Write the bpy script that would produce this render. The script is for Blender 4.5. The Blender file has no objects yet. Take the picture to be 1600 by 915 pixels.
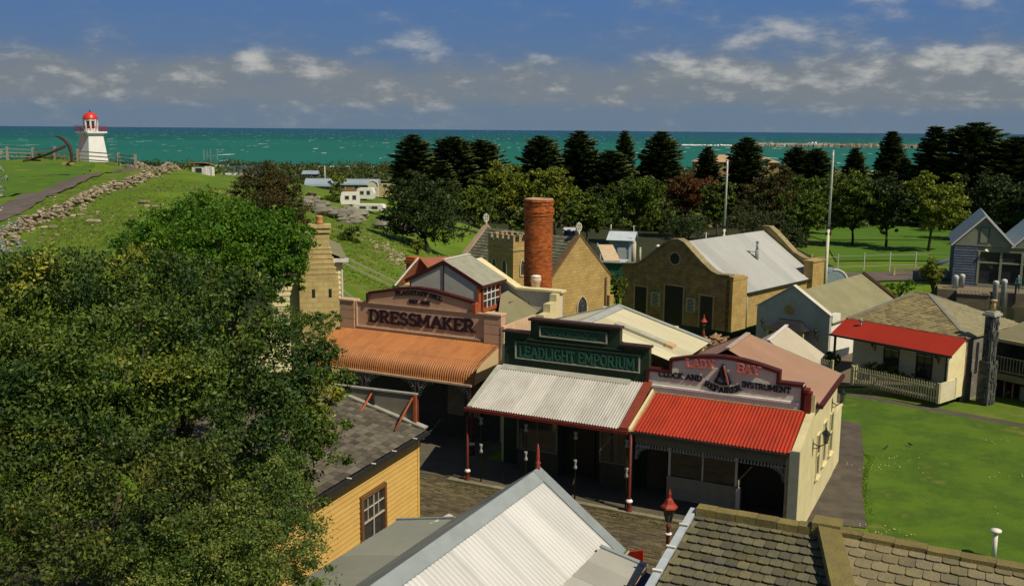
import bpy, math, random
import numpy as np
random.seed(7); rng=np.random.default_rng(7)
SC=bpy.context.scene; COL=SC.collection
R=math.radians
# ------------------------------------------------------------ camera
CH=13.1; F=1555.; PITCH=math.atan(254.5/F); ROLL=0.0082
cd=bpy.data.cameras.new('camera'); cam=bpy.data.objects.new('camera',cd); COL.objects.link(cam)
cd.sensor_width=36; cd.lens=36*F/1600; cd.clip_end=120000; cd.clip_start=.1
from mathutils import Matrix, Vector
cam.matrix_world=Matrix.Translation((0,0,CH))@Matrix.Rotation(math.pi/2-PITCH,4,'X')@Matrix.Rotation(ROLL,4,'Z')
SC.camera=cam
SC.view_settings.view_transform='Standard'; SC.view_settings.look='None'; SC.view_settings.exposure=-0.12; SC.view_settings.gamma=1
SC.cycles.max_bounces=5; SC.cycles.diffuse_bounces=2; SC.cycles.glossy_bounces=2; SC.cycles.transmission_bounces=3; SC.cycles.transparent_max_bounces=4
# ------------------------------------------------------------ world
SUN_EL=50; SUN_PHI=-40           # elevation, azimuth from +X
W=bpy.data.worlds.new('World'); SC.world=W; W.use_nodes=True
nt=W.node_tree; N=nt.nodes; L=nt.links; N.clear()
def nn(t,**k):
    n=N.new(t)
    for a,b in k.items(): setattr(n,a,b)
    return n
def M(op,a,b=None,c=None):
    n=nn('ShaderNodeMath',operation=op)
    for i,v in enumerate((a,b,c)):
        if v is None: continue
        if isinstance(v,(int,float)): n.inputs[i].default_value=v
        else: L.new(v,n.inputs[i])
    return n.outputs[0]
def MIX(f,a,b):
    n=nn('ShaderNodeMix',data_type='RGBA')
    for i,v in ((0,f),(6,a),(7,b)):
        if isinstance(v,(int,float)): n.inputs[i].default_value=v
        elif isinstance(v,tuple): n.inputs[i].default_value=v+(1,)
        else: L.new(v,n.inputs[i])
    return n.outputs[2]
def MR(v,a,b,c=0.,d=1.):
    n=nn('ShaderNodeMapRange',interpolation_type='SMOOTHSTEP'); L.new(v,n.inputs[0])
    for i,x in enumerate((a,b,c,d)): n.inputs[i+1].default_value=x
    return n.outputs[0]
sky=nn('ShaderNodeTexSky',sky_type='NISHITA',sun_disc=False); sky.sun_elevation=R(SUN_EL); sky.sun_rotation=R(90-SUN_PHI)
sky.air_density=1.2; sky.dust_density=.6; sky.ozone_density=2
sk=nn('ShaderNodeMix',data_type='RGBA',blend_type='MULTIPLY'); sk.inputs[0].default_value=1; L.new(sky.outputs[0],sk.inputs[6]); sk.inputs[7].default_value=(.05,.05,.052,1)
tc=nn('ShaderNodeTexCoord'); sep=nn('ShaderNodeSeparateXYZ'); L.new(tc.outputs['Generated'],sep.inputs[0])
X,Yv,Z=sep.outputs
el=M('ARCSINE',Z); az=M('ARCTAN2',X,Yv)
low=nn('ShaderNodeValToRGB'); L.new(MR(el,0,.16),low.inputs[0])
cr=low.color_ramp; cr.elements[0].position=0; cr.elements[0].color=(.155,.22,.30,1); cr.elements[1].position=1; cr.elements[1].color=(.08,.185,.41,1)
e_=cr.elements.new(.35); e_.color=(.12,.20,.34,1)
base=MIX(MR(el,.16,.5),low.outputs[0],sk.outputs[2])
cv=nn('ShaderNodeCombineXYZ'); L.new(M('MULTIPLY',az,1.0),cv.inputs[0]); L.new(M('MULTIPLY',el,2.3),cv.inputs[1])
def noise(sc,det,rough=.55,dist=0.):
    n=nn('ShaderNodeTexNoise'); L.new(cv.outputs[0],n.inputs['Vector']); n.inputs['Scale'].default_value=sc; n.inputs['Detail'].default_value=det; n.inputs['Roughness'].default_value=rough; n.inputs['Distortion'].default_value=dist; return n.outputs['Fac']
n1=noise(11,9,.58,.25); n2=noise(34,6,.6); n3=noise(4,3)
def azel(px,py): return math.atan((px-800)/F), math.atan((204+(px-800)*.008-py)/F)
blob=None
for px,py,w,h,amp in [(645,75,52,15,.30),(690,95,40,14,.16),(397,99,22,10,.26),(1180,58,85,24,.24),(1350,8,55,20,.32),(1520,8,75,22,.34),(1375,46,48,15,.26),(1500,105,130,30,.22),(850,98,30,10,.16),(1020,95,60,14,.12),(570,85,20,8,.13),(460,120,60,9,.14),(200,125,120,12,.05),(1150,125,160,22,.14)]:
    a0,e0=azel(px,py)
    dx=M('MULTIPLY',M('SUBTRACT',az,a0),F/w); dy=M('MULTIPLY',M('SUBTRACT',el,e0),F/h)
    g=M('MULTIPLY',M('EXPONENT',M('MULTIPLY',M('ADD',M('MULTIPLY',dx,dx),M('MULTIPLY',dy,dy)),-1.)),amp)
    blob=g if blob is None else M('ADD',blob,g)
band=M('MULTIPLY',MR(el,.010,.034),MR(el,.048,.082,1.,0.))
rightw=MR(az,-.1,.45)
band=M('ADD',M('MULTIPLY',band,.46),M('MULTIPLY',M('MULTIPLY',rightw,MR(el,.02,.05)),M('MULTIPLY',MR(el,.075,.11,1.,0.),.17)))
hi=M('MULTIPLY',MR(el,.25,.5),.08)
dens=M('ADD',M('ADD',M('ADD',n1,M('MULTIPLY',M('SUBTRACT',n2,.5),.30)),M('MULTIPLY',M('SUBTRACT',n3,.5),.3)),M('ADD',M('ADD',band,blob),hi))
cm=MR(dens,.47,1.08)
lit=M('ADD',M('MULTIPLY',MR(M('ADD',M('ADD',n2,M('MULTIPLY',blob,1.3)),M('MULTIPLY',M('SUBTRACT',n1,.5),.9)),.50,.95),.9),0.)
ccol=MIX(lit,(.205,.235,.265),(.55,.55,.52))
col=MIX(M('MULTIPLY',cm,.96),base,ccol)
bg=nn('ShaderNodeBackground'); L.new(col,bg.inputs[0]); bg.inputs[1].default_value=1.0
wo=nn('ShaderNodeOutputWorld'); L.new(bg.outputs[0],wo.inputs[0])
# ------------------------------------------------------------ sun
sd=bpy.data.lights.new('sun','SUN'); sd.energy=5.0; sd.angle=R(.5); sd.color=(1,.885,.69)
so=bpy.data.objects.new('sun',sd); COL.objects.link(so)
sv=Vector((math.cos(R(SUN_EL))*math.cos(R(SUN_PHI)),math.cos(R(SUN_EL))*math.sin(R(SUN_PHI)),math.sin(R(SUN_EL))))
so.rotation_euler=sv.to_track_quat('Z','Y').to_euler(); so.location=(30,-30,60)
# ------------------------------------------------------------ materials
MATS={}
def mat(name,c1,c2=None,c3=None,scale=4.,rough=.8,var=.12,bump=0.,bscale=30.,metal=0.,spec=.3,stretch=(1,1,1),detail=5,lo=.35,hi=.65,trans=0.,isl=False):
    """noise mix of up to three colours + per piece variation + bump"""
    if name in MATS: return MATS[name]
    m=bpy.data.materials.new(name); m.use_nodes=True; t=m.node_tree; n=t.nodes; l=t.links
    p=n['Principled BSDF']; p.inputs['Roughness'].default_value=rough; p.inputs['Metallic'].default_value=metal; p.inputs['Specular IOR Level'].default_value=spec
    tc=n.new('ShaderNodeTexCoord'); mp=n.new('ShaderNodeMapping'); mp.inputs['Scale'].default_value=stretch; l.new(tc.outputs['Object'],mp.inputs[0])
    c2=c2 or tuple(x*.8 for x in c1)
    nz=n.new('ShaderNodeTexNoise'); nz.inputs['Scale'].default_value=scale; nz.inputs['Detail'].default_value=detail; nz.inputs['Roughness'].default_value=.65; l.new(mp.outputs[0],nz.inputs['Vector'])
    r=n.new('ShaderNodeValToRGB'); l.new(nz.outputs['Fac'],r.inputs[0]); e=r.color_ramp.elements
    e[0].position=lo; e[0].color=c1+(1,); e[1].position=hi; e[1].color=c2+(1,)
    if c3: x=e.new(min(.95,hi+.12)); x.color=c3+(1,)
    out=r.outputs[0]
    if var:
        g=n.new('ShaderNodeNewGeometry'); oi=n.new('ShaderNodeObjectInfo'); ad=n.new('ShaderNodeMath'); ad.operation='ADD'; l.new(g.outputs['Random Per Island'],ad.inputs[0]); l.new(oi.outputs['Random'],ad.inputs[1])
        fr=n.new('ShaderNodeMath'); fr.operation='FRACT'; l.new(ad.outputs[0],fr.inputs[0])
        mr=n.new('ShaderNodeMapRange'); l.new(fr.outputs[0],mr.inputs[0]); mr.inputs[3].default_value=1-var; mr.inputs[4].default_value=1+var
        hs=n.new('ShaderNodeHueSaturation'); l.new(out,hs.inputs['Color']); l.new(mr.outputs[0],hs.inputs['Value'])
        if isl:
            m2=n.new('ShaderNodeMapRange'); l.new(fr.outputs[0],m2.inputs[0]); m2.inputs[3].default_value=.5+.035; m2.inputs[4].default_value=.5-.03; l.new(m2.outputs[0],hs.inputs['Hue'])
        out=hs.outputs[0]
    l.new(out,p.inputs['Base Color'])
    if bump:
        b=n.new('ShaderNodeBump'); b.inputs['Strength'].default_value=bump; b.inputs['Distance'].default_value=.05
        n2=n.new('ShaderNodeTexNoise'); n2.inputs['Scale'].default_value=bscale; n2.inputs['Detail'].default_value=6; l.new(mp.outputs[0],n2.inputs['Vector']); l.new(n2.outputs['Fac'],b.inputs['Height']); l.new(b.outputs[0],p.inputs['Normal'])
    if trans:
        tr=n.new('ShaderNodeBsdfTranslucent'); l.new(out,tr.inputs[0]); mx=n.new('ShaderNodeMixShader'); mx.inputs[0].default_value=trans
        l.new(p.outputs[0],mx.inputs[1]); l.new(tr.outputs[0],mx.inputs[2]); l.new(mx.outputs[0],n['Material Output'].inputs[0])
    MATS[name]=m; return m
def blocks(name,c1,c2,cm,w=.45,h=.22,mortar=.012,rough=.9,swap=None,wear=.5):
    """coursed masonry seen from far away, laid out in object space (s or t along, z up)"""
    if name in MATS: return MATS[name]
    m=bpy.data.materials.new(name); m.use_nodes=True; t=m.node_tree; n=t.nodes; l=t.links; p=n['Principled BSDF']; p.inputs['Roughness'].default_value=rough; p.inputs['Specular IOR Level'].default_value=.15
    tc=n.new('ShaderNodeTexCoord'); sp=n.new('ShaderNodeSeparateXYZ'); l.new(tc.outputs['Object'],sp.inputs[0])
    ad=n.new('ShaderNodeMath'); l.new(sp.outputs[0],ad.inputs[0]); l.new(sp.outputs[1],ad.inputs[1])
    cb=n.new('ShaderNodeCombineXYZ'); l.new(ad.outputs[0],cb.inputs[0]); l.new(sp.outputs[2],cb.inputs[1])
    b=n.new('ShaderNodeTexBrick'); l.new(cb.outputs[0],b.inputs['Vector']); b.inputs['Scale'].default_value=1; b.inputs['Brick Width'].default_value=w; b.inputs['Row Height'].default_value=h; b.inputs['Mortar Size'].default_value=mortar
    b.inputs['Color1'].default_value=c1+(1,); b.inputs['Color2'].default_value=c2+(1,); b.inputs['Mortar'].default_value=cm+(1,)
    nz=n.new('ShaderNodeTexNoise'); nz.inputs['Scale'].default_value=1.3; nz.inputs['Detail'].default_value=8; nz.inputs['Roughness'].default_value=.7; l.new(tc.outputs['Object'],nz.inputs['Vector'])
    mr=n.new('ShaderNodeMapRange'); l.new(nz.outputs['Fac'],mr.inputs[0]); mr.inputs[1].default_value=.3; mr.inputs[2].default_value=.7; mr.inputs[3].default_value=1-wear*.5; mr.inputs[4].default_value=1+wear*.3
    hs=n.new('ShaderNodeHueSaturation'); l.new(b.outputs['Color'],hs.inputs['Color']); l.new(mr.outputs[0],hs.inputs['Value']); l.new(hs.outputs[0],p.inputs['Base Color'])
    bp=n.new('ShaderNodeBump'); bp.inputs['Strength'].default_value=.5; bp.inputs['Distance'].default_value=.02; l.new(b.outputs['Fac'],bp.inputs['Height']); bp.invert=True; l.new(bp.outputs[0],p.inputs['Normal'])
    MATS[name]=m; return m
# ------------------------------------------------------------ mesh builder
class MB:
    def __init__(s): s.v=[]; s.f=[]; s.n=0; s.sm=[]
    def add(s,v,f,smooth=False):
        k=len(s.v); s.v+= [tuple(map(float,a)) for a in v]; s.f+=[tuple(i+k for i in q) for q in f]; s.sm+=[smooth]*len(f); return s
    def box(s,x0,x1,y0,y1,z0,z1):
        return s.add([(x0,y0,z0),(x1,y0,z0),(x1,y1,z0),(x0,y1,z0),(x0,y0,z1),(x1,y0,z1),(x1,y1,z1),(x0,y1,z1)],[(0,3,2,1),(4,5,6,7),(0,1,5,4),(1,2,6,5),(2,3,7,6),(3,0,4,7)])
    def poly(s,pts): return s.add(pts,[tuple(range(len(pts)))])
    def ext(s,pts,d):
        n=len(pts); d=np.array(d,float); p=np.array(pts,float)
        return s.add(list(p)+list(p+d),[tuple(range(n))[::-1],tuple(range(n,2*n))]+[(i,(i+1)%n,(i+1)%n+n,i+n) for i in range(n)])
    def bar(s,a,b,w,h=None,up=(0,0,1)):
        a=np.array(a,float); b=np.array(b,float); h=h or w; d=b-a; L_=np.linalg.norm(d)
        if L_<1e-6: return s
        d/=L_; u=np.array(up,float); sx=np.cross(d,u)
        if np.linalg.norm(sx)<1e-3: sx=np.cross(d,(1,0,0))
        sx/=np.linalg.norm(sx); u=np.cross(sx,d); sx*=w/2; u*=h/2
        return s.add([a-sx-u,a+sx-u,a+sx+u,a-sx+u,b-sx-u,b+sx-u,b+sx+u,b-sx+u],[(0,3,2,1),(4,5,6,7),(0,1,5,4),(1,2,6,5),(2,3,7,6),(3,0,4,7)])
    def tube(s,pts,rad,n=8,cap=True):
        pts=[np.array(p,float) for p in pts]; r=rad if hasattr(rad,'__len__') else [rad]*len(pts); vs=[]; 
        for i,p in enumerate(pts):
            d=pts[min(i+1,len(pts)-1)]-pts[max(i-1,0)]; d/=max(1e-9,np.linalg.norm(d)); a=np.array((0,0,1.)) if abs(d[2])<.9 else np.array((1.,0,0)); x=np.cross(d,a); x/=np.linalg.norm(x); y=np.cross(d,x)
            for k in range(n): t=2*math.pi*k/n; vs.append(p+r[i]*(x*math.cos(t)+y*math.sin(t)))
        fs=[(i*n+k,i*n+(k+1)%n,(i+1)*n+(k+1)%n,(i+1)*n+k) for i in range(len(pts)-1) for k in range(n)]
        if cap: fs+=[tuple(range(n))[::-1],tuple(range((len(pts)-1)*n,len(pts)*n))]
        return s.add(vs,fs,True)
    def lathe(s,c,prof,n=16,rot=0.,smooth=True):
        vs=[]; 
        for r,z in prof:
            for k in range(n): t=2*math.pi*k/n+rot; vs.append((c[0]+r*math.cos(t),c[1]+r*math.sin(t),c[2]+z))
        m=len(prof); fs=[(i*n+k,i*n+(k+1)%n,(i+1)*n+(k+1)%n,(i+1)*n+k) for i in range(m-1) for k in range(n)]
        fs+=[tuple(range(n))[::-1],tuple(range((m-1)*n,m*n))]
        return s.add(vs,fs,smooth)
    def corr(s,o,al,length,prof,pitch=.1,amp=.014,seg=4):
        """corrugated sheet: profile runs down the slope (list of 3D offsets), waves repeat along unit vector al"""
        o=np.array(o,float); al=np.array(al,float); al/=np.linalg.norm(al); P_=[np.array(p,float) for p in prof]
        n=max(2,int(abs(length)/pitch*seg)); m=len(P_); vs=[]; idx=[]; brk=[]
        for i in range(n+1):
            idx.append(i)
            if i and i<n and i%(seg*8)==0: brk.append(len(idx)-1); idx.append(i)
        for q_,i in enumerate(idx):
            d=length*i/n; w=amp*math.cos(2*math.pi*d/pitch)+(.002 if (sum(1 for b_ in brk if q_>b_)%2) else 0)
            for j in range(m):
                tg=P_[min(j+1,m-1)]-P_[max(j-1,0)]; nm=np.cross(al,tg); nm/=np.linalg.norm(nm)
                if nm[2]<0: nm=-nm
                vs.append(o+al*d+P_[j]+nm*w)
        fs=[(i*m+j,(i+1)*m+j,(i+1)*m+j+1,i*m+j+1) for i in range(len(idx)-1) if i not in brk for j in range(m-1)]
        return s.add(vs,fs,True)
    def build(s,name,m,parent=None,off=(0,0,0),label=None,kind=None):
        me=bpy.data.meshes.new(name)
        v=np.array(s.v,float)-np.array(off,float); me.from_pydata(v.tolist(),[],s.f); me.polygons.foreach_set('use_smooth',s.sm)
        for q in (m if isinstance(m,(list,tuple)) else [m]): me.materials.append(q)
        me.update(); o=bpy.data.objects.new(name,me); COL.objects.link(o)
        if parent: o.parent=parent
        if label: o['label']=label
        if kind: o['kind']=kind
        return o
class Thing:
    """an Empty at the thing's base; children are given in the frame (origin, rotation a) and shifted to the base"""
    def __init__(s,name,label,cat,org=(0,0),deg=0,base=(0,0,0),group=None):
        o=bpy.data.objects.new(name,None); COL.objects.link(o); a=R(deg); b=base
        o.location=(org[0]+b[0]*math.cos(a)-b[1]*math.sin(a),org[1]+b[0]*math.sin(a)+b[1]*math.cos(a),b[2]); o.rotation_euler=(0,0,a)
        o['label']=label; o['category']=cat; o.empty_display_size=.3
        if group: o['group']=group
        s.o=o; s.off=b
    def part(s,name,mb,m,parent=None,label=None,kind=None): return mb.build(name,m,parent or s.o,s.off,label,kind)
def single(name,mb,m,label,cat,loc=(0,0,0),rot=0,group=None):
    o=mb.build(name,m); o.location=loc; o.rotation_euler=(0,0,rot); o['label']=label; o['category']=cat
    if group: o['group']=group
    return o
def struct(name,mb,m): return mb.build(name,m,kind='structure')
def copy_tree(o,parent=None):
    c=o.copy(); COL.objects.link(c); c.parent=parent
    for ch in list(o.children): copy_tree(ch,c)
    return c
def box(*a): return MB().box(*a)
def at(px,py,D):
    """point seen at a pixel of the photograph, D metres away"""
    u=(px-800)/F; v=-(py-457.5)/F; a=u*math.cos(ROLL)-v*math.sin(ROLL); b=u*math.sin(ROLL)+v*math.cos(ROLL)
    d=(a,math.cos(PITCH)+b*math.sin(PITCH),-math.sin(PITCH)+b*math.cos(PITCH)); k=D/d[1]
    return (d[0]*k,D,CH+d[2]*k)
def gp(px,py,D0=25.):
    """where the line of sight first meets the ground"""
    D=D0
    while D<600:
        q=at(px,py,D)
        if q[2]<=t1(q[0],q[1]): return q
        D*=1.012
    return at(px,py,D0)
# ------------------------------------------------------------ shared materials
m_dark=mat('dark_paint',(.02,.02,.02),(.03,.03,.028),rough=.5)
m_glass=mat('window_glass',(.02,.025,.03),(.03,.035,.04),rough=.08,spec=.8,var=0)
m_white=mat('white_paint',(.74,.72,.66),(.62,.60,.54),scale=3,rough=.6,bump=.1)
m_cream=mat('cream_render',(.70,.63,.36),(.60,.52,.29),(.46,.41,.26),scale=1.6,rough=.85,bump=.15)
m_redpost=mat('dark_red_paint',(.16,.022,.015),(.10,.016,.012),scale=5,rough=.55,var=.1)
m_maroon=mat('maroon_paint',(.075,.012,.009),(.055,.010,.008),scale=4,rough=.6,var=.1)
m_orange=mat('orange_trim',(.36,.09,.03),(.27,.065,.025),scale=4,rough=.6)
m_stone=blocks('sandstone',(.44,.31,.115),(.38,.26,.09),(.31,.225,.10))
m_stonef=blocks('sandstone_dark',(.36,.245,.10),(.26,.18,.08),(.19,.135,.07),wear=.95)  # darker, blotchier sandstone for the warehouse front
m_coping=mat('mossy_coping',(.30,.24,.13),(.18,.15,.08),(.38,.34,.24),scale=5,rough=.95,bump=.4)
m_wood=mat('weathered_timber',(.20,.165,.12),(.13,.105,.08),scale=3,stretch=(8,8,1),rough=.9,bump=.3)
m_cast=mat('black_iron',(.018,.02,.018),rough=.45,metal=.2)
m_zinc=mat('zinc_flashing',(.25,.285,.285),(.20,.23,.235),scale=1.5,rough=.5,metal=.0,spec=.5)
m_galv=mat('galvanised_iron',(.46,.455,.42),(.37,.36,.325),(.27,.245,.19),scale=2.4,rough=.45,spec=.4,stretch=(1,.25,1),bump=.05)
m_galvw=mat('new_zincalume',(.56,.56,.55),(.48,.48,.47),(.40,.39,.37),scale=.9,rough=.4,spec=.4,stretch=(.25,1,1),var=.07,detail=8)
m_rust=mat('rusty_iron',(.30,.10,.045),(.22,.075,.04),scale=3,rough=.8)
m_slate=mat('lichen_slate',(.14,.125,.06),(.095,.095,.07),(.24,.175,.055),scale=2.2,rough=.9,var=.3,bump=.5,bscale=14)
m_slate_lit=mat('lit_lichen_slate',(.215,.18,.09),(.15,.135,.085),(.29,.20,.06),scale=1.6,rough=.9,var=.22,bump=.5,bscale=14)  # paler copy of the lichen slate, sunlight on the right slope painted in
m_shingle=mat('dark_slate',(.085,.075,.055),(.125,.112,.085),(.05,.046,.036),scale=1.2,rough=.8,var=.42,bump=.3,bscale=12)
m_olive=mat('olive_roof',(.235,.22,.12),(.185,.175,.10),(.28,.26,.16),scale=.8,rough=.9,bump=.15)
m_brick=mat('red_brick',(.40,.11,.024),(.30,.08,.02),(.20,.06,.025),scale=1.8,rough=.9,var=.35,bump=.3)
m_mortar=mat('mortar',(.22,.11,.06),(.18,.09,.05),scale=4,rough=.95)
m_asph=mat('path_asphalt',(.10,.085,.065),(.07,.06,.047),scale=2,rough=.95,bump=.3,bscale=60)
m_trunk=mat('bark',(.07,.055,.04),(.045,.035,.025),scale=5,rough=.95,stretch=(3,3,.6),bump=.4)
# ================================================================ TERRAIN
SEA=-17.
prof=[(-200,0),(50,0),(60,-1.3),(75,-1.6),(92,-2.0),(150,-3),(250,-4.8),(400,-7.5),(620,-12.),(700,-14.),(760,-16.2),(800,-17.6),(1000,-24),(1600,-30)]
ctl=[(0,250,150),(60,249,150),(145,253.5,155),(200,259,145),(265,263,128),(0,300,108),(0,338,85),(60,300,108),(160,273,130),(0,385,68),(100,335,86),(200,292,108),
 (300,330,88),(355,298,105),(430,318,108),(290,300,100),(200,345,78),(100,400,60),(500,330,118),(545,345,108),(600,372,95),(625,405,80),(565,440,64),(600,432,70),(345,282,135),
 (400,278,190),(330,272,160),(480,296,215),(540,303,215),(580,322,170),(640,350,130),(250,280,115),(20,275,125),(700,345,120),(470,470,52)]
cx=[];cz=[]
pf=lambda y: np.interp(y,[a for a,b in prof],[b for a,b in prof])
for p in ctl:
    q=at(*p); cx.append(q[:2]); cz.append(q[2]-pf(q[1]))
for q in [(-8,44),(-3,46),(-10,38),(-6,30),(-14,28),(-20,20),(0,10),(0,30),(0,60),(10,50),(-2,70),(0,85),(2,100),(10,120),(0,150),(0,200),(20,200),(60,150),(60,100),(40,40),(20,20),(-40,0),(0,-40),(60,0),(90,60),(-110,260),(-40,300),(-150,400),(0,300),(100,300),(-30,12)]:
    cx.append(q); cz.append(0.)
for q,zz in [((-160,150),6),((-110,110),5),((-200,60),3),((-80,40),3),((-40,30),1.5),((-140,210),2)]: cx.append(q); cz.append(zz)
cx=np.array(cx); cz=np.array(cz); ker=lambda a,b: np.sqrt(((a[:,None,:]-b[None])**2).sum(-1)+4.)
wts=np.linalg.solve(ker(cx,cx)+1e-3*np.eye(len(cx)),cz)
def sm(t): t=np.clip(t,0,1); return t*t*(3-2*t)
def tz(x,y):
    x=np.atleast_1d(np.asarray(x,float)).ravel(); y=np.atleast_1d(np.asarray(y,float)).ravel(); p=np.stack([x,y],1)
    r=np.concatenate([ker(p[i:i+20000],cx)@wts for i in range(0,len(p),20000)])
    d=np.sqrt((x+60)**2+((y-140)*.8)**2); r=r*(1-sm((d-150)/130))
    s_=(x-4.2)*.895-(y-33)*.446; t_=(x-4.2)*.446+(y-33)*.895
    flat=sm(1-np.maximum(np.maximum(-17-s_,s_-60),np.maximum(-45-t_,t_-14))/5.); r=r*(1-flat)
    r=np.where(x>20,r*np.clip(1-(x-20)/25,0,1),r)
    z=pf(y)+r
    # harbour pond in front of the boat shed
    tb=(x-44.66)*.3827+(y-99.54)*.9239; w=np.minimum(np.minimum(x-34,106-x)/3,np.minimum((y-66)/2.5,(-1.3-tb)/.9)); z=z+sm(w)*(-4.6-z)*(w>0)
    amp=np.clip((y-40)/60,0,1)*np.clip((np.abs(r))/3,0,1)*.18
    return z+amp*(np.sin(x*.9+np.sin(y*.55)*2)*np.cos(y*.7+x*.25))+np.clip((y-120)/200,0,1)*.5*np.sin(x*.045)*np.sin(y*.03)
def t1(x,y): return float(tz(x,y)[0])
def grid(name,xs,ys,m):
    gx,gy=np.meshgrid(xs,ys); z=tz(gx,gy); v=np.stack([gx.ravel(),gy.ravel(),z],1); nx=len(xs); ny=len(ys)
    i=np.arange(ny-1)[:,None]*nx+np.arange(nx-1)[None]; i=i.ravel(); f=np.stack([i,i+1,i+nx+1,i+nx],1)
    me=bpy.data.meshes.new(name); me.from_pydata(v.tolist(),[],f.tolist()); me.polygons.foreach_set('use_smooth',[True]*len(f)); me.materials.append(m)
    o=bpy.data.objects.new(name,me); COL.objects.link(o); o['kind']='structure'; return o
m_hill=mat('hillside_grass',(.11,.18,.008),(.075,.135,.006),(.17,.17,.04),scale=.16,rough=.95,var=0,bump=.5,bscale=3,detail=10,lo=.38,hi=.56)
u=np.linspace(-1,1,230); xs=np.sign(u)*(np.abs(u)*70+np.abs(u)**5*1900); ys=np.concatenate([np.linspace(-60,20,18),np.linspace(21,160,190),np.linspace(162,400,70),np.linspace(408,900,50),[1000,1300]])
grid('ground',xs,ys,m_hill)
# sea
m=bpy.data.materials.new('sea_water'); m.use_nodes=True; nt=m.node_tree; N=nt.nodes; L=nt.links; p=N['Principled BSDF']
tc=nn('ShaderNodeTexCoord'); sp=nn('ShaderNodeSeparateXYZ'); L.new(tc.outputs['Object'],sp.inputs[0])
cb=nn('ShaderNodeCombineXYZ'); L.new(M('MULTIPLY',sp.outputs[0],.0006),cb.inputs[0]); L.new(M('MULTIPLY',M('LOGARITHM',M('MAXIMUM',sp.outputs[1],100.),2.7183),1.6),cb.inputs[1])
nz=nn('ShaderNodeTexNoise'); L.new(cb.outputs[0],nz.inputs['Vector']); nz.inputs['Scale'].default_value=1.6; nz.inputs['Detail'].default_value=6
lg=M('ADD',M('LOGARITHM',M('MAXIMUM',sp.outputs[1],100.),2.7183),M('MULTIPLY',M('SUBTRACT',nz.outputs['Fac'],.5),2.2))
rp=nn('ShaderNodeValToRGB'); L.new(MR(lg,6.7,10.3),rp.inputs[0]); e=rp.color_ramp.elements; e[0].color=(.012,.13,.09,1); e[1].color=(.012,.065,.13,1); x=e.new(.35); x.color=(.006,.09,.075,1); x=e.new(.62); x.color=(.006,.075,.095,1)
c2=nn('ShaderNodeCombineXYZ'); L.new(M('MULTIPLY',sp.outputs[0],.045),c2.inputs[0]); L.new(M('MULTIPLY',sp.outputs[1],.009),c2.inputs[1])
n2=nn('ShaderNodeTexNoise'); L.new(c2.outputs[0],n2.inputs['Vector']); n2.inputs['Scale'].default_value=1.; n2.inputs['Detail'].default_value=3; n2.inputs['Roughness'].default_value=.6
c3=nn('ShaderNodeCombineXYZ'); L.new(M('MULTIPLY',sp.outputs[0],.0022),c3.inputs[0]); L.new(M('MULTIPLY',sp.outputs[1],.0006),c3.inputs[1])
n3=nn('ShaderNodeTexNoise'); L.new(c3.outputs[0],n3.inputs['Vector'])
foam=MR(M('ADD',n2.outputs['Fac'],M('MULTIPLY',n3.outputs['Fac'],.12)),.715,.745)
# surf on the shore
sh=M('MULTIPLY',MR(M('ADD',sp.outputs[1],M('MULTIPLY',n2.outputs['Fac'],50.)),835,850,1.,0.),.85)
foam=M('MAXIMUM',foam,sh)
L.new(MIX(foam,rp.outputs[0],(.62,.66,.62)),p.inputs['Base Color']); p.inputs['Roughness'].default_value=.55; p.inputs['Specular IOR Level'].default_value=.12
sea=MB().poly([(-60000,560,SEA),(60000,560,SEA),(60000,90000,SEA),(-60000,90000,SEA)]); struct('sea',sea,m)
# sandy beach where the water meets the land on the right
m_sand=mat('beach_sand',(.55,.48,.34),(.46,.40,.28),scale=.05,rough=.95,var=0)
b=MB(); xs_=np.linspace(60,900,60)
for i in range(59):
    x0,x1=xs_[i],xs_[i+1]; w0=14*np.sin(x0*.02); w1=14*np.sin(x1*.02)
    q=[(x0,735+w0),(x1,735+w1),(x1,790+w1),(x0,790+w0)]; b.poly([(x,y,max(t1(x,y),-40)+.15) for x,y in q])
struct('beach',b,m_sand)
# breakwater of concrete and rock, far out
b=MB(); rr=random.Random(3)
P0=np.array((505.,2140.)); P1=np.array((1180.,2010.))
n=150
for i in range(n):
    t=i/n; c=P0+(P1-P0)*t; 
    b.lathe((c[0],c[1]+rr.uniform(-3,3),SEA-1),[(8.5*rr.uniform(.8,1.2),0),(7*rr.uniform(.8,1.2),5),(4*rr.uniform(.7,1.3),8.2+rr.uniform(-1,1))],n=5,rot=rr.uniform(0,6),smooth=False)
m_bw=mat('breakwater_rock',(.20,.17,.13),(.30,.26,.20),scale=.02,rough=.95,var=.25)
b.box(P0[0]-14,P0[0]+8,2133,2150,SEA-1,SEA+9)
bw=Thing('breakwater','long grey rock breakwater with surf breaking behind it, far out on the water','breakwater',(P0[0],P0[1]),0,(0,0,SEA))
bw.off=(P0[0],P0[1],SEA)
bw.part('rock_mound',b,m_bw,kind='stuff')
m_foam=mat('surf_foam',(.78,.80,.78),rough=.9,var=.05)
b=MB()
for x0,x1,y,h in [(350,500,2180,2.),(560,720,2200,3.),(640,690,2175,9.),(300,420,2230,1.2),(980,1030,2200,6),(1120,1250,2150,5.)]:
    k=int((x1-x0)/7)
    for i in range(k):
        t=i/k; b.lathe((x0+(x1-x0)*t,y+rr.uniform(-4,4),SEA-.5),[(6*rr.uniform(.6,1.2),0),(5*rr.uniform(.5,1.2),h*rr.uniform(.3,.8)),(1.5,h*rr.uniform(.5,1.4)+.6)],n=6)
o=struct('water_surf',b,m_foam)
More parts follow.
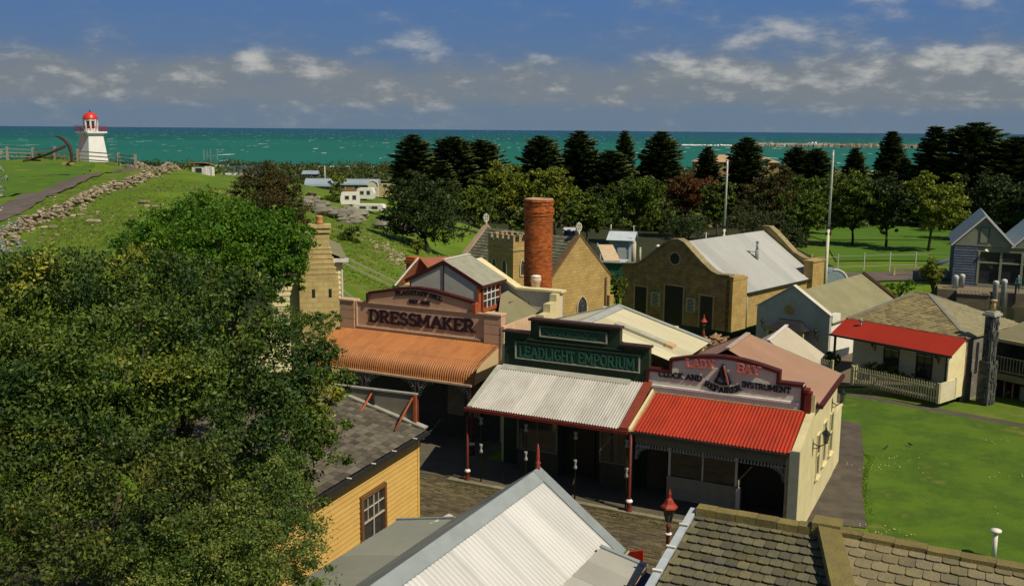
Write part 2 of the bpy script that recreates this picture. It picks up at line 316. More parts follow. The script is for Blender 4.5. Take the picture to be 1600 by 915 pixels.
# pond water and quay
m_pond=mat('pond_water',(.018,.022,.010),(.028,.032,.014),scale=.15,rough=.12,var=0,spec=.5,bump=.12,bscale=3)
struct('pond_water',MB().poly([(30,62,-3.35),(110,62,-3.35),(110,74,-3.35),(42,99,-3.35),(30,99,-3.35)]),m_pond)
# ---- street, lawn and paths
ORG=(4.2,33.0); A=-26.5
def fw(s,t,org=ORG,a=A): a=R(a); return (org[0]+s*math.cos(a)-t*math.sin(a),org[1]+s*math.sin(a)+t*math.cos(a))
def sheet(name,pts,m,z=0,thick=None):
    return struct(name,MB().poly([(x,y,z) for x,y in pts]),m)
m_street=mat('street_setts',(.085,.07,.045),(.125,.10,.05),(.15,.125,.075),scale=.7,rough=.95,var=.35,bump=.4,bscale=20)
m_joint=mat('street_joint',(.055,.045,.025),(.08,.07,.03),scale=1.5,rough=1)
sp_=sheet('street',[fw(-16,-14),fw(9.5,-14),fw(9.5,.0),fw(-16,0)],m_joint,.008)
b=MB(); row=0; t=-9.5
while t<-.32:
    s=-11+rr.random()*.2
    while s<3.2:
        w=rr.uniform(.2,.34)
        if rr.random()>.02:
            h=.012+rr.uniform(0,.02); tl=rr.uniform(-.006,.006); p=[fw(s,t),fw(s+w-.018,t),fw(s+w-.018,t+.135),fw(s,t+.135)]
            q=[(x,y,h+(tl if k<2 else -tl)) for k,(x,y) in enumerate(p)]; b.add([(x,y,.0) for x,y in p]+q,[(4,5,6,7),(0,1,5,4),(1,2,6,5),(2,3,7,6),(3,0,4,7)])
        s+=w
    t+=.155
b.build('setts',m_street,sp_,kind='stuff')
# raised footway with kerb under the verandahs
m_pave=mat('footway_flagstone',(.12,.11,.08),(.09,.08,.06),scale=1.5,rough=.9,bump=.3)
m_kerb=mat('kerb_stone',(.24,.215,.14),(.16,.15,.08),scale=2.5,rough=.95,var=.2,bump=.4)
b=MB(); 
p=[fw(-7.2,-.12),fw(5.25,-.12),fw(5.25,2.4),fw(-7.2,2.4)]; b.ext([(x,y,0) for x,y in p],(0,0,.12))
fo=struct('footway',b,m_pave)
s=-7.2
while s<5.2:
    w=rr.uniform(.7,1.1); w=min(w,5.25-s); q=[fw(s,-.36),fw(s+w-.02,-.36),fw(s+w-.02,-.125),fw(s,-.125)]; kb=MB().ext([(x,y,0) for x,y in q],(0,0,.115+rr.uniform(0,.012))); kb.build('kerb_stone',m_kerb,fo); s+=w
m_lawn=mat('mown_lawn',(.078,.145,.006),(.046,.10,.005),(.15,.16,.022),scale=.45,lo=.42,hi=.58,rough=.95,var=0,bump=.6,bscale=18,detail=9)
lawn=[(10.6,16),(40,16),(44,25),(34.2,35.3),(23.9,42.8),(16.9,48.9),(13.6,41.5),(14.7,39.2),(12.3,32.9),(10.8,26)]
sheet('lawn',lawn,m_lawn,.012)
def ribbon(name,c,w,m,dz=.03,sub=6):
    pts=[]
    for i in range(len(c)-1):
        for k in range(sub):
            t=k/sub; pts.append(((c[i][0]*(1-t)+c[i+1][0]*t),(c[i][1]*(1-t)+c[i+1][1]*t)))
    pts.append(c[-1][:2]); b=MB(); prev=None
    for i,pnt in enumerate(pts):
        a=np.array(pts[max(0,i-1)]); d=np.array(pts[min(len(pts)-1,i+1)])-a; d/=np.linalg.norm(d); nx=np.array((-d[1],d[0])); ww=w if not hasattr(w,'__len__') else np.interp(i/(len(pts)-1),np.linspace(0,1,len(w)),w)
        r=[np.array(pnt)+nx*ww/2*k for k in (1,.33,-.33,-1)]; zz=max(t1(*q) for q in r)+dz; cur=[(q[0],q[1],t1(*q)+dz*(1 if abs(k)<2 else 1)) for k,q in enumerate(r)]
        if prev:
            for k in range(3): b.poly([prev[k],cur[k],cur[k+1],prev[k+1]])
        prev=cur
    return struct(name,b,m)
sheet('side_yard',[fw(-16,.01),fw(-7.22,.01),fw(-7.22,6),fw(-16,6)],m_pave,.02)
ribbon('path',[(10.9,32.0),(12.0,35.8),(13.4,39.6),(15.0,44.5),(16.3,50.4),(17,56)],[2.2,2.3,2.3,2.2,2.4,2.4],m_asph,.03)
ribbon('footpath',[(15.6,50.8),(19.7,46.9),(23.1,43.4),(26.,40.6),(34,34.5),(44,27)],[3.0,2.9,2.8,2.5,2.5,2.5],m_asph,.045)
m_road=mat('hill_road_gravel',(.13,.105,.09),(.09,.078,.065),scale=.5,rough=.95,bump=.3)
hr=[at(-60,345,78),at(20,325,90),at(60,303,103),at(120,286,116),at(180,273,130),at(222,266,140),at(215,259,150),at(170,256,158)]
ribbon('hill_road',[q[:2] for q in hr],[3.6,3.4,3.2,3.2,3.4,4,3.5,3.],m_road,.12,10)
m_grass2=mat('hill_top_lawn',(.075,.15,.008),(.055,.12,.006),scale=.2,rough=.95,var=0,bump=.4,bscale=8)
park=[(30,104),(80,104),(110,190),(20,190)]
m_park=mat('park_lawn',(.07,.15,.006),(.05,.12,.004),scale=.1,rough=.95,var=0)
# ================================================================ LETTERING (own slab-serif strokes)
def arc(cx_,cy_,rx,ry,a0,a1,n=8): return [(cx_+rx*math.cos(R(a0+(a1-a0)*i/n)),cy_+ry*math.sin(R(a0+(a1-a0)*i/n))) for i in range(n+1)]
G={ # width, strokes, serifs (x,y)
'A':(.9,[[(.1,0),(.45,1)],[(.8,0),(.45,1)],[(.25,.36),(.65,.36)]],[(.1,0),(.8,0)]),
'B':(.75,[[(.15,0),(.15,1)],[(.15,1),(.45,1)]+arc(.45,.76,.2,.24,90,-90)+[(.15,.52)],[(.45,.52)]+arc(.45,.26,.25,.26,90,-90)+[(.15,0)]],[(.15,0),(.15,1)]),
'C':(.8,[arc(.43,.5,.33,.5,50,310,14)],[]),
'D':(.85,[[(.15,0),(.15,1)],[(.15,1),(.38,1)]+arc(.38,.5,.34,.5,90,-90,10)+[(.15,0)]],[(.15,0),(.15,1)]),
'E':(.75,[[(.15,0),(.15,1)],[(.15,1),(.66,1),(.66,.82)],[(.15,.52),(.52,.52)],[(.15,0),(.68,0),(.68,.2)]],[(.15,0),(.15,1)]),
'F':(.7,[[(.15,0),(.15,1)],[(.15,1),(.64,1),(.64,.82)],[(.15,.52),(.5,.52)]],[(.15,0),(.15,1)]),
'G':(.85,[arc(.43,.5,.33,.5,50,330,14),[(.5,.42),(.76,.42),(.76,.1)]],[]),
'H':(.85,[[(.15,0),(.15,1)],[(.7,0),(.7,1)],[(.15,.5),(.7,.5)]],[(.15,0),(.15,1),(.7,0),(.7,1)]),
'I':(.4,[[(.2,0),(.2,1)]],[(.2,0),(.2,1)]),
'K':(.85,[[(.15,0),(.15,1)],[(.15,.4),(.68,1)],[(.33,.58),(.72,0)]],[(.15,0),(.15,1),(.68,1),(.72,0)]),
'L':(.7,[[(.15,0),(.15,1)],[(.15,0),(.64,0),(.64,.22)]],[(.15,0),(.15,1)]),
'M':(1.05,[[(.15,0),(.15,1)],[(.15,1),(.5,.25),(.86,1)],[(.86,0),(.86,1)]],[(.15,0),(.86,0),(.1,1),(.9,1)]),
'N':(.9,[[(.15,0),(.15,1)],[(.15,1),(.72,0)],[(.72,0),(.72,1)]],[(.15,0),(.15,1),(.72,1)]),
'O':(.85,[arc(.43,.5,.33,.5,0,360,18)],[]),
'P':(.75,[[(.15,0),(.15,1)],[(.15,1),(.42,1)]+arc(.42,.72,.23,.28,90,-90)+[(.15,.44)]],[(.15,0),(.15,1)]),
'R':(.85,[[(.15,0),(.15,1)],[(.15,1),(.42,1)]+arc(.42,.74,.22,.26,90,-90)+[(.15,.48)],[(.4,.48),(.7,0)]],[(.15,0),(.15,1),(.72,0)]),
'S':(.7,[arc(.36,.75,.24,.25,30,270,10)+arc(.36,.25,.26,.25,90,-150,10)],[]),
'T':(.75,[[(.38,0),(.38,1)],[(.08,.82),(.08,1),(.68,1),(.68,.82)]],[(.38,0)]),
'U':(.85,[[(.15,1),(.15,.3)]+arc(.43,.3,.28,.3,180,360,8)+[(.71,1)]],[(.15,1),(.71,1)]),
'V':(.85,[[(.1,1),(.43,0),(.76,1)]],[(.1,1),(.76,1)]),
'W':(1.1,[[(.1,1),(.33,0),(.55,.8),(.77,0),(1.,1)]],[(.1,1),(1.,1)]),
'X':(.8,[[(.1,0),(.7,1)],[(.1,1),(.7,0)]],[]),
'Y':(.85,[[(.1,1),(.43,.5),(.76,1)],[(.43,.5),(.43,0)]],[(.43,0),(.1,1),(.76,1)]),
'1':(.45,[[(.08,.8),(.25,1),(.25,0)]],[(.25,0)]),
'8':(.7,[arc(.36,.74,.2,.24,0,360,14),arc(.36,.26,.26,.26,0,360,14)],[]),
'6':(.7,[arc(.36,.28,.25,.28,0,360,14),arc(.55,.3,.45,.68,100,180,8)],[]),
'.':(.3,[[(.12,.04),(.12,.1)]],[]), ' ':(.4,[],[])}
def glyph(ch,h,sw,depth,serif=True):
    """letter standing up in the x-z plane, front at y=-depth"""
    w,st,se=G[ch]; b=MB(); k=0
    for pl in st:
        for i in range(len(pl)-1):
            a=np.array(pl[i])*h; c=np.array(pl[i+1])*h; d=c-a; l_=np.linalg.norm(d); 
            if l_<1e-6: continue
            d/=l_; nx=np.array((-d[1],d[0]))*sw/2; a2=a-d*sw*.28; c2=c+d*sw*.28; k+=1; dp=depth+.0006*(k%7)
            b.ext([(q[0],-dp,q[1]) for q in (a2-nx,c2-nx,c2+nx,a2+nx)],(0,dp,0))
    if serif:
        for x,z in se:
            k+=1; dp=depth+.0006*(k%7)+.004; z0=z*h-(sw*.3 if z>.5 else sw*.2); b.box(x*h-sw*1.05,x*h+sw*1.05,-dp,0,z0,z0+sw*.5)
    return b,w*h
def lettering(T_,text,s0,s1,z,h,sw,depth,tfront,m,parent=None,fn=None,serif=True,name='letter',xs=1.0):
    """lay letters from s0 to s1 on the plane t=tfront, each letter a part; fn(u)->(dz,tilt)"""
    tot=sum(G[c][0] for c in text)*h; k=(s1-s0)/tot; s=s0
    for c in text:
        b,w=glyph(c,h,sw,depth,serif)
        if c!=' ':
            u=(s+w*k/2-s0)/(s1-s0); dz,tl=(fn(u) if fn else (0,0)); v=[]
            for x,y,zz in b.v:
                X_=(x-w/2)*k; v.append((s+w*k/2+X_*math.cos(tl)-zz*math.sin(tl),tfront+y,z+dz+X_*math.sin(tl)+zz*math.cos(tl)))
            b.v=v; T_.part(name,b,m,parent)
        s+=w*k
# ================================================================ SHOP ROW
def window(T_,parent,axis,c,w,h,z,out=1,m_f=m_white,mg=m_glass,nx=2,nz=2,fr=.06,dep=.08,name='window',sill=True):
    """sash window on plane axis='t' (t=c[1]) or 's' (s=c[0]); out = outward sign"""
    def q(a0,a1,d0,d1,z0,z1):
        d0,d1=sorted((d0*out,d1*out))
        return (c[0]+a0,c[0]+a1,c[1]+d0,c[1]+d1,z0,z1) if axis=='t' else (c[0]+d0,c[0]+d1,c[1]+a0,c[1]+a1,z0,z1)
    f=MB(); f.box(*q(-w/2-fr,-w/2,-.02,dep,z-fr,z+h+fr)).box(*q(w/2,w/2+fr,-.02,dep,z-fr,z+h+fr)).box(*q(-w/2,w/2,-.02,dep-.003,z+h,z+h+fr)).box(*q(-w/2,w/2,-.02,dep-.003,z-fr,z))
    for i in range(1,nx): x=-w/2+w*i/nx; f.box(*q(x-.014,x+.014,0,dep*.55,z,z+h))
    for i in range(1,nz): zz=z+h*i/nz; t_=.022 if i*2==nz else .013; f.box(*q(-w/2,w/2,0,dep*.6,zz-t_,zz+t_))
    fo=T_.part(name,f,m_f,parent)
    T_.part('pane',box(*q(-w/2,w/2,-.01,.012,z,z+h)),mg,fo)
    if sill: T_.part('sill',box(*q(-w/2-fr*1.4,w/2+fr*1.4,-.02,dep+.07,z-fr-.06,z-fr)),m_f,fo)
    return fo
def post(T_,s,t,z0,z1,m,r=.055,collar=m_white,base=True):
    b=MB(); b.lathe((s,t,z0),[(r*2.1,0),(r*2.1,.12),(r*1.6,.16),(r*1.6,.42),(r*1.9,.46),(r*1.25,.52),(r,.6),(r*.85,z1-z0)],n=10)
    p_=T_.part('post',b,m)
    if collar: T_.part('collar',MB().lathe((s,t,z0+.43),[(r*1.9,0),(r*2.4,.05),(r*1.3,.12)],n=10),collar,p_)
    return p_
def lace_bracket(T_,s,t,z,dirn,m,R_=.55):
    """quarter-round cast lace bracket"""
    b=MB(); n=9
    for i in range(n):
        a0=R(90*i/n); a1=R(90*(i+1)/n)
        p=lambda a,r:(s+dirn*(R_-r*math.cos(a))*1.,t,z-R_+r*math.sin(a))
        b.bar(p(a0,R_),p(a1,R_),.03,.025,(0,1,0))
        am=(a0+a1)/2; b.bar(p(am,R_),p(am,R_*.80),.028,.022,(0,1,0))
        cr_=p(am,R_); b.bar((s+dirn*.02,t,cr_[2]),cr_,.016,.016,(0,1,0))
    b.bar((s+dirn*.02,t,z-R_*1.05),(s+dirn*.02,t,z),.03,.03,(0,1,0)); b.bar((s,t,z-.02),(s+dirn*R_,t,z-.02),.03,.03,(1,0,0))
    return T_.part('lace_bracket',b,m,kind='stuff')
# ---- clock and instrument repairer
lb=Thing('corner_shop','grey fronted shop with red corrugated verandah roof and LADY BAY lettering on the stepped parapet','shop',ORG,A,(2.6,2.3,0))
m_lbface=mat('grey_render',(.72,.70,.58),(.65,.63,.51),scale=2,rough=.85,bump=.1)
arcp=[(.55+(4.36-.55)*i/12,5.04+.30*math.sin(math.pi*i/12)) for i in range(13)]
outl=[(-.3,.12),(-.3,4.6)]+[(.55,4.6)]+arcp+[(4.36,4.66),(5.2,4.66),(5.2,.12)]
wall=[(-.3,3.0),(5.2,3.0),(5.2,4.66),(4.36,4.66)]+arcp[::-1]+[(.55,4.6),(-.3,4.6)]
lb.part('parapet_wall',MB().ext([(s,2.30,z) for s,z in wall],(0,.28,0)),m_lbface)
cap=MB(); tops=[(-.3,4.6),(.55,4.6)]+arcp+[(4.36,4.66),(5.2,4.66)]
for i in range(len(tops)-1):
    a,c=tops[i],tops[i+1]
    if abs(a[0]-c[0])<.01: z0,z1=sorted((a[1],c[1])); cap.box(a[0]-.055,a[0]+.055,2.245,2.59,z0-.075,z1+.03)
    else:
        q=[(a[0],2.235,a[1]-.075),(c[0],2.235,c[1]-.075),(c[0],2.235,c[1]+.035),(a[0],2.235,a[1]+.035)]; cap.ext(q,(0,.36,0))
lb.part('coping',cap,m_maroon)
lb.part('side_trim',MB().box(-.36,-.25,2.24,2.58,3.05,4.62),m_maroon); lb.part('side_trim',MB().box(5.15,5.25,2.24,2.60,3.05,4.60),m_maroon)
lb.part('string_course',MB().box(-.22,5.08,2.22,2.30,3.98,4.05).box(-.22,5.08,2.26,2.30,3.72,3.98),m_white)
m_pink=mat('coral_lettering',(.62,.20,.15),(.50,.14,.11),scale=6,rough=.7)
def curve(c0,h0,h1): return lambda u:(h0-(u-c0)**2*h1, -(u-c0)*h1*.9)
lettering(lb,'LADY',1.13,2.17,4.86,.28,.062,.07,2.30,m_pink,fn=lambda u:(.04*u,.05))
lettering(lb,'BAY',2.95,3.73,4.90,.28,.062,.09,2.30,m_pink,fn=lambda u:(-.05*u,-.06))
lettering(lb,'CLOCK AND',.10,1.72,4.38,.19,.036,.035,2.30,m_cast)
lettering(lb,'INSTRUMENT',3.12,4.80,4.36,.19,.036,.035,2.30,m_cast,fn=lambda u:(-.03*u,0))
lettering(lb,'REPAIRER',1.78,3.14,4.30,.19,.038,.035,2.30,m_cast,fn=lambda u:(-.24+.8*(u-.5)**2,(u-.5)*.8))
# sextant emblem between the words
b=MB(); top=(2.46,5.08); 
for x,w_ in ((2.20,.07),(2.74,.07)): b.bar((top[0],2.24,top[1]),(x,2.24,4.40),w_,.09,(0,1,0))
ap=[(2.46+.36*math.sin(R(a)),4.74-.36*math.cos(R(a))) for a in range(-52,53,8)]
for i in range(len(ap)-1): b.bar((ap[i][0],2.235,ap[i][1]),(ap[i+1][0],2.235,ap[i+1][1]),.07,.08,(0,1,0))
b.bar((2.46,2.225,5.02),(2.52,2.225,4.40),.05,.07,(0,1,0)); b.bar((2.30,2.23,4.66),(2.62,2.23,4.66),.05,.07,(0,1,0)); b.bar((2.38,2.22,4.95),(2.46,2.22,4.55),.09,.09,(0,1,0))
em=lb.part('sextant_emblem',b,m_cast); lb.part('index_arm',MB().bar((2.49,2.20,5.06),(2.68,2.20,4.42),.05,.05,(0,1,0)),m_pink,em)
m_redroof=mat('red_corrugated_paint',(.38,.034,.011),(.29,.027,.010),(.20,.035,.018),scale=2.4,rough=.5,spec=.35,var=.06,stretch=(1,.3,1),bump=.05)
lb.part('verandah_roof',MB().corr((.05,2.26,3.80),(1,0,0),5.31,[(0,0,0),(0,-1.2,-.41),(0,-2.42,-.80)],.118,.022,6),m_redroof)
lb.part('roof_flashing',MB().box(.02,5.2,2.16,2.28,3.74,3.80),mat('lichen_mortar',(.36,.30,.16),(.26,.21,.11),(.45,.40,.28),scale=6,rough=.95,bump=.5))
lb.part('barge_board',MB().ext([(-.10,2.28,3.78),(-.10,-.22,2.96),(-.10,-.22,3.06),(-.10,2.28,3.90)],(.05,0,0)),m_cream)
lb.part('parapet_gutter',MB().ext([(-.05,2.28,3.74),(-.05,-.2,2.9),(-.05,-.2,2.98),(-.05,2.28,3.82)],(.12,0,0)),MATS['lichen_mortar'])
lb.part('gutter',MB().box(.0,5.3,-.24,-.13,2.88,2.97),m_dark)
lb.part('fascia',MB().box(.1,5.3,-.06,.0,2.56,2.86),mat('olive_fascia',(.17,.165,.11),rough=.7))
val=MB(); n=46
for i in range(n):
    s=.18+(5.0)*i/n; zz=2.53-.05*abs(math.cos(math.pi*i/n*1.0))*0; val.bar((s,-.03,2.55),(s,-.03,2.44),.045,.03,(0,1,0)); val.bar((s-.04,-.03,2.43),(s+.04,-.03,2.43),.03,.03)
lb.part('lace_valance',val,mat('pale_iron_lace',(.30,.30,.27),rough=.6))
for s,d in ((.12,1),(5.2,-1)): lace_bracket(lb,s,-.03,2.48,d,MATS['pale_iron_lace'],.5)
post(lb,5.28,-.03,.12,2.9,mat('brown_paint',(.10,.045,.02),(.07,.03,.015),rough=.6),.05,m_white)
# side wall with coloured render, slit windows, lanterns
sw=MB().ext([(5.36,-.12,0),(5.36,-.12,3.05),(5.36,2.3,3.75),(5.36,2.3,4.35),(5.36,2.62,4.0),(5.36,7.3,4.0),(5.36,7.3,0)],(.26,0,0))
lb.part('side_wall',sw,m_cream)
lb.part('end_pilaster',MB().box(5.33,5.64,-.2,-.122,0,3.1),mat('grey_green_render',(.24,.25,.20),(.19,.20,.16),rough=.8))
lb.part('rubble_strip',MB().box(5.215,5.33,-.15,2.2,.12,2.95),MATS['lichen_mortar'])
lb.part('corner_ball',MB().lathe((5.5,-.35,0),[(.09,0),(.15,.08),(.16,.18),(.1,.28),(.02,.31)],n=12),m_white)
lb.part('side_parapet_end',MB().box(5.27,5.5,2.2,2.5,3.75,4.45).box(5.25,5.42,2.12,2.5,4.45,4.56),m_redpost)
for t_,z0,h in ((3.4,1.2,1.5),(4.7,1.3,1.5),(6.2,1.25,1.5)):
    window(lb,None,'s',(5.62,t_),.55,h,z0,1,m_cream,m_glass,1,2,.05,.05)
m_lbroof=mat('pink_brown_roof',(.36,.21,.13),(.31,.18,.115),(.26,.145,.09),scale=.9,rough=.55,stretch=(.5,1,1))
rf=MB(); P=(2.5,2.6,5.56); Q=(2.5,5.6,5.56); C1=(5.72,2.6,4.02); C2=(5.72,7.3,4.02); D1=(-.28,2.6,4.08); D2=(-.28,7.3,4.08)
rf.add([P,Q,C2,C1],[(0,3,2,1)]).add([P,Q,D2,D1],[(0,1,2,3)]).add([Q,C2,D2],[(0,1,2)])
rfo=lb.part('roof',rf,m_lbroof)
cp=MB(); cp.bar((2.5,2.6,5.6),(2.5,5.62,5.6),.16,.05).bar(Q,C2,.13,.05).bar(Q,D2,.13,.05); lb.part('ridge_capping',cp,mat('pale_capping',(.50,.40,.32),rough=.6),rfo)
for k in range(1,7):
    s=2.5+k*.46
lb.part('eave_gutter',MB().box(5.74,5.86,2.55,7.35,3.90,4.02).box(5.62,5.86,2.42,2.55,3.88,4.02),m_maroon,rfo)
lb.part('back_wall',MB().box(-.2,5.36,7.05,7.28,0,4.0).box(-.25,-.05,2.6,7.05,0,4.02),m_cream)
lb.part('annex_wall',MB().box(5.36,5.6,7.32,9.0,0,2.35).box(5.33,5.63,7.32,9.03,2.352,2.42),m_cream)
# shopfront in the shade of the verandah
m_shade=mat('olive_shade',(.07,.065,.045),(.05,.048,.035),rough=.8)  # dark olive with the shade under verandahs and eaves painted in
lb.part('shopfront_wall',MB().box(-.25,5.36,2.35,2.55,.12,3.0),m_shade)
lb.part('window_bay',MB().box(.75,3.30,1.62,2.35,.12,.95),mat('cream_dado',(.36,.34,.26),rough=.8))
bay=lb.part('display_window',MB().box(.78,.86,1.66,1.74,.95,2.5).box(3.18,3.26,1.66,1.74,.95,2.5).box(2.0,2.06,1.66,1.72,.95,2.5).box(.75,3.3,1.62,2.35,2.5,2.62),m_white)
lb.part('pane',MB().box(.86,3.18,1.69,1.71,.95,2.5),m_glass,bay)
lb.part('door',MB().box(3.9,4.8,2.28,2.35,.14,2.3),m_dark)
lb.part('corner_post',MB().box(3.27,3.42,1.50,1.66,.12,.96),m_white)
# ---- green fronted shop
le=Thing('green_shop','dark green stepped parapet shop with silver corrugated verandah and LEADLIGHT EMPORIUM lettering','shop',ORG,A,(-3.2,2.3,0))
m_green=mat('dark_green_paint',(.022,.045,.022),(.016,.034,.018),scale=2,rough=.5,var=.05); m_green2=mat('panel_green',(.025,.075,.045),(.02,.06,.035),scale=2,rough=.5,var=.05); m_green3=mat('lettering_green',(.035,.13,.085),rough=.4,var=.05); m_gline=mat('pale_green_bead',(.34,.38,.28),rough=.5)
o_=[(-6.15,3.0),(-.28,3.0),(-.28,5.35),(-1.42,5.35),(-1.42,5.95),(-5.04,5.95),(-5.04,5.40),(-6.15,5.40)]
le.part('parapet_wall',MB().ext([(s,2.32,z) for s,z in o_],(0,.26,0)),m_green)
le.part('coping',MB().box(-6.2,-5.04,2.2,2.62,5.40,5.47).box(-5.1,-1.36,2.2,2.62,5.95,6.03).box(-1.36,-.22,2.2,2.62,5.35,5.42),mat('brown_black_trim',(.05,.02,.012),rough=.5))
def panel(T_,s0,s1,z0,z1,t,mp_,ml):
    T_.part('sign_panel',MB().box(s0,s1,t-.02,t+.01,z0,z1),mp_)
    T_.part('bead',MB().box(s0-.05,s1+.05,t-.07,t-.015,z0-.05,z0).box(s0-.05,s0,t-.07,t-.015,z0,z1).box(s1,s1+.05,t-.07,t-.015,z0,z1),ml)
    T_.part('frame_top',MB().box(s0-.09,s1+.09,t-.09,t-.005,z1,z1+.07),m_green)
panel(le,-5.62,-.66,4.45,5.02,2.32,m_green2,m_gline)
panel(le,-4.60,-1.95,5.40,5.73,2.32,m_green2,m_gline)
le.part('moulding',MB().box(-5.1,-1.3,2.24,2.32,5.16,5.22),m_green)
lettering(le,'LEADLIGHT EMPORIUM',-5.5,-.78,4.52,.40,.062,.05,2.30,m_green3)
lettering(le,'COVERCROSS',-4.32,-2.3,5.47,.19,.035,.03,2.30,m_green3)
le.part('verandah_roof',MB().corr((-6.2,2.28,4.07),(1,0,0),5.78,[(0,0,0),(0,-1.2,-.51),(0,-2.5,-1.06)],.102,.022,6),m_galv)
le.part('roof_flashing',MB().ext([(-6.2,2.31,4.06),(-6.2,2.06,3.985),(-6.2,2.06,4.0),(-6.2,2.31,4.12)],(5.25,0,0)),mat('dull_flashing',(.42,.43,.36),rough=.6))
le.part('verge_strip',MB().ext([(-6.42,2.25,4.0),(-6.42,-.2,2.98),(-6.42,-.2,3.03),(-6.42,2.25,4.08)],(.24,0,0)),MATS['dull_flashing'])
le.part('barge_board',MB().ext([(-.42,2.3,4.03),(-.42,-.24,2.97),(-.42,-.24,3.08),(-.42,2.3,4.14)],(.30,0,0)),mat('brick_red_board',(.24,.05,.03),rough=.6))
le.part('gutter',MB().box(-6.5,-.1,-.32,-.21,2.86,2.97),m_redpost)
le.part('shopfront_wall',MB().box(-6.2,-.28,2.38,2.56,.12,3.0),m_green)
post(le,-6.45,-.1,.0,2.9,m_redpost,.05); post(le,.0,-.2,.0,2.9,m_redpost,.055)
m_col=mat('grey_white_iron',(.32,.32,.30),rough=.6)
for s,t_ in ((-5.9,-.05),(-4.05,-.05),(-2.1,-.05),(-.18,-.05)):
    p_=le.part('iron_post',MB().tube([(s,t_,.12),(s,t_,2.9)],.028,6),m_cast)
    for z0,z1,w_ in ((2.35,2.62,.06),(1.25,1.6,.055)):
        le.part('collar',MB().lathe((s,t_,z0),[(w_*1.25,0),(w_*1.25,(z1-z0)*.2),(w_*.5,(z1-z0)*.5),(w_*1.25,(z1-z0)*.8),(w_*1.25,z1-z0)],n=8),m_col,p_)
for a_,c_ in ((-5.3,-3.6),(-1.9,-.6)):
    f=MB().box(a_,c_,1.75,1.80,1.0,1.07).box(a_,c_,1.75,1.80,2.4,2.47).box(a_,a_+.07,1.74,1.81,1.0,2.47).box(c_-.07,c_,1.74,1.81,1.0,2.47).box((a_+c_)/2-.02,(a_+c_)/2+.02,1.76,1.80,1.07,2.4)
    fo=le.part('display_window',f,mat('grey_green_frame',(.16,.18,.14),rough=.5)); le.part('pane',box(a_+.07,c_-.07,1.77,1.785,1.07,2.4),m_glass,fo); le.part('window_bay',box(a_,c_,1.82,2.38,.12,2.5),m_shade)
le.part('door',box(-3.1,-2.3,2.30,2.38,.14,2.3),m_dark)
# main roof of the green shop: cream corrugated with grey ridge
m_cr=mat('cream_iron_roof',(.56,.53,.36),(.49,.455,.30),(.40,.37,.25),scale=.8,rough=.55,stretch=(.3,1,1))
rb=MB().corr((-3.2,2.62,5.95),(0,1,0),4.25,[(0,0,0),(1.9,0,-.56),(3.9,0,-1.14)],.125,.012,3).corr((-3.2,2.62,5.95),(0,1,0),4.25,[(0,0,0),(-1.7,0,-.5),(-3.3,0,-1.0)],.125,.012,3)
ro=le.part('roof',rb,m_cr)
le.part('ridge_capping',MB().ext([(-3.5,2.6,5.90),(-3.2,2.6,6.0),(-2.9,2.6,5.90),(-3.2,2.6,5.97)],(0,4.3,0)),mat('grey_capping',(.36,.38,.35),rough=.5),ro)
le.part('verge_capping',MB().bar((-3.2,6.86,6.0),(.72,6.86,4.85),.22,.05).bar((-3.2,6.86,6.0),(-6.5,6.86,5.0),.22,.05),MATS['grey_capping'],ro)
sk_=le.part('skylight',MB().ext([(-1.95,3.0,5.66),(-1.35,3.0,5.48),(-1.35,3.0,5.54),(-1.95,3.0,5.72)],(0,0,0.0001)) if False else MB().add([(-2.3,4.1,5.80),(-1.9,4.1,5.68),(-.25,4.1,5.20),(-.25,4.5,5.20),(-2.3,4.5,5.80),(-2.3,4.1,5.72),(-.25,4.1,5.10),(-.25,4.5,5.10),(-2.3,4.5,5.72)],[(0,1,2,3,4),(0,5,6,2),(2,6,7,3),(3,7,8,4),(4,8,5,0)]),mat('dusty_skylight',(.50,.48,.36),(.40,.38,.28),rough=.4),ro)
le.part('skylight_box',MB().ext([(-.25,4.05,5.06),(.05,4.05,4.98),(.05,4.05,5.12),(-.25,4.05,5.22)],(0,.5,0)),mat('tan_flashing',(.55,.40,.22),rough=.7),ro)
le.part('back_wall',MB().box(-6.4,.5,6.6,6.85,0,4.75).ext([(-6.4,6.6,4.75),(.5,6.6,4.75),(-3.2,6.6,5.85)],(0,.24,0)),m_cream)
le.part('side_wall',MB().box(-6.4,-6.2,2.6,6.6,0,4.8),m_cream)
# ---- dressmaker
dr=Thing('dressmaker_shop','pink fronted shop with rust-orange bullnose verandah and DRESSMAKER sign','shop',ORG,A,(-11.8,5.0,0))
m_dp=mat('salmon_render',(.56,.35,.23),(.50,.31,.20),scale=2,rough=.85,bump=.08); m_dp2=mat('salmon_panel',(.56,.34,.22),(.50,.30,.19),scale=2,rough=.85); m_dl=mat('light_salmon',(.58,.40,.26),rough=.8)
dr.part('parapet_wall',box(-15.1,-8.45,5.04,5.3,3.0,5.43),m_dp)
for s0,s1 in ((-15.9,-15.1),(-8.45,-7.65)):
    z=3.0
    for k in range(6):
        h=.405; dr.part('pier_block',box(s0,s1,4.92,5.34,z+.012,z+h-.012),m_dl if False else m_dp); z+=h
    dr.part('pier_core',box(s0+.02,s1-.02,4.95,5.32,3.0,5.43),m_dl)
    dr.part('pier_cap',box(s0-.03,s1+.03,4.88,5.38,5.43,5.50),m_dl)
dr.part('frame',MB().box(-15.1,-8.6,4.97,5.04,4.27,4.34).box(-15.06,-14.99,4.97,5.04,4.34,5.40).box(-15.1,-8.5,5.0,5.05,5.40,5.46),m_dl)
dr.part('lower_band',box(-15.1,-8.45,5.0,5.04,4.0,4.27),m_dp2)
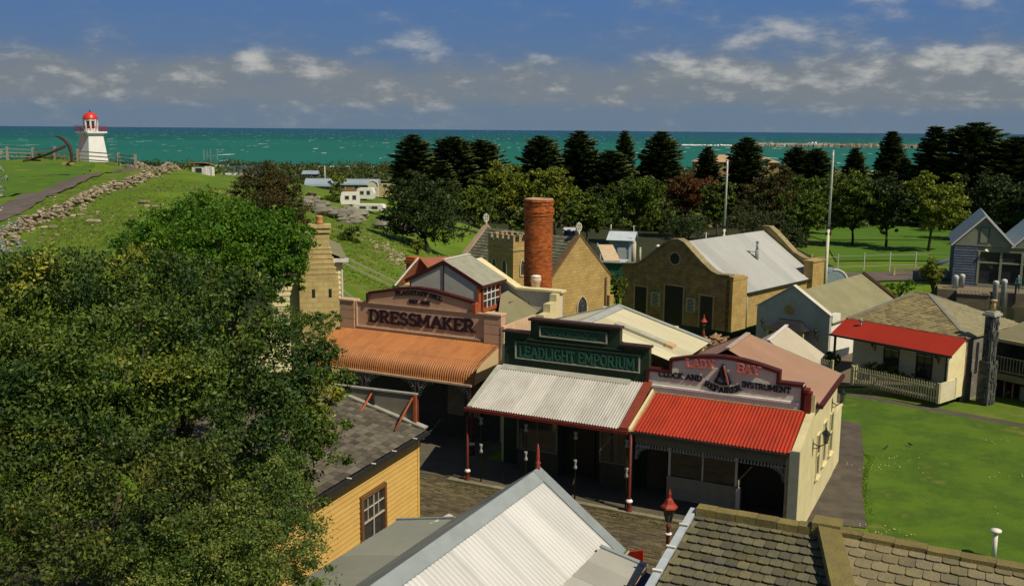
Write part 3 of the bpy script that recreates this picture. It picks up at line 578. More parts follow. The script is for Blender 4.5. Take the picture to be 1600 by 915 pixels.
pd=[(-14.4,5.47),(-8.95,5.47),(-8.95,5.86),(-9.2,5.92),(-11.0,6.22),(-11.8,6.27),(-12.5,6.22),(-14.4,5.86)]
dr.part('pediment',MB().ext([(s,5.08,z) for s,z in pd],(0,.2,0)),m_dp2)
pc=MB(); tp=[(-14.4,5.86),(-12.5,6.22),(-11.8,6.27),(-11.0,6.22),(-8.95,5.86)]
for i in range(4): a,c=tp[i],tp[i+1]; pc.ext([(a[0],5.02,a[1]-.06),(c[0],5.02,c[1]-.06),(c[0],5.02,c[1]+.05),(a[0],5.02,a[1]+.05)],(0,.32,0))
pc.box(-14.46,-14.36,4.95,5.3,5.46,5.86)
dr.part('pediment_coping',pc,m_maroon); dr.part('pediment_end',box(-9.05,-8.88,4.93,5.32,5.46,5.84),m_orange)
m_lett=mat('dark_purple_letter',(.035,.012,.018),rough=.6)
lettering(dr,'DRESSMAKER',-14.35,-8.95,4.60,.50,.105,.03,5.04,m_lett)
lettering(dr,'FLAGSTAFF HILL',-12.95,-10.6,5.83,.17,.045,.03,5.08,m_lett,fn=lambda u:(.12-.5*(u-.45)**2,-(u-.45)*.35))
lettering(dr,'EST. 1881',-12.25,-11.2,5.58,.15,.04,.03,5.08,m_lett)
prof_=[(0,0,0)]+[(0,-1.55,-.40)]+[(0,-1.55-.66*math.sin(R(a)),-.40-.08-.62*(1-math.cos(R(a)))) for a in range(12,91,13)]+[(0,-2.24,-1.24)]
m_ob=mat('rust_orange_iron',(.38,.15,.046),(.29,.112,.036),(.20,.075,.03),var=.05,scale=2.2,rough=.55,spec=.3,stretch=(1,.5,1))
dr.part('verandah_roof',MB().corr((-15.9,4.96,4.2),(1,0,0),8.1,prof_,.108,.022,6),m_ob)
# boarded end of the bullnose
en=MB(); pr_=[(4.96,4.16)]+[(4.96+p[1],4.16+p[2]) for p in prof_[1:]]; en.ext([(-7.82,y,z) for y,z in pr_]+[(-7.82,2.8,2.92),(-7.82,4.96,3.05)][::1],(.05,0,0)); dr.part('verandah_end_panel',en,mat('cream_boarding',(.60,.48,.28),(.50,.38,.20),scale=2,rough=.8,stretch=(1,8,1)))
dr.part('barge_trim',MB().tube([(-7.76,y,z) for y,z in pr_],.03,6),m_orange)
dr.part('gutter',box(-15.9,-7.8,2.60,2.70,2.90,2.98),m_dl)
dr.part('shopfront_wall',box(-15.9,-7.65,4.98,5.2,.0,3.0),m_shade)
for s in (-15.6,-13.1,-10.45,-7.85): post(dr,s,2.8,.0,2.92,m_redpost if s>-9 else m_maroon,.06)
m_lace=mat('pale_lace',(.42,.40,.33),rough=.7)
for s,ds in ((-13.1,(-1,1)),(-10.45,(-1,1)),(-7.85,(-1,))):
    for d in ds: lace_bracket(dr,s+.05*d,2.8,2.9,d,m_lace,.75)
dr.part('side_wall',MB().box(-7.65,-7.5,4.9,8,0,5.0),m_dl)
# pale porch slab between dressmaker and footway
dr.part('display_window',MB().box(-10.2,-8.6,4.88,4.97,.9,2.5),m_glass)
# lean-to roofs behind dressmaker
m_moss=mat('mossy_stone_slate',(.30,.26,.17),(.22,.21,.12),(.38,.34,.24),scale=3,rough=.95,bump=.4)
# ================================================================ MILL COTTAGE, STAIR WALL behind the dressmaker
mc=Thing('mill_cottage','pale gabled cottage with orange trim and a many paned loft window behind the DRESSMAKER parapet','cottage',ORG,A,(-12.3,9.5,0))
m_pale=mat('pale_grey_render',(.55,.53,.45),(.48,.46,.38),(.30,.29,.24),scale=1.2,rough=.9,bump=.1)
mc.part('gable_wall',MB().ext([(s,8.15,z) for s,z in [(-14.15,0),(-10.5,0),(-10.5,6.05),(-12.3,7.0),(-14.15,6.05)]],(0,.2,0)),m_pale)
mc.part('side_wall',MB().box(-10.7,-10.5,8.5,10.4,0,6.05).box(-14.15,-13.95,8.5,10.4,0,6.0),m_pale)
rf=MB().add([(-12.3,8.1,7.14),(-10.3,8.1,6.08),(-10.3,10.6,6.08),(-12.3,10.6,7.14),(-12.3,8.1,7.06),(-10.3,8.1,6.0),(-10.3,10.6,6.0),(-12.3,10.6,7.06)],[(0,3,2,1),(0,1,5,4),(1,2,6,5),(2,3,7,6)]).add([(-12.3,8.1,7.14),(-14.35,8.1,6.08),(-14.35,10.6,6.08),(-12.3,10.6,7.14),(-14.35,8.1,6.0),(-12.3,8.1,7.06)],[(0,1,2,3),(0,5,4,1)])
mr_=mc.part('roof',rf,mat('grey_lichen_roof',(.34,.34,.28),(.27,.27,.20),(.40,.39,.31),scale=2.5,rough=.9,bump=.2))
mc.part('ridge_capping',MB().bar((-12.3,8.1,7.16),(-12.3,10.6,7.16),.14,.04),m_white,mr_)
bb=MB()
for s1 in (-10.25,-14.4): bb.bar((-12.3,8.12,7.03),(s1,8.12,6.0),.05,.17,(0,0,1))
bb.bar((-10.28,8.1,6.0),(-10.28,10.6,6.0),.05,.12).bar((-12.3,8.13,5.0),(-12.3,8.13,7.0),.05,.04,(1,0,0)).bar((-14.13,8.13,4.4),(-14.13,8.13,6.0),.06,.05,(1,0,0))
mc.part('barge_boards',bb,m_maroon,mr_)
mc.part('corner_board',box(-10.56,-10.44,8.11,8.34,4.75,6.0),m_orange)
window(mc,None,'s',(-10.48,9.3),1.6,1.0,4.95,1,m_orange,m_glass,4,3,.09,.1)
wf=MB()
for i in range(1,4): wf.box(-10.44,-10.40,8.5+1.6*i/4-.02,8.5+1.6*i/4+.02,4.95,5.95)
for i in range(1,3): wf.box(-10.44,-10.41,8.5,10.1,4.95+1.0*i/3-.02,4.95+1.0*i/3+.02)
mc.part('glazing_bars',wf,m_white)
mc.part('stone_base',MB().ext([(-10.5,8.3,4.75),(-9.3,7.9,4.35),(-8.9,7.9,3.5),(-8.9,7.9,2.5),(-10.5,8.3,2.5)],(0,2.2,0)),m_moss)
mc.part('lean_to_roof',MB().add([(-10.45,10.35,5.35),(-10.45,12.2,5.55),(-7.9,12.2,4.0),(-7.9,8.4,3.75),(-9.6,8.4,4.6)],[(4,3,2,1,0)]),m_olive)
mc.part('lower_wall',MB().box(-10.4,-7.9,8.6,12.1,0,3.7),m_cream)
b=MB()
for k in range(5): b.bar((-12.5+.28*k,8.0,4.95-.12*k),(-12.1+.28*k,8.0,4.6-.12*k),.10,.05)
mc.part('gutter_pieces',b,m_white,kind='stuff')
sw_=Thing('stair_wall','cream parapet wall sloping down beside stone steps, below the tall brick chimney','wall',ORG,A,(-9,11.2,0))
sw_.part('parapet',MB().ext([(s,11.2,z) for s,z in [(-12.2,3),(-7.75,3),(-7.75,5.52),(-10.0,5.52),(-12.2,6.75)]],(0,.35,0)),m_pale)
cp=MB().ext([(s,11.05,z) for s,z in [(-12.2,6.75),(-10.0,5.52),(-7.6,5.52),(-7.6,5.62),(-9.97,5.62),(-12.2,6.87)]],(0,.6,0)); sw_.part('coping',cp,m_cream)
sw_.part('end_wall',MB().ext([(-7.9,8.6,z) if False else (-8.05,y,z) for y,z in [(11.2,2.8),(8.7,2.8),(8.7,4.35),(9.3,4.35),(9.3,4.75),(10.0,4.75),(10.0,5.15),(10.7,5.15),(10.7,5.5),(11.2,5.5)]],(.35,0,0)),m_cream)
m_step=mat('dark_steps',(.11,.10,.07),(.07,.065,.045),rough=.95)
for k in range(6): sw_.part('step',box(-10.3+.38*k,-9.85+.38*k,10.1,11.19,3.0,5.05-.28*k),m_step)
an=Thing('brown_roofed_annex','low building with brown iron roof and white ridge strip before the pointed chapel window','building',ORG,A,(-4,12,0))
z0=4.35
an.part('walls',box(-7.3,-3.2,8.8,15.5,0,3.6),m_cream)
r=MB().add([(-5.9,12.9,4.7),(-5.1,9.2,4.55),(-8.0,8.9,3.5),(-7.9,15.5,3.5),(-3.0,15.5,3.45),(-3.0,8.9,3.45)],[(0,1,2,3),(1,0,4,5),(0,3,4),(1,5,2)])
ar=an.part('roof',r,mat('brown_iron_roof',(.37,.20,.085),(.31,.165,.07),scale=1.2,rough=.6))
an.part('ridge_strip',MB().bar((-5.9,12.9,4.74),(-5.1,9.2,4.6),.5,.04),m_white,ar)
# rust roofed cottage further back, with brick chimney
rc=Thing('rust_roofed_hut','small hut with rusty red iron roof and brick chimney behind the mill cottage','hut',at(672,430,57)[:2],A,(0,0,2.))
rc.off=(0,0,2.); q=at(672,404,57)
zr=q[2]; 
r=MB().add([(-.7,0,zr),(.9,2.4,zr),(2.6,2.4,zr-1.5),(1.2,-.5,zr-1.5),(-1.7,-1.,zr-1.6),(-.5,2.4,zr-1.6)],[(0,3,2,1),(0,1,5,4)])
rc.part('roof',r,mat('rust_red_iron',(.27,.085,.045),(.22,.07,.04),scale=1.5,rough=.65)); rc.part('verge',MB().bar((-.75,-.05,zr+.03),(-1.75,-1.05,zr-1.55),.12,.08),m_white)
rc.part('walls',MB().box(-1.4,1.9,-.6,2.2,2.,zr-1.5),m_cream)
c=Thing('brick_chimney','short square orange brick chimney left of the mill cottage','chimney',at(647,440,58)[:2],A-8,(0,0,3.)); c.off=(0,0,3.); zt=at(647,401,58)[2]
b=MB(); z=3.
while z<zt-.35:
    for k in range(3): 
        o=(.0 if int(z*13)%2 else .1); x0=-.33+.22*k; b.box(x0+.006,x0+.214,-.33,-.12,z+.008,z+.085); b.box(.12,.33,x0+.006,x0+.214,z+.008,z+.085)
    z+=.09
c.part('brickwork',b,m_brick,kind='stuff'); c.part('core',box(-.32,.32,-.32,.32,3.,zt-.3),m_brick); c.part('cap',MB().box(-.4,.4,-.4,.4,zt-.35,zt-.15).box(-.34,.34,-.34,.34,zt-.15,zt),m_brick)
# ---- round factory chimney of individual bricks
cx0,cy0=1.31,50.; zt=9.64
ch=Thing('factory_chimney','tall round red brick chimney stack standing in front of the stone chapel','chimney',(cx0,cy0),0,(0,0,0))
b=MB(); core=MB().lathe((0,0,0),[(.70,0),(.64,zt-.1)],n=32); ch.part('core',core,m_mortar)
def ringb(b,r,z,n,off,h=.072,d=.07,g=.05):
    for k in range(n):
        a0=2*math.pi*(k+off)/n+g/n*2; a1=2*math.pi*(k+1+off)/n-g/n*2; rr_=r+rr.uniform(-.006,.008)
        v=[(q*math.cos(a),q*math.sin(a),zz) for zz in (z,z+h) for q,a in ((r-d,a0),(rr_,a0),(rr_,a1),(r-d,a1))]
        b.add(v,[(0,3,2,1),(4,5,6,7),(0,1,5,4),(1,2,6,5),(2,3,7,6),(3,0,4,7)])
z=3.2; k=0
while z<zt-.95: ringb(b,.725-.02*(z-3)/6,z,20,.5*(k%2)); z+=.085; k+=1
cb_=MB(); 
for dr_,n_ in ((.02,2),(.06,2),(.10,1),(.06,1),(.0,2),(.03,2),(.07,1)):
    for _ in range(n_): ringb(cb_,.705+dr_,z,20,.5*(k%2),.078,.12,.03); z+=.085; k+=1
ch.part('brickwork',b,m_brick,kind='stuff'); ch.part('corbelled_rim',cb_,m_brick,kind='stuff'); ch.part('rim_capping',MB().lathe((0,0,z),[(.74,0),(.72,.06),(.48,.07),(.47,-.5)],n=32),mat('pale_mortar_cap',(.42,.26,.16),rough=.9))
fl=Thing('flue_pot','short pale round clay flue at the foot of the factory chimney','flue',(1.15,47.6),0,(0,0,4.95)); fl.off=(0,0,0)
fl.part('pot',MB().lathe((0,0,0),[(.2,0),(.22,.9),(.26,.95),(.26,1.1),(.2,1.15)],n=16),mat('pale_clay',(.55,.42,.28),rough=.8)); fl.part('pot_rim',MB().lathe((0,0,1.15),[(.24,0),(.24,.06),(.1,.1)],n=16),m_white)
fl2=MB().box(-.5,.9,-.4,1.2,-1.2,0); fl.part('plinth',fl2,m_moss)
# ================================================================ CHAPEL
CO=(4.57,67.9); CA=44.3; GZ=-1.4
cp_=Thing('stone_chapel','sandstone chapel with steep slate roof, cross finials and crenellated tower behind the brick chimney','chapel',CO,CA,(-.0,4.8,GZ))
hw=2.95; ze=3.06; 
cp_.part('gable_wall',MB().ext([(-hw,-.1,GZ),(hw+.35,-.1,GZ),(hw+.35,-.1,2.9),(0,-.1,5.95),(-hw,-.1,2.95)],(0,.35,0)),m_stone)
cp_.part('side_wall',MB().box(-hw,-hw+.3,.25,9.4,GZ,2.9).box(hw-.05,hw+.3,.25,9.4,GZ,2.85),m_stone)
cp_.part('far_gable_wall',MB().ext([(-hw,9.3,GZ),(hw,9.3,GZ),(hw,9.3,2.9),(0,9.3,5.9),(-hw,9.3,2.95)],(0,.3,0)),m_stone)
m_chs=mat('chapel_slate',(.155,.155,.095),(.115,.12,.085),(.20,.18,.09),scale=1.2,rough=.9,var=.3,bump=.2)
rf=MB().add([(0,0.1,5.86),(-hw-.25,.1,2.72),(-hw-.25,9.5,2.72),(0,9.5,5.86)],[(0,3,2,1)]).add([(0,.1,5.86),(hw+.3,.1,2.72),(hw+.3,9.5,2.72),(0,9.5,5.86)],[(0,1,2,3)])
rfo=cp_.part('roof',rf,m_chs)
sl=MB(); sv_=np.array((-hw-.25,0,2.72-5.86)); Ls=np.linalg.norm(sv_); sv_/=Ls; nrm=np.array((-(5.86-2.72),0,hw+.25)); nrm/=np.linalg.norm(nrm)
for i in range(16):
    d0=i*Ls/16; k=0; t=.15+(.2 if i%2 else 0)
    while t<9.3:
        w=.40; a=np.array((0,t,5.86))+sv_*d0; lift=.035+rr.uniform(0,.02); e=a+sv_*(Ls/16)*1.02; al=np.array((0,w-.03,0))
        sl.add([a+nrm*.008,a+al+nrm*.008,e+al+nrm*lift,e+nrm*lift,e+al+nrm*.005,e+nrm*.005],[(0,1,2,3),(3,2,4,5)]); t+=w
cp_.part('slates',sl,m_chs,rfo,kind='stuff')
m_rake=mat('brown_coping',(.16,.10,.055),(.11,.07,.04),(.24,.18,.11),scale=3,rough=.95,bump=.3)
for t_,dz in ((0.08,.08),(9.4,.05)):
    g_=MB()
    for sgn in (-1,1): g_.bar((0,t_,5.98+dz),(sgn*(hw+.4),t_,2.85+dz),.42,.14,(0,0,1))
    cp_.part('gable_coping',g_,m_rake if t_<1 else mat('pinkish_coping',(.38,.28,.20),(.30,.22,.15),scale=3,rough=.9),label=None)
def cross(T_,s,t,z,k=1.):
    b=MB().box(s-.07*k,s+.07*k,t-.07*k,t+.07*k,z,z+.25*k)
    c_=np.array((s,t,z+.55*k))
    for i in range(8):
        a0=R(45*i);a1=R(45*(i+1)); p=lambda a:c_+np.array((math.cos(a)*.26*k,0,math.sin(a)*.30*k)); b.bar(p(a0),p(a1),.10*k,.09*k,(0,1,0))
    b.bar(c_-np.array((.30*k,0,0)),c_+np.array((.30*k,0,0)),.10*k,.08*k,(0,1,0)).bar(c_-np.array((0,0,.34*k)),c_+np.array((0,0,.38*k)),.10*k,.08*k,(0,1,0))
    return T_.part('cross_finial',b,mat('pale_stone_cross',(.50,.47,.38),rough=.9),kind='stuff')
cross(cp_,0,.05,6.05,.95); cross(cp_,0,9.4,6.05,.95)
def gothic(T_,axis,c,w,h,z,out,d=.10,parent=None,mg=None):
    """pointed arch window: light stone surround, dark recessed pane with tracery"""
    pts=[(-w/2,0),(w/2,0),(w/2,h*.5)]+[(w/2-w*(1-math.cos(R(a))),h*.5+w*math.sin(R(a))*(h*.5/(w*.866))) for a in range(10,61,10)]
    lf=[(-x,zz) for x,zz in pts[2:][::-1]]; pts=pts+lf[1:] if abs(pts[-1][0])<.02 else pts+lf
    f=lambda x,zz,dd:((c[0]+x,c[1]+dd*out,z+zz) if axis=='t' else (c[0]+dd*out,c[1]+x,z+zz))
    fr=MB(); sc_=1.0
    n=len(pts)
    for i in range(n):
        a,b_=pts[i],pts[(i+1)%n]; fr.bar(f(a[0],a[1],.03),f(b_[0],b_[1],.03),.09,.08,(0,1,0) if axis=='t' else (1,0,0))
    w_=T_.part('window_surround',fr,mat('pale_dressed_stone',(.50,.43,.27),rough=.9),parent,kind='stuff')
    pn=MB().add([f(x,zz,.015) for x,zz in pts],[tuple(range(n))]); T_.part('pane',pn,m_glass,w_)
    tr=MB(); 
    for k in (0,): tr.bar(f(0,0,.03),f(0,h*.8,.03),.035,.03,(0,1,0) if axis=='t' else (1,0,0))
    for q in range(8): a0=R(q*45);a1=R(q*45+45); r0=w*.2; tr.bar(f(r0*math.cos(a0),h*.62+r0*math.sin(a0),.03),f(r0*math.cos(a1),h*.62+r0*math.sin(a1),.03),.03,.03,(0,1,0) if axis=='t' else (1,0,0))
    T_.part('tracery',tr,mat('grey_lead',(.12,.12,.13),rough=.6),w_,kind='stuff')
gothic(cp_,'t',(.30,-.1),1.0,1.45,.35,-1)
cp_.part('downpipe',MB().tube([(2.75,-.2,GZ),(2.75,-.2,2.9)],.07,8),m_rake); cp_.part('buttress',box(2.85,3.3,-.45,-.1,GZ,1.6),m_stone)
# tower
S0,S1,T0,T1=-4.6,-3.02,1.75,4.2; TZ=5.7
tw=MB().box(S0,S1,T0,T1,GZ,TZ); tower=cp_.part('tower',tw,m_stone)
cp_.part('string_course',MB().box(S0-.06,S1+.06,T0-.06,T1+.06,5.12,5.24),mat('dressed_stone',(.40,.31,.17),(.33,.25,.13),scale=2,rough=.9),tower)
b=MB(); 
def merl(x0,x1,y0,y1): cp_.part('merlon',MB().box(x0,x1,y0,y1,TZ,TZ+.42).box(x0-.03,x1+.03,y0-.03,y1+.03,TZ+.42,TZ+.48),MATS['dressed_stone'],tower)
nT=5
for i in range(nT):
    t=T0+(T1-T0)*i/(nT-.5); merl(S0,S0+.18,t,t+.27); merl(S1-.18,S1,t,t+.27)
for i in range(1,3):
    s=S0+(S1-S0)*i/3+.02; merl(s,s+.25,T0,T0+.18); merl(s,s+.25,T1-.18,T1)
cp_.part('parapet_hollow',box(S0+.2,S1-.2,T0+.2,T1-.2,TZ,TZ+.02),m_dark,tower)
gothic(cp_,'s',(S0,3.55),.42,1.15,3.45,-1,parent=tower); gothic(cp_,'s',(S0,2.55),.42,1.15,3.45,-1,parent=tower); gothic(cp_,'t',(-3.75,T0),.42,1.15,3.4,-1,parent=tower)
# ================================================================ WAREHOUSE
WO=(16.13,72.04); WA=-42.5; WZ=-1.5
wh=Thing('stone_warehouse','long sandstone warehouse with curved front gable, pale grey iron roof and round gable window','warehouse',WO,WA,(-5,7,WZ))
cur=[(-9.95,2.6),(-8.75,2.72),(-8.3,2.86),(-7.6,3.35),(-6.8,3.95),(-6.0,4.55),(-5.45,4.86),(-4.75,4.93),(-4.2,4.72),(-3.4,4.05),(-2.5,3.3),(-1.75,2.78),(-1.2,2.60),(-.2,2.62)]
wh.part('front_gable',MB().ext([(-9.95,0,WZ)]+[(s,0,z) for s,z in cur]+[(-.2,0,WZ)],(0,.55,0)),m_stonef)
cpg=MB()
for i in range(len(cur)-1): a,c=cur[i],cur[i+1]; cpg.ext([(a[0],-.12,a[1]),(c[0],-.12,c[1]),(c[0],-.12,c[1]+.13),(a[0],-.12,a[1]+.13)],(0,.8,0))
wh.part('gable_coping',cpg,m_coping,kind='stuff')
wh.part('corner_buttress',MB().box(-.5,.05,.0,2.1,WZ,2.35).box(-.55,.08,.0,1.6,2.35,2.62).box(-.55,.08,1.6,2.15,2.35,2.45),m_stone)
wh.part('side_wall',box(-.45,-.1,2.1,14.2,WZ,1.25),m_stone); wh.part('left_wall',box(-9.95,-9.6,.55,14.2,WZ,1.3),m_stone); wh.part('back_wall',box(-9.6,-.45,13.9,14.25,WZ,1.3),m_stone)
bc=[(-9.9,1.3),(-9.9,2.4),(-8.9,2.5),(-7.5,3.4),(-6,4.6),(-5.3,5.0),(-4.6,5.0),(-3.8,4.4),(-2.2,3.0),(-1.2,2.55),(-.2,2.5),(-.2,1.3)]
wh.part('back_gable',MB().ext([(s,13.9,z) for s,z in bc],(0,.5,0)),m_stone)
cq=MB()
for i in range(1,len(bc)-2): a,c=bc[i],bc[i+1]; cq.ext([(a[0],13.75,a[1]),(c[0],13.75,c[1]),(c[0],13.75,c[1]+.12),(a[0],13.75,a[1]+.12)],(0,.8,0))
wh.part('back_coping',cq,m_coping,kind='stuff')
wh.part('end_buttress',MB().box(-.45,.35,12.2,14.3,WZ,2.6).box(-.52,.42,12.1,14.4,2.6,2.72),m_stone)
m_grey=mat('pale_grey_iron',(.39,.40,.38),(.345,.355,.335),scale=.5,rough=.5,stretch=(.2,1,1))
wr=MB().corr((-5.1,.55,4.72),(0,1,0),13.35,[(0,0,0),(2.5,0,-1.72),(5.15,0,-3.52)],.20,.012,3).corr((-5.1,.55,4.72),(0,1,0),13.35,[(0,0,0),(-2.4,0,-1.7),(-4.6,0,-3.3)],.20,.012,3)
wro=wh.part('roof',wr,m_grey); wh.part('gutter',box(.0,.14,2.15,12.15,1.08,1.20),m_dark,wro)
vp=wh.part('vent_pipe',MB().tube([(-2.6,8.2,2.6),(-2.6,8.2,3.75)],.15,10).tube([(-2.6,8.2,3.75),(-2.6,8.2,4.25)],.09,10).lathe((-2.6,8.2,4.25),[(.05,0),(.17,.08),(.02,.2)],n=10),mat('dull_grey_metal',(.22,.23,.21),rough=.5),wro)
wh.part('pipe_stay',MB().bar((-2.6,8.2,3.5),(-3.5,8.0,3.6),.04,.04).bar((-2.6,8.2,3.0),(-3.2,8.1,3.35),.04,.04),MATS['dull_grey_metal'],vp)
wh.part('roundel',MB().ext([(-5.0+.42*math.cos(R(a)),-.03,3.52+.42*math.sin(R(a))) for a in range(0,360,24)],(0,.05,0)),m_dark)
ro_=MB()
for i in range(16): a0=R(i*22.5);a1=R(i*22.5+22.5); ro_.bar((-5+.5*math.cos(a0),-.04,3.52+.5*math.sin(a0)),(-5+.5*math.cos(a1),-.04,3.52+.5*math.sin(a1)),.14,.08,(0,1,0))
wh.part('roundel_surround',ro_,MATS['dressed_stone'],kind='stuff')
for s0,s1,z1 in ((-8.62,-7.52,1.0),(-5.8,-4.17,1.4),(-2.63,-1.55,.95)):
    d=wh.part('doorway',box(s0,s1,-.03,.0,WZ,z1),m_dark); wh.part('door_surround',MB().box(s0-.14,s0,-.06,0,WZ,z1+.14).box(s1,s1+.14,-.06,0,WZ,z1+.14).box(s0,s1,-.06,0,z1,z1+.14),MATS['dressed_stone'],d)
m_post=mat('poster_paper',(.40,.40,.32),(.33,.33,.26),scale=4,rough=.8)
for s0,s1,z0,z1 in ((-7.1,-6.25,-.35,.72),(-3.88,-3.05,-.42,.65)):
    p_=wh.part('poster',box(s0,s1,-.05,0,z0,z1),m_post); tl=MB()
    for k in range(9): tl.box(s0+.10+.05*(k%2),s1-.10-.06*((k+1)%3),-.056,-.05,z1-.16-k*.105,z1-.11-k*.105)
    wh.part('printed_lines',tl,m_cast,p_,kind='stuff')
wh.part('downpipe',MB().tube([(-.02,2.3,WZ),(-.02,2.3,1.1)],.06,8),m_zinc)
# ================================================================ TENT ROOF SHED, BLUE-GREY COTTAGE
ts=Thing('cream_roofed_shed','small shed with cream iron gable roof behind the pink-brown roof','shed',ORG,A,(2,16,0))
r=MB().corr((1.55,14.0,3.62),(0,1,0),4.0,[(0,0,0),(1.9,0,-1.22)],.30,.02,4).corr((1.55,14.0,3.62),(0,1,0),4.0,[(0,0,0),(-1.9,0,-1.22)],.30,.02,4)
m_tent=mat('cream_pink_iron',(.46,.41,.31),(.40,.355,.265),scale=1,rough=.6); t_=ts.part('roof',r,m_tent); ts.part('ridge_capping',MB().bar((1.55,13.9,3.68),(1.55,18.05,3.68),.16,.04),m_white,t_)
ts.part('walls',MB().box(-.2,3.3,14.1,17.9,0,2.4).ext([(-.2,17.7,2.4),(3.3,17.7,2.4),(1.55,17.7,3.55)],(0,.2,0)),m_pale)
BO=(15.24,60.39); BA=-40
bg_=Thing('blue_grey_cottage','pale blue-grey gabled cottage with olive roof, round vent and dark hooded bay window','cottage',BO,BA,(2.15,5,-.3))
m_blue=mat('blue_grey_render',(.35,.37,.34),(.29,.31,.285),(.38,.37,.29),scale=1.1,rough=.9,bump=.1)
bg_.part('front_gable',MB().ext([(s,0,z) for s,z in [(-.14,-.4),(4.5,-.4),(4.5,2.42),(2.15,3.95),(-.14,2.5)]],(0,.3,0)),m_blue)
gc=MB()
for a,c in (((-.2,2.5),(2.15,3.99)),((2.15,3.99),(4.55,2.44))): gc.ext([(a[0],-.05,a[1]),(c[0],-.05,c[1]),(c[0],-.05,c[1]+.07),(a[0],-.05,a[1]+.07)],(0,.42,0))
bg_.part('gable_coping',gc,m_pale)
bg_.part('side_wall',MB().box(4.2,4.45,.3,10.6,-.4,2.0),mat('white_render',(.70,.69,.62),(.6,.59,.52),scale=1.5,rough=.85)); bg_.part('parapet_return',box(4.2,4.55,.3,1.5,2.0,2.45),MATS['white_render'])
bg_.part('left_wall',box(-.14,.1,.3,10.6,-.4,2.0),m_blue)
o_r=bg_.part('roof',MB().add([(2.15,.3,3.6),(4.62,.3,1.98),(4.62,10.9,1.98),(2.15,10.9,3.6),(-.3,.3,2.0),(-.3,10.9,2.0)],[(0,1,2,3),(0,3,5,4)]),m_olive)
bg_.part('verge_board',MB().bar((2.15,10.95,3.64),(4.8,10.95,1.95),.12,.16).bar((2.15,11.2,3.72),(4.8,11.2,2.0),.10,.08),mat('brown_board',(.11,.06,.03),rough=.7),o_r)
bg_.part('back_gable',MB().ext([(-.1,10.6,-.4),(4.4,10.6,-.4),(4.4,10.6,2),(2.15,10.6,3.5),(-.1,10.6,2)],(0,.2,0)),m_pale)
bg_.part('round_vent',MB().ext([(1.98+.30*math.cos(R(a)),-.06,2.55+.30*math.sin(R(a))) for a in range(0,360,20)],(0,.08,0)),mat('ochre_vent',(.22,.16,.04),(.30,.24,.10),scale=8,rough=.8))
# hooded bay
hd=MB(); 
for k in range(6):
    u0=k/6;u1=(k+1)/6; f0=lambda u:(.72+.55*u*u, .10+1.0*u, 1.92-.55*u+.12*u*u)
    a=f0(u0);c=f0(u1); cs=2.15
    hd.add([(cs-a[0],-a[1],a[2]),(cs+a[0],-a[1],a[2]),(cs+c[0],-c[1],c[2]),(cs-c[0],-c[1],c[2]),(cs-a[0],0,a[2]),(cs-c[0],0,c[2]),(cs+a[0],0,a[2]),(cs+c[0],0,c[2])],[(0,1,2,3),(4,0,3,5),(1,6,7,2)])
hd.box(1.43,2.87,-.1,0,1.85,1.95)
bg_.part('bay_hood',hd,mat('black_hood',(.025,.025,.028),rough=.5))
b_=bg_.part('bay_window',MB().box(1.0,3.3,-.9,0,-.4,.2).box(1.0,1.12,-.9,-.75,.2,1.3).box(3.18,3.3,-.9,-.75,.2,1.3).box(2.1,2.2,-.9,-.8,.2,1.3).box(1.0,3.3,-.9,-.75,1.3,1.42),mat('ochre_paint',(.50,.40,.18),rough=.6))
bg_.part('pane',box(1.12,3.18,-.84,-.82,.2,1.3),m_glass,b_)
def lantern(name,label,loc,rot,bracket=.38,z=0,m_=None,group='wall lanterns'):
    T_=Thing(name,label,'lantern',loc[:2],math.degrees(rot),(0,0,loc[2]),group); T_.off=(0,0,0); m_=m_ or m_cast; k=bracket
    b=MB().tube([(0,0,-.35),(0,0,.1)],.02,6).tube([(0,0,-.05),(k*.5,0,-.14),(k,0,-.02)],.018,6).tube([(0,0,-.25),(k*.4,0,-.2),(k*.7,0,-.1)],.014,6); T_.part('bracket',b,m_)
    T_.part('lamp_base',MB().lathe((k,0,0),[(.06,0),(.085,.02),(.085,.04)],6),m_); T_.part('lamp_hood',MB().lathe((k,0,.32),[(.15,0),(.15,.03),(.07,.13),(.03,.16),(.015,.24)],6,smooth=False),m_)
    T_.part('lamp_glass',MB().lathe((k,0,.04),[(.075,0),(.125,.28)],6,smooth=False),mat('smoky_glass',(.06,.065,.06),rough=.15,spec=.7,var=0))
    return T_
def wl(org,a,s,t,z,deg,label,k=.38):
    p=fw(s,t,org,a); lantern('wall_lantern',label,(p[0],p[1],z),R(a+deg),k)
wl(ORG,A,5.62,2.3,2.75,0,'black wall lantern on cream side wall nearest the red verandah',.42)
wl(ORG,A,5.62,6.1,3.25,0,'black wall lantern high on the cream side wall towards the picket fence',.35)
wl(BO,BA,.45,0,1.35,-90,'black wall lantern left of the hooded bay window'); wl(BO,BA,3.85,0,1.2,-90,'black wall lantern right of the hooded bay window')
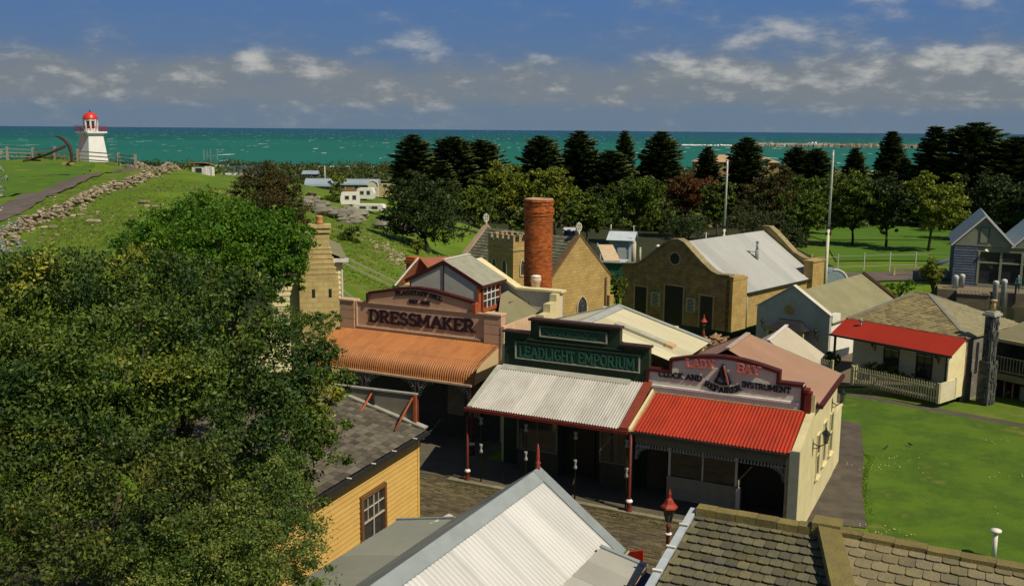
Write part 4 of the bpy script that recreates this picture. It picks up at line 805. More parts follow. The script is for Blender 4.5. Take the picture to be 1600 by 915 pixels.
# ================================================================ HIP ROOFED COTTAGE
HO=(20.98,47.47); HA=-51
hc=Thing('weatherboard_cottage','cream weatherboard cottage with stone-slate hip roof and flat red verandah roof behind a picket fence','cottage',HO,HA,(-3.2,4.5,0))
m_wb=mat('cream_weatherboard',(.60,.56,.38),(.52,.48,.32),scale=2,rough=.7,var=.05)
for k in range(17):
    z=.12+k*.17
    if z+.17>3.05: break
    for s0,s1 in ([(-6.3,-4.42),(-3.55,-2.55),(-1.68,-.1)] if .55<z+.08<1.72 else [(-6.3,-.1)]):
        hc.part('weatherboard',MB().add([(s0,2.40,z),(s1,2.40,z),(s1,2.43,z+.17),(s0,2.43,z+.17),(s0,2.46,z),(s1,2.46,z),(s1,2.46,z+.17),(s0,2.46,z+.17)],[(0,1,2,3),(4,7,6,5),(0,4,5,1),(3,2,6,7),(0,3,7,4),(1,5,6,2)]),m_wb)
hc.part('front_wall_core',box(-6.3,-.12,2.461,2.6,.0,3.0),m_cream)
for s in (-3.98,-2.12): window(hc,None,'t',(s,2.42),.80,1.12,.60,-1,m_dark,m_glass,2,2,.05,.05)
hc.part('side_wall',box(-.12,.0,2.45,8.0,-.6,2.9),blocks('grey_rubble',(.22,.20,.17),(.15,.14,.12),(.17,.16,.13),.35,.2,.02)); hc.part('back_wall',box(-6.3,0,7.9,8.05,-.6,2.9),m_cream); hc.part('left_wall',box(-6.4,-6.3,2.6,7.9,0,2.9),m_cream)
E1=(-6.7,2.3,2.98); E2=(.15,2.3,2.98); E3=(.15,8.4,2.9); E4=(-7.6,8.4,2.9); R1=(-5.0,6.2,4.3); R2=(-4.15,6.2,4.3)
hr_=hc.part('roof',MB().add([E1,E2,R2,R1],[(0,1,2,3)]).add([E2,E3,R2],[(0,1,2)]).add([E3,E4,R1,R2],[(0,1,2,3)]).add([E4,E1,R1],[(0,1,2)]),m_olive)
def slates(A_,U,V,poly_ok,w,e,lift=.03,th=.018,jit=.02,rounded=False,cut=None):
    """yield slate meshes: rows run along unit U, courses go down unit V from A_"""
    A_=np.array(A_,float);U=np.array(U,float);V=np.array(V,float);U/=np.linalg.norm(U);V/=np.linalg.norm(V);Nn=np.cross(U,V); Nn=Nn if Nn[2]>0 else -Nn
    i=0; out=[]
    while i*e<14:
        k=-60+ (0.5 if i%2 else 0)
        while k<60:
            c=A_+U*((k+.5)*w)+V*((i+.5)*e)
            if poly_ok(c):
                ww=w/2-.006; j=rr.uniform(-jit,jit); l0=rr.uniform(.0,.012); top=c-V*(e*.62); bot=c+V*(e*.5+j)
                if rounded: pts=[(-ww,-1),(ww,-1),(ww,.72),(ww*.75,.93),(0,1.0),(-ww*.75,.93),(-ww,.72)]
                else: pts=[(-ww,-1),(ww,-1),(ww,1),(-ww,1)]
                vs=[];n_=len(pts)
                for x,y in pts:
                    f=(y+1)/2; p=top*(1-f)+bot*f+U*x+Nn*(.006+(lift+l0)*f); vs.append(p)
                lo_=[p-Nn*(th) for p in vs]
                out.append(MB().add(vs+lo_,[tuple(range(n_)),]+[(a,(a+1)%n_,(a+1)%n_+n_,a+n_) for a in range(1,n_)]))
            k+=1
        i+=1
    return out
def inpoly(P3,drop,margin=0):
    pl=[(p[0],p[1]) for p in P3]
    def f(c):
        x,y=c[0],c[1]; ins=False; n=len(pl)
        for i in range(n):
            x1,y1=pl[i];x2,y2=pl[(i+1)%n]
            if (y1>y)!=(y2>y) and x<(x2-x1)*(y-y1)/(y2-y1)+x1: ins=not ins
        return ins
    return f
m_hs=mat('ochre_stone_slate',(.28,.225,.10),(.21,.185,.10),(.37,.31,.20),scale=.7,rough=.95,var=.3,bump=.3)
jb=MB()
for s_ in slates(((E1[0]+E2[0])/2,R1[1],4.3),(1,0,0),(0,E1[1]-R1[1],E1[2]-R1[2]),inpoly([E1,E2,R2,R1],0),.24,.17,.015,.012,.02): jb.add(s_.v,s_.f)
hc.part('stone_slates',jb,m_hs,hr_,kind='stuff')
jb=MB()
for s_ in slates(R2,(0,1,0),(E2[0]-R2[0],0,E2[2]-R2[2]),inpoly([E2,E3,R2],0),.24,.17,.006,.01,.01): jb.add(s_.v,s_.f)
hc.part('side_slates',jb,mat('pale_olive_slate',(.27,.245,.14),(.23,.21,.125),scale=1,rough=.9,var=.12),hr_,kind='stuff')
hc.part('hip_capping',MB().bar(R1,R2,.2,.06).bar(R2,E2,.2,.06).bar(R1,E1,.2,.06).bar(R2,E3,.2,.06),mat('grey_lead_capping',(.22,.22,.18),rough=.7),hr_)
m_rv=mat('flat_red_iron',(.34,.028,.011),(.30,.024,.010),(.24,.028,.015),scale=.9,rough=.5,stretch=(.3,1,1),var=.04)
vr=hc.part('verandah_roof',MB().corr((-6.75,2.55,3.08),(1,0,0),6.85,[(0,0,0),(0,-.85,-.40),(0,-1.68,-.80)],.115,.010,3),m_rv)
hc.part('gutter',box(-6.8,.1,.78,.88,2.18,2.28),m_dark,vr)
vp=hc.part('roof_vent',MB().tube([(-5.6,1.9,2.7),(-5.6,1.9,3.05)],.05,8).lathe((-5.6,1.9,3.02),[(.10,0),(.1,.08),(.02,.16)],n=8),m_zinc,vr)
for s in (-6.5,-.18): hc.part('post',box(s-.05,s+.05,.9,1.0,0,2.2),m_dark)
hc.part('end_screen',MB().ext([(-.05,.75,0),(-.05,2.5,0),(-.05,2.5,2.95),(-.05,.75,2.15)],(.07,0,0)),m_cream)
hc.part('corner_board',box(-.02,.05,2.4,2.56,0,2.95),mat('pink_board',(.40,.22,.17),rough=.7))
hc.part('slit_window',box(.0,.03,3.5,3.75,1.0,2.6),m_glass)
sc_=Thing('stone_chimney','tall dark rubble stone chimney with small pot at the end of the hip roofed cottage','chimney',HO,HA,(1.2,3.2,-.4))
m_rub=blocks('dark_rubble',(.13,.13,.12),(.08,.085,.08),(.10,.10,.08),.3,.18,.02,wear=.8)
b=MB().box(.70,1.12,2.7,3.3,-.8,4.2).box(.62,1.2,2.6,3.4,-.8,1.9); sc_.part('shaft',b,m_rub)
stn=MB()
for k in range(170):
    z=rr.uniform(-.3,4.1); w=rr.uniform(.1,.17)
    if rr.random()<.5: c=(rr.uniform(.74,1.08),2.68 if z>1.9 else 2.58,z)
    else: c=(1.13 if z>1.9 else 1.21,rr.uniform(2.74,3.26),z)
    stn.box(c[0]-w*(.9 if c[1]<2.62 else .2),c[0]+w*(.9 if c[1]<2.62 else .25),c[1]-w*.25,c[1]+w*(.2 if c[1]<2.62 else .9),c[2]-w*.5,c[2]+w*.5)
sc_.part('rubble_stones',stn,mat('rubble_stone',(.06,.064,.06),(.038,.042,.042),(.12,.115,.10),scale=2,rough=.95,var=.3,bump=.3),kind='stuff')
sc_.part('cap',MB().box(.60,1.22,2.58,3.42,4.2,4.32).box(.68,1.14,2.68,3.32,4.32,4.42),MATS['dull_flashing'] ); sc_.part('pot',MB().lathe((.92,3.0,4.42),[(.13,0),(.10,.45),(.09,.5),(.16,.5),(.16,.58)],n=12),mat('ochre_pot',(.55,.40,.2),rough=.8))
# picket fence
def picket(label,pts,closed=False,m_=None,group=None,h=1.0):
    T_=Thing('picket_fence',label,'fence',HO,HA,(pts[0][0],pts[0][1],0),group); m_=m_ or mat('pale_yellow_paint',(.50,.47,.26),(.42,.39,.21),scale=5,rough=.7)
    for i in range(len(pts)-1):
        a=np.array(pts[i]);c=np.array(pts[i+1]); l_=np.linalg.norm(c-a); d=(c-a)/l_; n=int(l_/.135)
        T_.part('rail',MB().bar((a[0],a[1],.25),(c[0],c[1],.25),.04,.07).v and MB().bar((a[0],a[1],.25),(c[0],c[1],.25),.04,.07),m_); T_.part('rail',MB().bar((a[0],a[1],.75),(c[0],c[1],.75),.04,.07),m_)
        for k in range(n):
            p=a+d*(k+.5)*l_/n; nx=np.array((-d[1],d[0]))*.03
            q=[p-nx*0+d*x for x in (-.035,.035)]; pk=MB(); x0,x1=q
            v=[(x0[0],x0[1],.05),(x1[0],x1[1],.05),(x1[0],x1[1],h-.07),((x0[0]+x1[0])/2,(x0[1]+x1[1])/2,h),(x0[0],x0[1],h-.07)]; v=[(x-nx[0],y-nx[1],z) for x,y,z in v]
            pk.ext(v,(-nx[0]*.7,-nx[1]*.7,0)); T_.part('picket',pk,m_)
    for p in pts: T_.part('post',box(p[0]-.06,p[0]+.06,p[1]-.06,p[1]+.06,0,h+.02),m_)
    return T_
picket('long pale yellow picket fence in front of the red roofed cottage verandah',[(-4.75,1.5),(-4.75,0),(0,0)])
pf_=picket('short picket fence piece behind the pink-brown roof, left of the cottage entry',[(-8.0,.2),(-6.1,.2)]); 
fwb=Thing('fence_end_screen','cream boarded end panel closing the long picket fence','screen',HO,HA,(.05,.8,0)); fwb.part('panel',box(.02,.08,.05,1.5,.0,1.02),m_wb); fwb.part('post',box(-.0,.1,1.5,1.6,0,1.08),m_wb)
for s,lab in ((-4.95,'black verandah lantern left of the two cottage windows'),(-1.35,'black verandah lantern right of the two cottage windows')): wl(HO,HA,s,2.40,1.75,-90,lab,.3)
# ================================================================ HOUSE AT THE RIGHT EDGE
rh=Thing('balcony_house','two storey balcony house with olive roof at the right edge, beyond the stone chimney','house',(25.1,50.7),-56,(0,0,-.6)); rh.off=(0,0,-.6)
rh.part('roof',MB().add([(0,-.5,2.78),(9,-.5,2.78),(9,3.6,3.7),(.5,3.6,3.7),(0,-.5,2.70),(9,-.5,2.7)],[(0,1,2,3),(0,4,5,1)]).add([(.5,3.6,3.7),(0,6,2.8),(0,-.5,2.78)],[(0,1,2)]),m_olive)
rh.part('ridge',MB().bar((.5,3.6,3.74),(9,3.6,3.74),.3,.08),mat('pale_ridge',(.50,.54,.50),rough=.6)); rh.part('gutter',box(0,9,-.62,-.5,2.62,2.78),mat('ochre_gutter',(.36,.31,.15),rough=.7))
rh.part('wall',box(.2,9,1.6,6,-.9,2.8),m_shade); rh.part('floor_slab',box(-.1,9,-.4,1.6,.62,.95),mat('olive_beam',(.26,.24,.12),rough=.8)); rh.part('lower_floor',box(0,9,-.6,1.6,-1.0,-.72),m_moss)
for s in (.05,2.4,4.8): rh.part('post',box(s,s+.12,-.35,-.23,-.8,2.65),mat('ochre_post',(.30,.27,.14),rough=.7))
rl=rh.part('railing',MB().box(.17,4.8,-.33,-.27,1.78,1.84).box(.17,4.8,-.33,-.27,1.05,1.1),MATS['ochre_post'])
for k in range(28):
    if .2+k*.165<4.7: rh.part('baluster',box(.28+k*.165,.32+k*.165,-.32,-.28,1.1,1.78),MATS['ochre_post'],rl)
rh.part('door',MB().box(1.1,2.0,1.52,1.6,-.7,.6),m_white); rh.part('window',MB().box(2.6,3.9,1.5,1.6,1.3,2.3),m_glass)
wt=Thing('rain_tank','ribbed pale water tank under the balcony at the right edge','tank',(25.1,50.7),-56,(1.5,.4,-.7))
for s,lab in ((.75,'a'),(1.2,'b')): wt.part('red_post',MB().tube([(s,.0,-.7),(s,.0,.6)],.04,8),m_pink)
b=MB()
for k in range(7): b.lathe((1.75,.55,-.7+k*.15),[(.42,0),(.45,.05),(.45,.09),(.42,.15)],n=16)
wt.part('tank_body',b,mat('tank_paint',(.45,.45,.36),rough=.6))
# ================================================================ BOAT SHED, QUAY, PEOPLE
BSO=(44.66,99.54); BSA=-22.5
m_bs=mat('sage_boards',(.23,.25,.17),(.19,.21,.14),scale=1,rough=.8); m_bsr=mat('blue_grey_iron',(.26,.32,.34),(.22,.28,.30),scale=.5,rough=.6); m_navy=mat('worn_blue_board',(.10,.13,.17),(.07,.09,.12),(.20,.22,.24),scale=2,rough=.8,var=.25)
bs=Thing('boat_shed','twin gabled sage boat shed with blue-grey roof and large dark glazed openings by the pond','shed',BSO,BSA,(5,5,-2))
def gable(s0,w):
    ap=s0+w*.5; zt=4.95; ze=2.15
    g=bs.part('gable',MB().ext([(s0,0,ze-.1),(s0+w,0,ze-.1),(s0+w,0,ze+.1),(ap,0,zt-.05),(s0,0,ze+.1)],(0,.2,0)),m_bs)
    bs.part('barge_board',MB().bar((ap,-.22,zt+.12),(s0+w+.1,-.22,ze+.0),.14,.16),m_white,g); bs.part('barge_board',MB().bar((ap,-.22,zt+.11),(s0-.25,-.22,ze-.1),.14,.14),m_white,g)
    bs.part('hatch',MB().box(ap-.35,ap+.35,-.04,0,2.4,3.9),m_bs,g); bs.part('hatch_frame',MB().box(ap-.42,ap-.35,-.06,0,2.4,3.97).box(ap+.35,ap+.42,-.06,0,2.4,3.97).box(ap-.35,ap+.35,-.06,0,3.9,3.97),m_shade,g)
    bs.part('roof_slope',MB().add([(ap,-.2,zt+.1),(s0-.3,-.2,ze-.1),(s0-.3,12.5,ze-.1),(ap,12.5,zt+.1)],[(0,3,2,1)]),m_bsr); bs.part('roof_slope',MB().add([(ap,-.2,zt+.1),(s0+w+.02,-.2,ze),(s0+w+.02,12.5,ze),(ap,12.5,zt+.1)],[(0,1,2,3)]),m_bsr)
gable(-.25,5.4); gable(5.2,5.4)
for k in range(15): bs.part('weatherboard',MB().ext([(-.2,.02,-2+k*.27),(2.0,.02,-2+k*.27),(2.0,.06,-1.74+k*.27),(-.2,.06,-1.74+k*.27)],(0,.05,0)),m_navy)
bs.part('side_wall',box(-.25,-.1,.2,12,-2,2.1),m_navy)
bs.part('glazing',box(2.0,10.6,.25,.3,-1.9,1.6),m_glass)
b=MB().box(2.0,10.6,.1,.25,1.5,2.0).box(2.0,10.6,.05,.25,.35,.5).box(2.0,10.6,.05,.25,-2,-1.75)
bs.part('glazing_frame',b,m_bs)
for s in (2.0,4.0,5.9,7.9,9.8): bs.part('mullion',box(s,s+.22,.0,.25,-1.75,1.5),m_bs)
bs.part('canopy_lamp',MB().lathe((2.7,-.1,1.55),[(.22,0),(.2,.1),(.05,.25)],n=10),m_white)
bs.part('eave_spar',MB().tube([(-.6,-.5,.6),(-2.6,-.5,-.3)],.22,8),m_navy)
qy=Thing('quay','timber and stone quay deck edge between the boat shed and the pond','quay',BSO,BSA,(3,-2,-3)); m_deck=mat('quay_stone',(.20,.16,.10),(.14,.115,.08),scale=1,rough=.95,bump=.3)
qy.part('deck',box(-1.5,14,-3.2,.0,-3.6,-2.02),m_deck); qy.part('landing',box(.2,3.1,-5.6,-3.2,-3.6,-2.05),m_deck)
for k in range(9): qy.part('edge_plank',box(.2+k*.33,.5+k*.33,-5.7,-3.2,-2.05,-1.99),m_wood)
rail=qy.part('handrail',MB().bar((3.2,-3.3,-1.1),(13.5,-3.3,-1.1),.1,.1),m_dark)
for k in range(6): qy.part('rail_post',box(3.4+k*1.9,3.55+k*1.9,-3.37,-3.23,-3,-1.1),m_dark)
m_bol=mat('bollard_white',(.42,.48,.44),(.32,.36,.34),scale=3,rough=.8)
for i,(s,t_,lab) in enumerate([(.1,-2.2,'white topped bollard nearest the blue boarded wall of the boat shed'),(.7,-1.2,'pale bollard just behind the nearest one at the boat shed wall'),(3.5,-5.4,'pale bollard on the corner of the quay landing'),(4.3,-4.0,'thick pale bollard beside the person in teal')]):
    p=fw(s,t_,BSO,BSA); T_=Thing('bollard',lab,'bollard',p,0,(0,0,-2.0),'bollards on the quay'); T_.off=(0,0,0); T_.part('shaft',MB().lathe((0,0,-1.2 if s>3 else 0),[(.26,0),(.24,.9 if s<3 else 2.2),(.3,1. if s<3 else 2.3),(.28,1.15 if s<3 else 2.45)],n=10),m_bol); T_.part('cap',MB().lathe((0,0,1.15 if s<3 else 1.25),[(.29,0),(.2,.12),(.05,.16)],n=10),m_white)
def person(name,label,loc,rot,cols,arms=0,h=1.68,hatc=None):
    T_=Thing(name,label,'person',loc[:2],math.degrees(rot),(0,0,loc[2])); T_.off=(0,0,0); k=h/1.72
    vs=[(0,0,.95),(0,0,1.15),(0,0,1.42),(0,0,1.52),(0,-.01,1.62),
        (-.1,0,.9),(-.11,.02,.5),(-.11,0,.08),(-.11,-.14,.03),(.1,0,.9),(.12,-.03,.5),(.12,.06,.08),(.12,-.08,.03),
        (-.19,0,1.42),(.19,0,1.42)]
    ed=[(0,1),(1,2),(2,3),(3,4),(0,5),(5,6),(6,7),(7,8),(0,9),(9,10),(10,11),(11,12),(2,13),(2,14)]
    rd=[.14,.12,.13,.055,.095,.09,.06,.045,.04,.09,.06,.045,.04,.065,.065]
    if arms: am=[((-.27,-.05,1.18),(-.10,-.25,1.15),(-.0,-.27,1.2)),((.27,-.05,1.18),(.12,-.27,1.12),(.04,-.27,1.1))]
    else: am=[((-.25,0,1.15),(-.26,-.08,.92),(-.26,-.12,.83)),((.25,0,1.15),(.24,-.14,.95),(.23,-.2,.87))]
    for sh,ch_ in zip((13,14),am):
        pr_=sh
        for q,r_ in zip(ch_,(.045,.035,.035)): vs.append(q); rd.append(r_); ed.append((pr_,len(vs)-1)); pr_=len(vs)-1
    me=bpy.data.meshes.new('body'); me.from_pydata([tuple(c*k for c in v) for v in vs],ed,[]); o=bpy.data.objects.new('body',me); COL.objects.link(o)
    md=o.modifiers.new('skin','SKIN'); 
    for i,r_ in enumerate(rd): me.skin_vertices[0].data[i].radius=(r_*k,r_*k*.85)
    me.skin_vertices[0].data[0].use_root=True; o.modifiers.new('sub','SUBSURF').levels=2
    dg=bpy.context.evaluated_depsgraph_get(); m2=bpy.data.meshes.new_from_object(o.evaluated_get(dg)); o.modifiers.clear(); o.data=m2
    for q in (cols[0],cols[1],mat('skin_tone',(.48,.28,.2),rough=.6,var=0),mat('shoe_black',(.03,.03,.03),rough=.5)): m2.materials.append(q)
    for p in m2.polygons:
        z=p.center[2]/k; x=abs(p.center[0])/k; p.material_index=3 if z<.09 else (1 if z<.95 and x<.2 else (0 if z<1.5 and not (x>.2 and z<1.0) else 2)); p.use_smooth=True
    o.parent=T_.o
    hd=MB().lathe((0,-.01,1.52*k),[(.045,0),(.075,.05),(.088,.12),(.08,.19),(.04,.235)],n=12); hd.box(-.012,.012,-.125,-.09,1.60*k,1.63*k); T_.part('head',hd,mat('skin_tone',(.48,.28,.2)))
    hr2=MB().lathe((0,.015,1.62*k),[(.092,0),(.1,.06),(.07,.13),(.02,.155)],n=12); T_.part('hat' if hatc else 'hair',hr2,hatc or m_dark)
    return T_
p=fw(5.6,-2.6,BSO,BSA); person('person','person in a teal top and cap standing on the quay beside the pale bollard',(p[0],p[1],-2.02),R(-10),(mat('teal_cloth',(.04,.22,.20)),mat('teal_dark_cloth',(.03,.10,.12))),0,1.65,mat('teal_cap',(.06,.25,.25)))
p=fw(8.0,-2.6,BSO,BSA); person('person','person in dark clothes with white sleeves holding arms crossed on the quay',(p[0],p[1],-2.02),R(5),(mat('white_cloth',(.55,.57,.62)),mat('navy_cloth',(.03,.035,.06))),1,1.68,mat('pale_hat',(.45,.45,.42)))
# ================================================================ FLAGPOLES, HUTS, VAN
for i,(lab,px,pyb,pyt,D,gz) in enumerate([('tall white flagpole rising behind the ridge of the stone warehouse',1131,372,251,93,-2.2),('tallest white flagpole, right of the warehouse end buttress',1290,430,237,86,-1.8)]):
    q=at(px,pyb,D); qt=at((1130,1297)[i],pyt,D); T_=Thing('flagpole',lab,'flagpole',(q[0],D),0,(0,0,gz),'white flagpoles'); T_.off=(q[0],D,0) if False else (0,0,gz); h_=qt[2]-gz
    T_.part('lower_mast',MB().lathe((0,0,gz),[(.16,0),(.14,h_*.5)],n=10),mat('cream_mast',(.62,.60,.42),rough=.6)); T_.part('upper_mast',MB().lathe((.03,0,gz+h_*.47),[(.10,0),(.09,h_*.5),(.07,h_*.53)],n=10),m_white); T_.part('mast_cap',MB().lathe((.03,0,gz+h_),[(.09,0),(.1,.05),(.02,.12)],n=10),m_white); T_.part('doubling',MB().box(-.2,.22,-.12,.12,gz+h_*.46,gz+h_*.48).box(-.18,.2,-.12,.12,gz+h_*.50,gz+h_*.52),m_dark)
q=at(968,405,88); hb=Thing('white_hut','small white and pale blue gabled hut behind the chapel','hut',(q[0],q[1]),-14,(0,0,q[2]-.8)); hb.off=(0,0,0)
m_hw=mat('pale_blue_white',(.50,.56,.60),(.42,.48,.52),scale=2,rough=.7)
hb.part('walls',MB().box(-1.0,.95,0,2.2,0,2.6),mat('blue_shadow_boards',(.25,.32,.36),rough=.7)); hb.part('side_boards',MB().box(.8,1.1,-.05,2.2,0,2.75),m_hw); hb.part('roof',MB().ext([(-1.2,-.25,2.45),(-1.1,.8,3.15),(-1.1,.85,3.22),(-1.2,-.3,2.52)],(2.5,0,0)).ext([(-1.1,.8,3.15),(-1.2,2.5,2.5),(-1.2,2.5,2.58),(-1.1,.85,3.22)],(2.5,0,0)),m_hw); hb.part('door',box(-.2,.55,-.05,0,.0,1.9),mat('pale_door',(.42,.45,.44),rough=.7)); hb.part('roof_pole',MB().tube([(-.95,.8,3.1),(-.95,.8,3.8)],.035,6),m_white)  # hut walls use a darker blue copy, their shadow is in the colour
q=at(955,426,80); gb=Thing('green_kiosk','dark green kiosk with sloping pale timber lid roof beside the chapel gable','kiosk',(q[0],q[1]),-18,(0,0,q[2]-.9)); gb.off=(0,0,0)
gb.part('body',box(-.75,.95,0,1.6,0,1.75),mat('bottle_green',(.02,.10,.06),rough=.5)); gb.part('lid',MB().add([(-1.55,1.7,2.95),(-.3,1.7,3.0),(.75,-.1,1.95),(-.6,-.1,1.9),(-1.55,1.7,2.87),(-.3,1.7,2.92),(.75,-.1,1.87),(-.6,-.1,1.82)],[(0,3,2,1),(3,7,6,2),(2,6,5,1)]),mat('pale_ply',(.62,.47,.30),rough=.8)); gb.part('counter_edge',box(-.85,1.05,-.2,1.7,1.74,1.84),m_hw); gb.part('corner_post',MB().box(-.95,-.87,-.1,-.02,0,2.4).box(-1.6,-1.52,1.6,1.68,0,3.1),m_hw)
rl_=Thing('red_vent_stack','dark red pipe with white conical cowl left of the warehouse gable','vent',at(1028,392,92)[:2],0,(0,0,at(1028,405,92)[2])); rl_.off=(0,0,0); rl_.part('pipe',MB().tube([(0,0,-1.5),(0,0,1.2)],.14,8),m_redpost); rl_.part('cowl',MB().lathe((0,0,1.2),[(.38,0),(.1,.14),(.02,.2)],n=12),m_white)
for i,(px,py,hh,lab) in enumerate([(990,404,1.5,'thick pale post just right of the small white hut'),(1000,402,.9,'thin pale post nearer the warehouse gable')]):
    q=at(px,py,84); T_=Thing('garden_post',lab,'post',q[:2],0,(0,0,q[2]-.8)); T_.off=(0,0,0); T_.part('shaft',MB().lathe((0,0,0),[(.2-.1*i,0),(.19-.1*i,hh+.7)],n=8),mat('pale_post',(.5,.45,.33),rough=.8)); T_.part('cap',MB().lathe((0,0,hh+.7),[(.22-.1*i,0),(.05,.06)],n=8),m_white)
def vehicle(name,label,cat,loc,rot,dims,colr,kind='van'):
    T_=Thing(name,label,cat,loc[:2],math.degrees(rot),(0,0,loc[2])); T_.off=(0,0,0); L_,W_,H_=dims
    m_b=mat(colr,(.72,.73,.72) if 'white' in colr else (.25,.25,.26),rough=.3,spec=.5,var=0)
    pr=[(-L_/2,.35),(L_/2,.35),(L_/2,.85*H_/1.9),(L_/2-.5,1.0*H_/1.9),(L_/2-1.1,H_-.05),(L_/2-1.5,H_),(-L_/2+.15,H_),(-L_/2,H_-.3)] if kind=='van' else [(-L_/2,.4),(L_/2,.4),(L_/2,.9),(L_/2-.25,H_-.4),(L_/2-.6,H_),(-L_/2+.5,H_),(-L_/2+.1,H_-.3)]
    T_.part('body',MB().ext([(x,-W_/2,z) for x,z in pr],(0,W_,0)),m_b)
    for s_ in (-1,1):
        y=s_*(W_/2+.01); T_.part('side_window',MB().ext([(-L_/4,y-.01,H_*.58),(L_/5,y-.01,H_*.58),(L_/5-.1,y-.01,H_*.85),(-L_/4,y-.01,H_*.85)],(0,.02,0)),m_glass)
    if kind=='van':
        T_.part('windscreen',MB().add([(L_/2-.46,-W_/2+.12,1.0*H_/1.9+.04),(L_/2-.46,W_/2-.12,1.0*H_/1.9+.04),(L_/2-1.06,W_/2-.15,H_-.12),(L_/2-1.06,-W_/2+.15,H_-.12)],[(0,1,2,3)]),m_glass)
        T_.part('bumper',box(L_/2-.02,L_/2+.08,-W_/2+.05,W_/2-.05,.35,.55),m_dark)
        for s_ in (-1,1): T_.part('headlight',box(L_/2-.01,L_/2+.02,s_*.65-.15,s_*.65+.15,.62,.8),m_white)
    for x in ((-L_/2+.8,L_/2-.8) if kind=='van' else (-.2,)):
        for s_ in (-1,1):
            w_=T_.part('wheel',MB().tube([(x,s_*(W_/2-.18),.33),(x,s_*(W_/2+.02),.33)],.33,12),m_dark); T_.part('rim',MB().tube([(x,s_*(W_/2+.0),.33),(x,s_*(W_/2+.03),.33)],.17,10),m_zinc,w_)
    return T_
q=at(890,366,148); vehicle('van','white van parked facing us under the trees right of the brick chimney','van',(q[0],q[1],t1(q[0],q[1])),R(-95),(4.4,1.9,2.0),'white_car_paint')
# ================================================================ FIREWOOD HEAP, RAILS, FAR RED LAMP
def lamp_post(label,loc,h,group='red lamp posts'):
    T_=Thing('lamp_post',label,'lamp post',loc[:2],0,(0,0,loc[2]),group); T_.off=(0,0,0)
    T_.part('column',MB().lathe((0,0,0),[(.14,0),(.14,.5),(.09,.6),(.06,.8),(.05,h-.9),(.08,h-.85),(.04,h-.8)],n=10),m_redpost); T_.part('collar',MB().lathe((0,0,h*.66),[(.085,0),(.11,.03),(.085,.06)],n=10),m_white)
    T_.part('lamp_glass',MB().lathe((0,0,h-.72),[(.07,0),(.17,.42)],6,smooth=False),MATS['smoky_glass']); fr=MB()
    for k in range(6): a=2*math.pi*k/6; fr.bar((.075*math.cos(a),.075*math.sin(a),h-.72),(.18*math.cos(a),.18*math.sin(a),h-.3),.015,.015)
    T_.part('lamp_frame',fr,m_cast,kind='stuff'); T_.part('lamp_hood',MB().lathe((0,0,h-.32),[(.24,0),(.23,.04),(.15,.12),(.09,.24),(.05,.28),(.04,.34),(.055,.38),(.008,.55)],6,smooth=False),mat('lamp_red',(.36,.045,.02),(.28,.035,.018),scale=6,rough=.5))
    return T_
q=at(1046,775,26.0); lamp_post('red lamp post with hooded lantern in the street beside the slate roof',(q[0],q[1],0),q[2]-.0,None)
q=at(1100,500,68); lamp_post('small red lamp post standing by the firewood heap in front of the warehouse',(q[0],q[1],-1.3),q[2]+1.5,None)
wp=Thing('firewood_heap','heap of split firewood and offcuts in front of the warehouse right door','firewood',at(1118,525,64)[:2],-30,(0,0,-1.3)); wp.off=(0,0,0)
m_fw=mat('split_firewood',(.42,.27,.16),(.26,.15,.08),(.60,.48,.36),scale=3,rough=.9,var=.4)
for k in range(170):
    x=rr.gauss(0,1.3); y=rr.gauss(0,.9); hgt=max(.1,1.1*math.exp(-(x*x/3.4+y*y/1.6))); z=rr.uniform(.05,hgt)+.2; a=rr.uniform(0,3.14); l_=rr.uniform(.25,.5); dx,dy,dz=math.cos(a)*l_/2,math.sin(a)*l_/2,rr.uniform(-.15,.15); wp.part('billet',MB().bar((x-dx,y-dy,z-dz),(x+dx,y+dy,z+dz),rr.uniform(.08,.16),rr.uniform(.07,.13)),m_fw)
wp.part('heap_base',MB().lathe((0,0,-.3),[(2.6,0),(1.8,.5),(.9,.85),(.1,1.0)],n=14),mat('bark_litter',(.10,.07,.04),(.07,.05,.03),scale=4,rough=1))
lg_=Thing('grey_log','long pale grey log lying at the right of the firewood heap','log',at(1140,536,62)[:2],0,(0,0,-.8)); lg_.off=(0,0,0); lg_.part('log',MB().tube([(-.7,-.2,.1),(0,0,.35),(.6,.15,.55)],[.16,.19,.17],8),mat('pale_log',(.42,.40,.33),rough=.9)); lg_.part('cut_end',MB().tube([(.6,.15,.55),(.61,.152,.553)],.15,8),m_wood)
def rail_fence(label,pts,m_,ph=1.1,rails=(.45,.9),pr=.07,rr_=.05,spacing=2.2,group=None,name='rail_fence',zoff=0.):
    T_=Thing(name,label,'fence',pts[0][:2],0,(0,0,t1(*pts[0][:2])),group); T_.off=(pts[0][0],pts[0][1],t1(*pts[0][:2])); P_=[]
    for i in range(len(pts)-1):
        a=np.array(pts[i][:2],float);c=np.array(pts[i+1][:2],float); n=max(1,round(np.linalg.norm(c-a)/spacing))
        for k in range(n): P_.append(a+(c-a)*k/n)
    P_.append(np.array(pts[-1][:2],float)); zz=[t1(*p)+zoff for p in P_]
    for p,z in zip(P_,zz): T_.part('post',MB().box(p[0]-pr,p[0]+pr,p[1]-pr,p[1]+pr,z-.3,z+ph*rr.uniform(.95,1.05)),m_)
    for i in range(len(P_)-1):
        for r in rails: T_.part('rail',MB().bar((P_[i][0],P_[i][1],zz[i]+r+rr.uniform(-.03,.03)),(P_[i+1][0],P_[i+1][1],zz[i+1]+r+rr.uniform(-.03,.03)),rr_,rr_*1.8),m_)
    return T_
q0=at(1138,523,66); q1=at(1160,528,65); q2=at(1183,530,63)
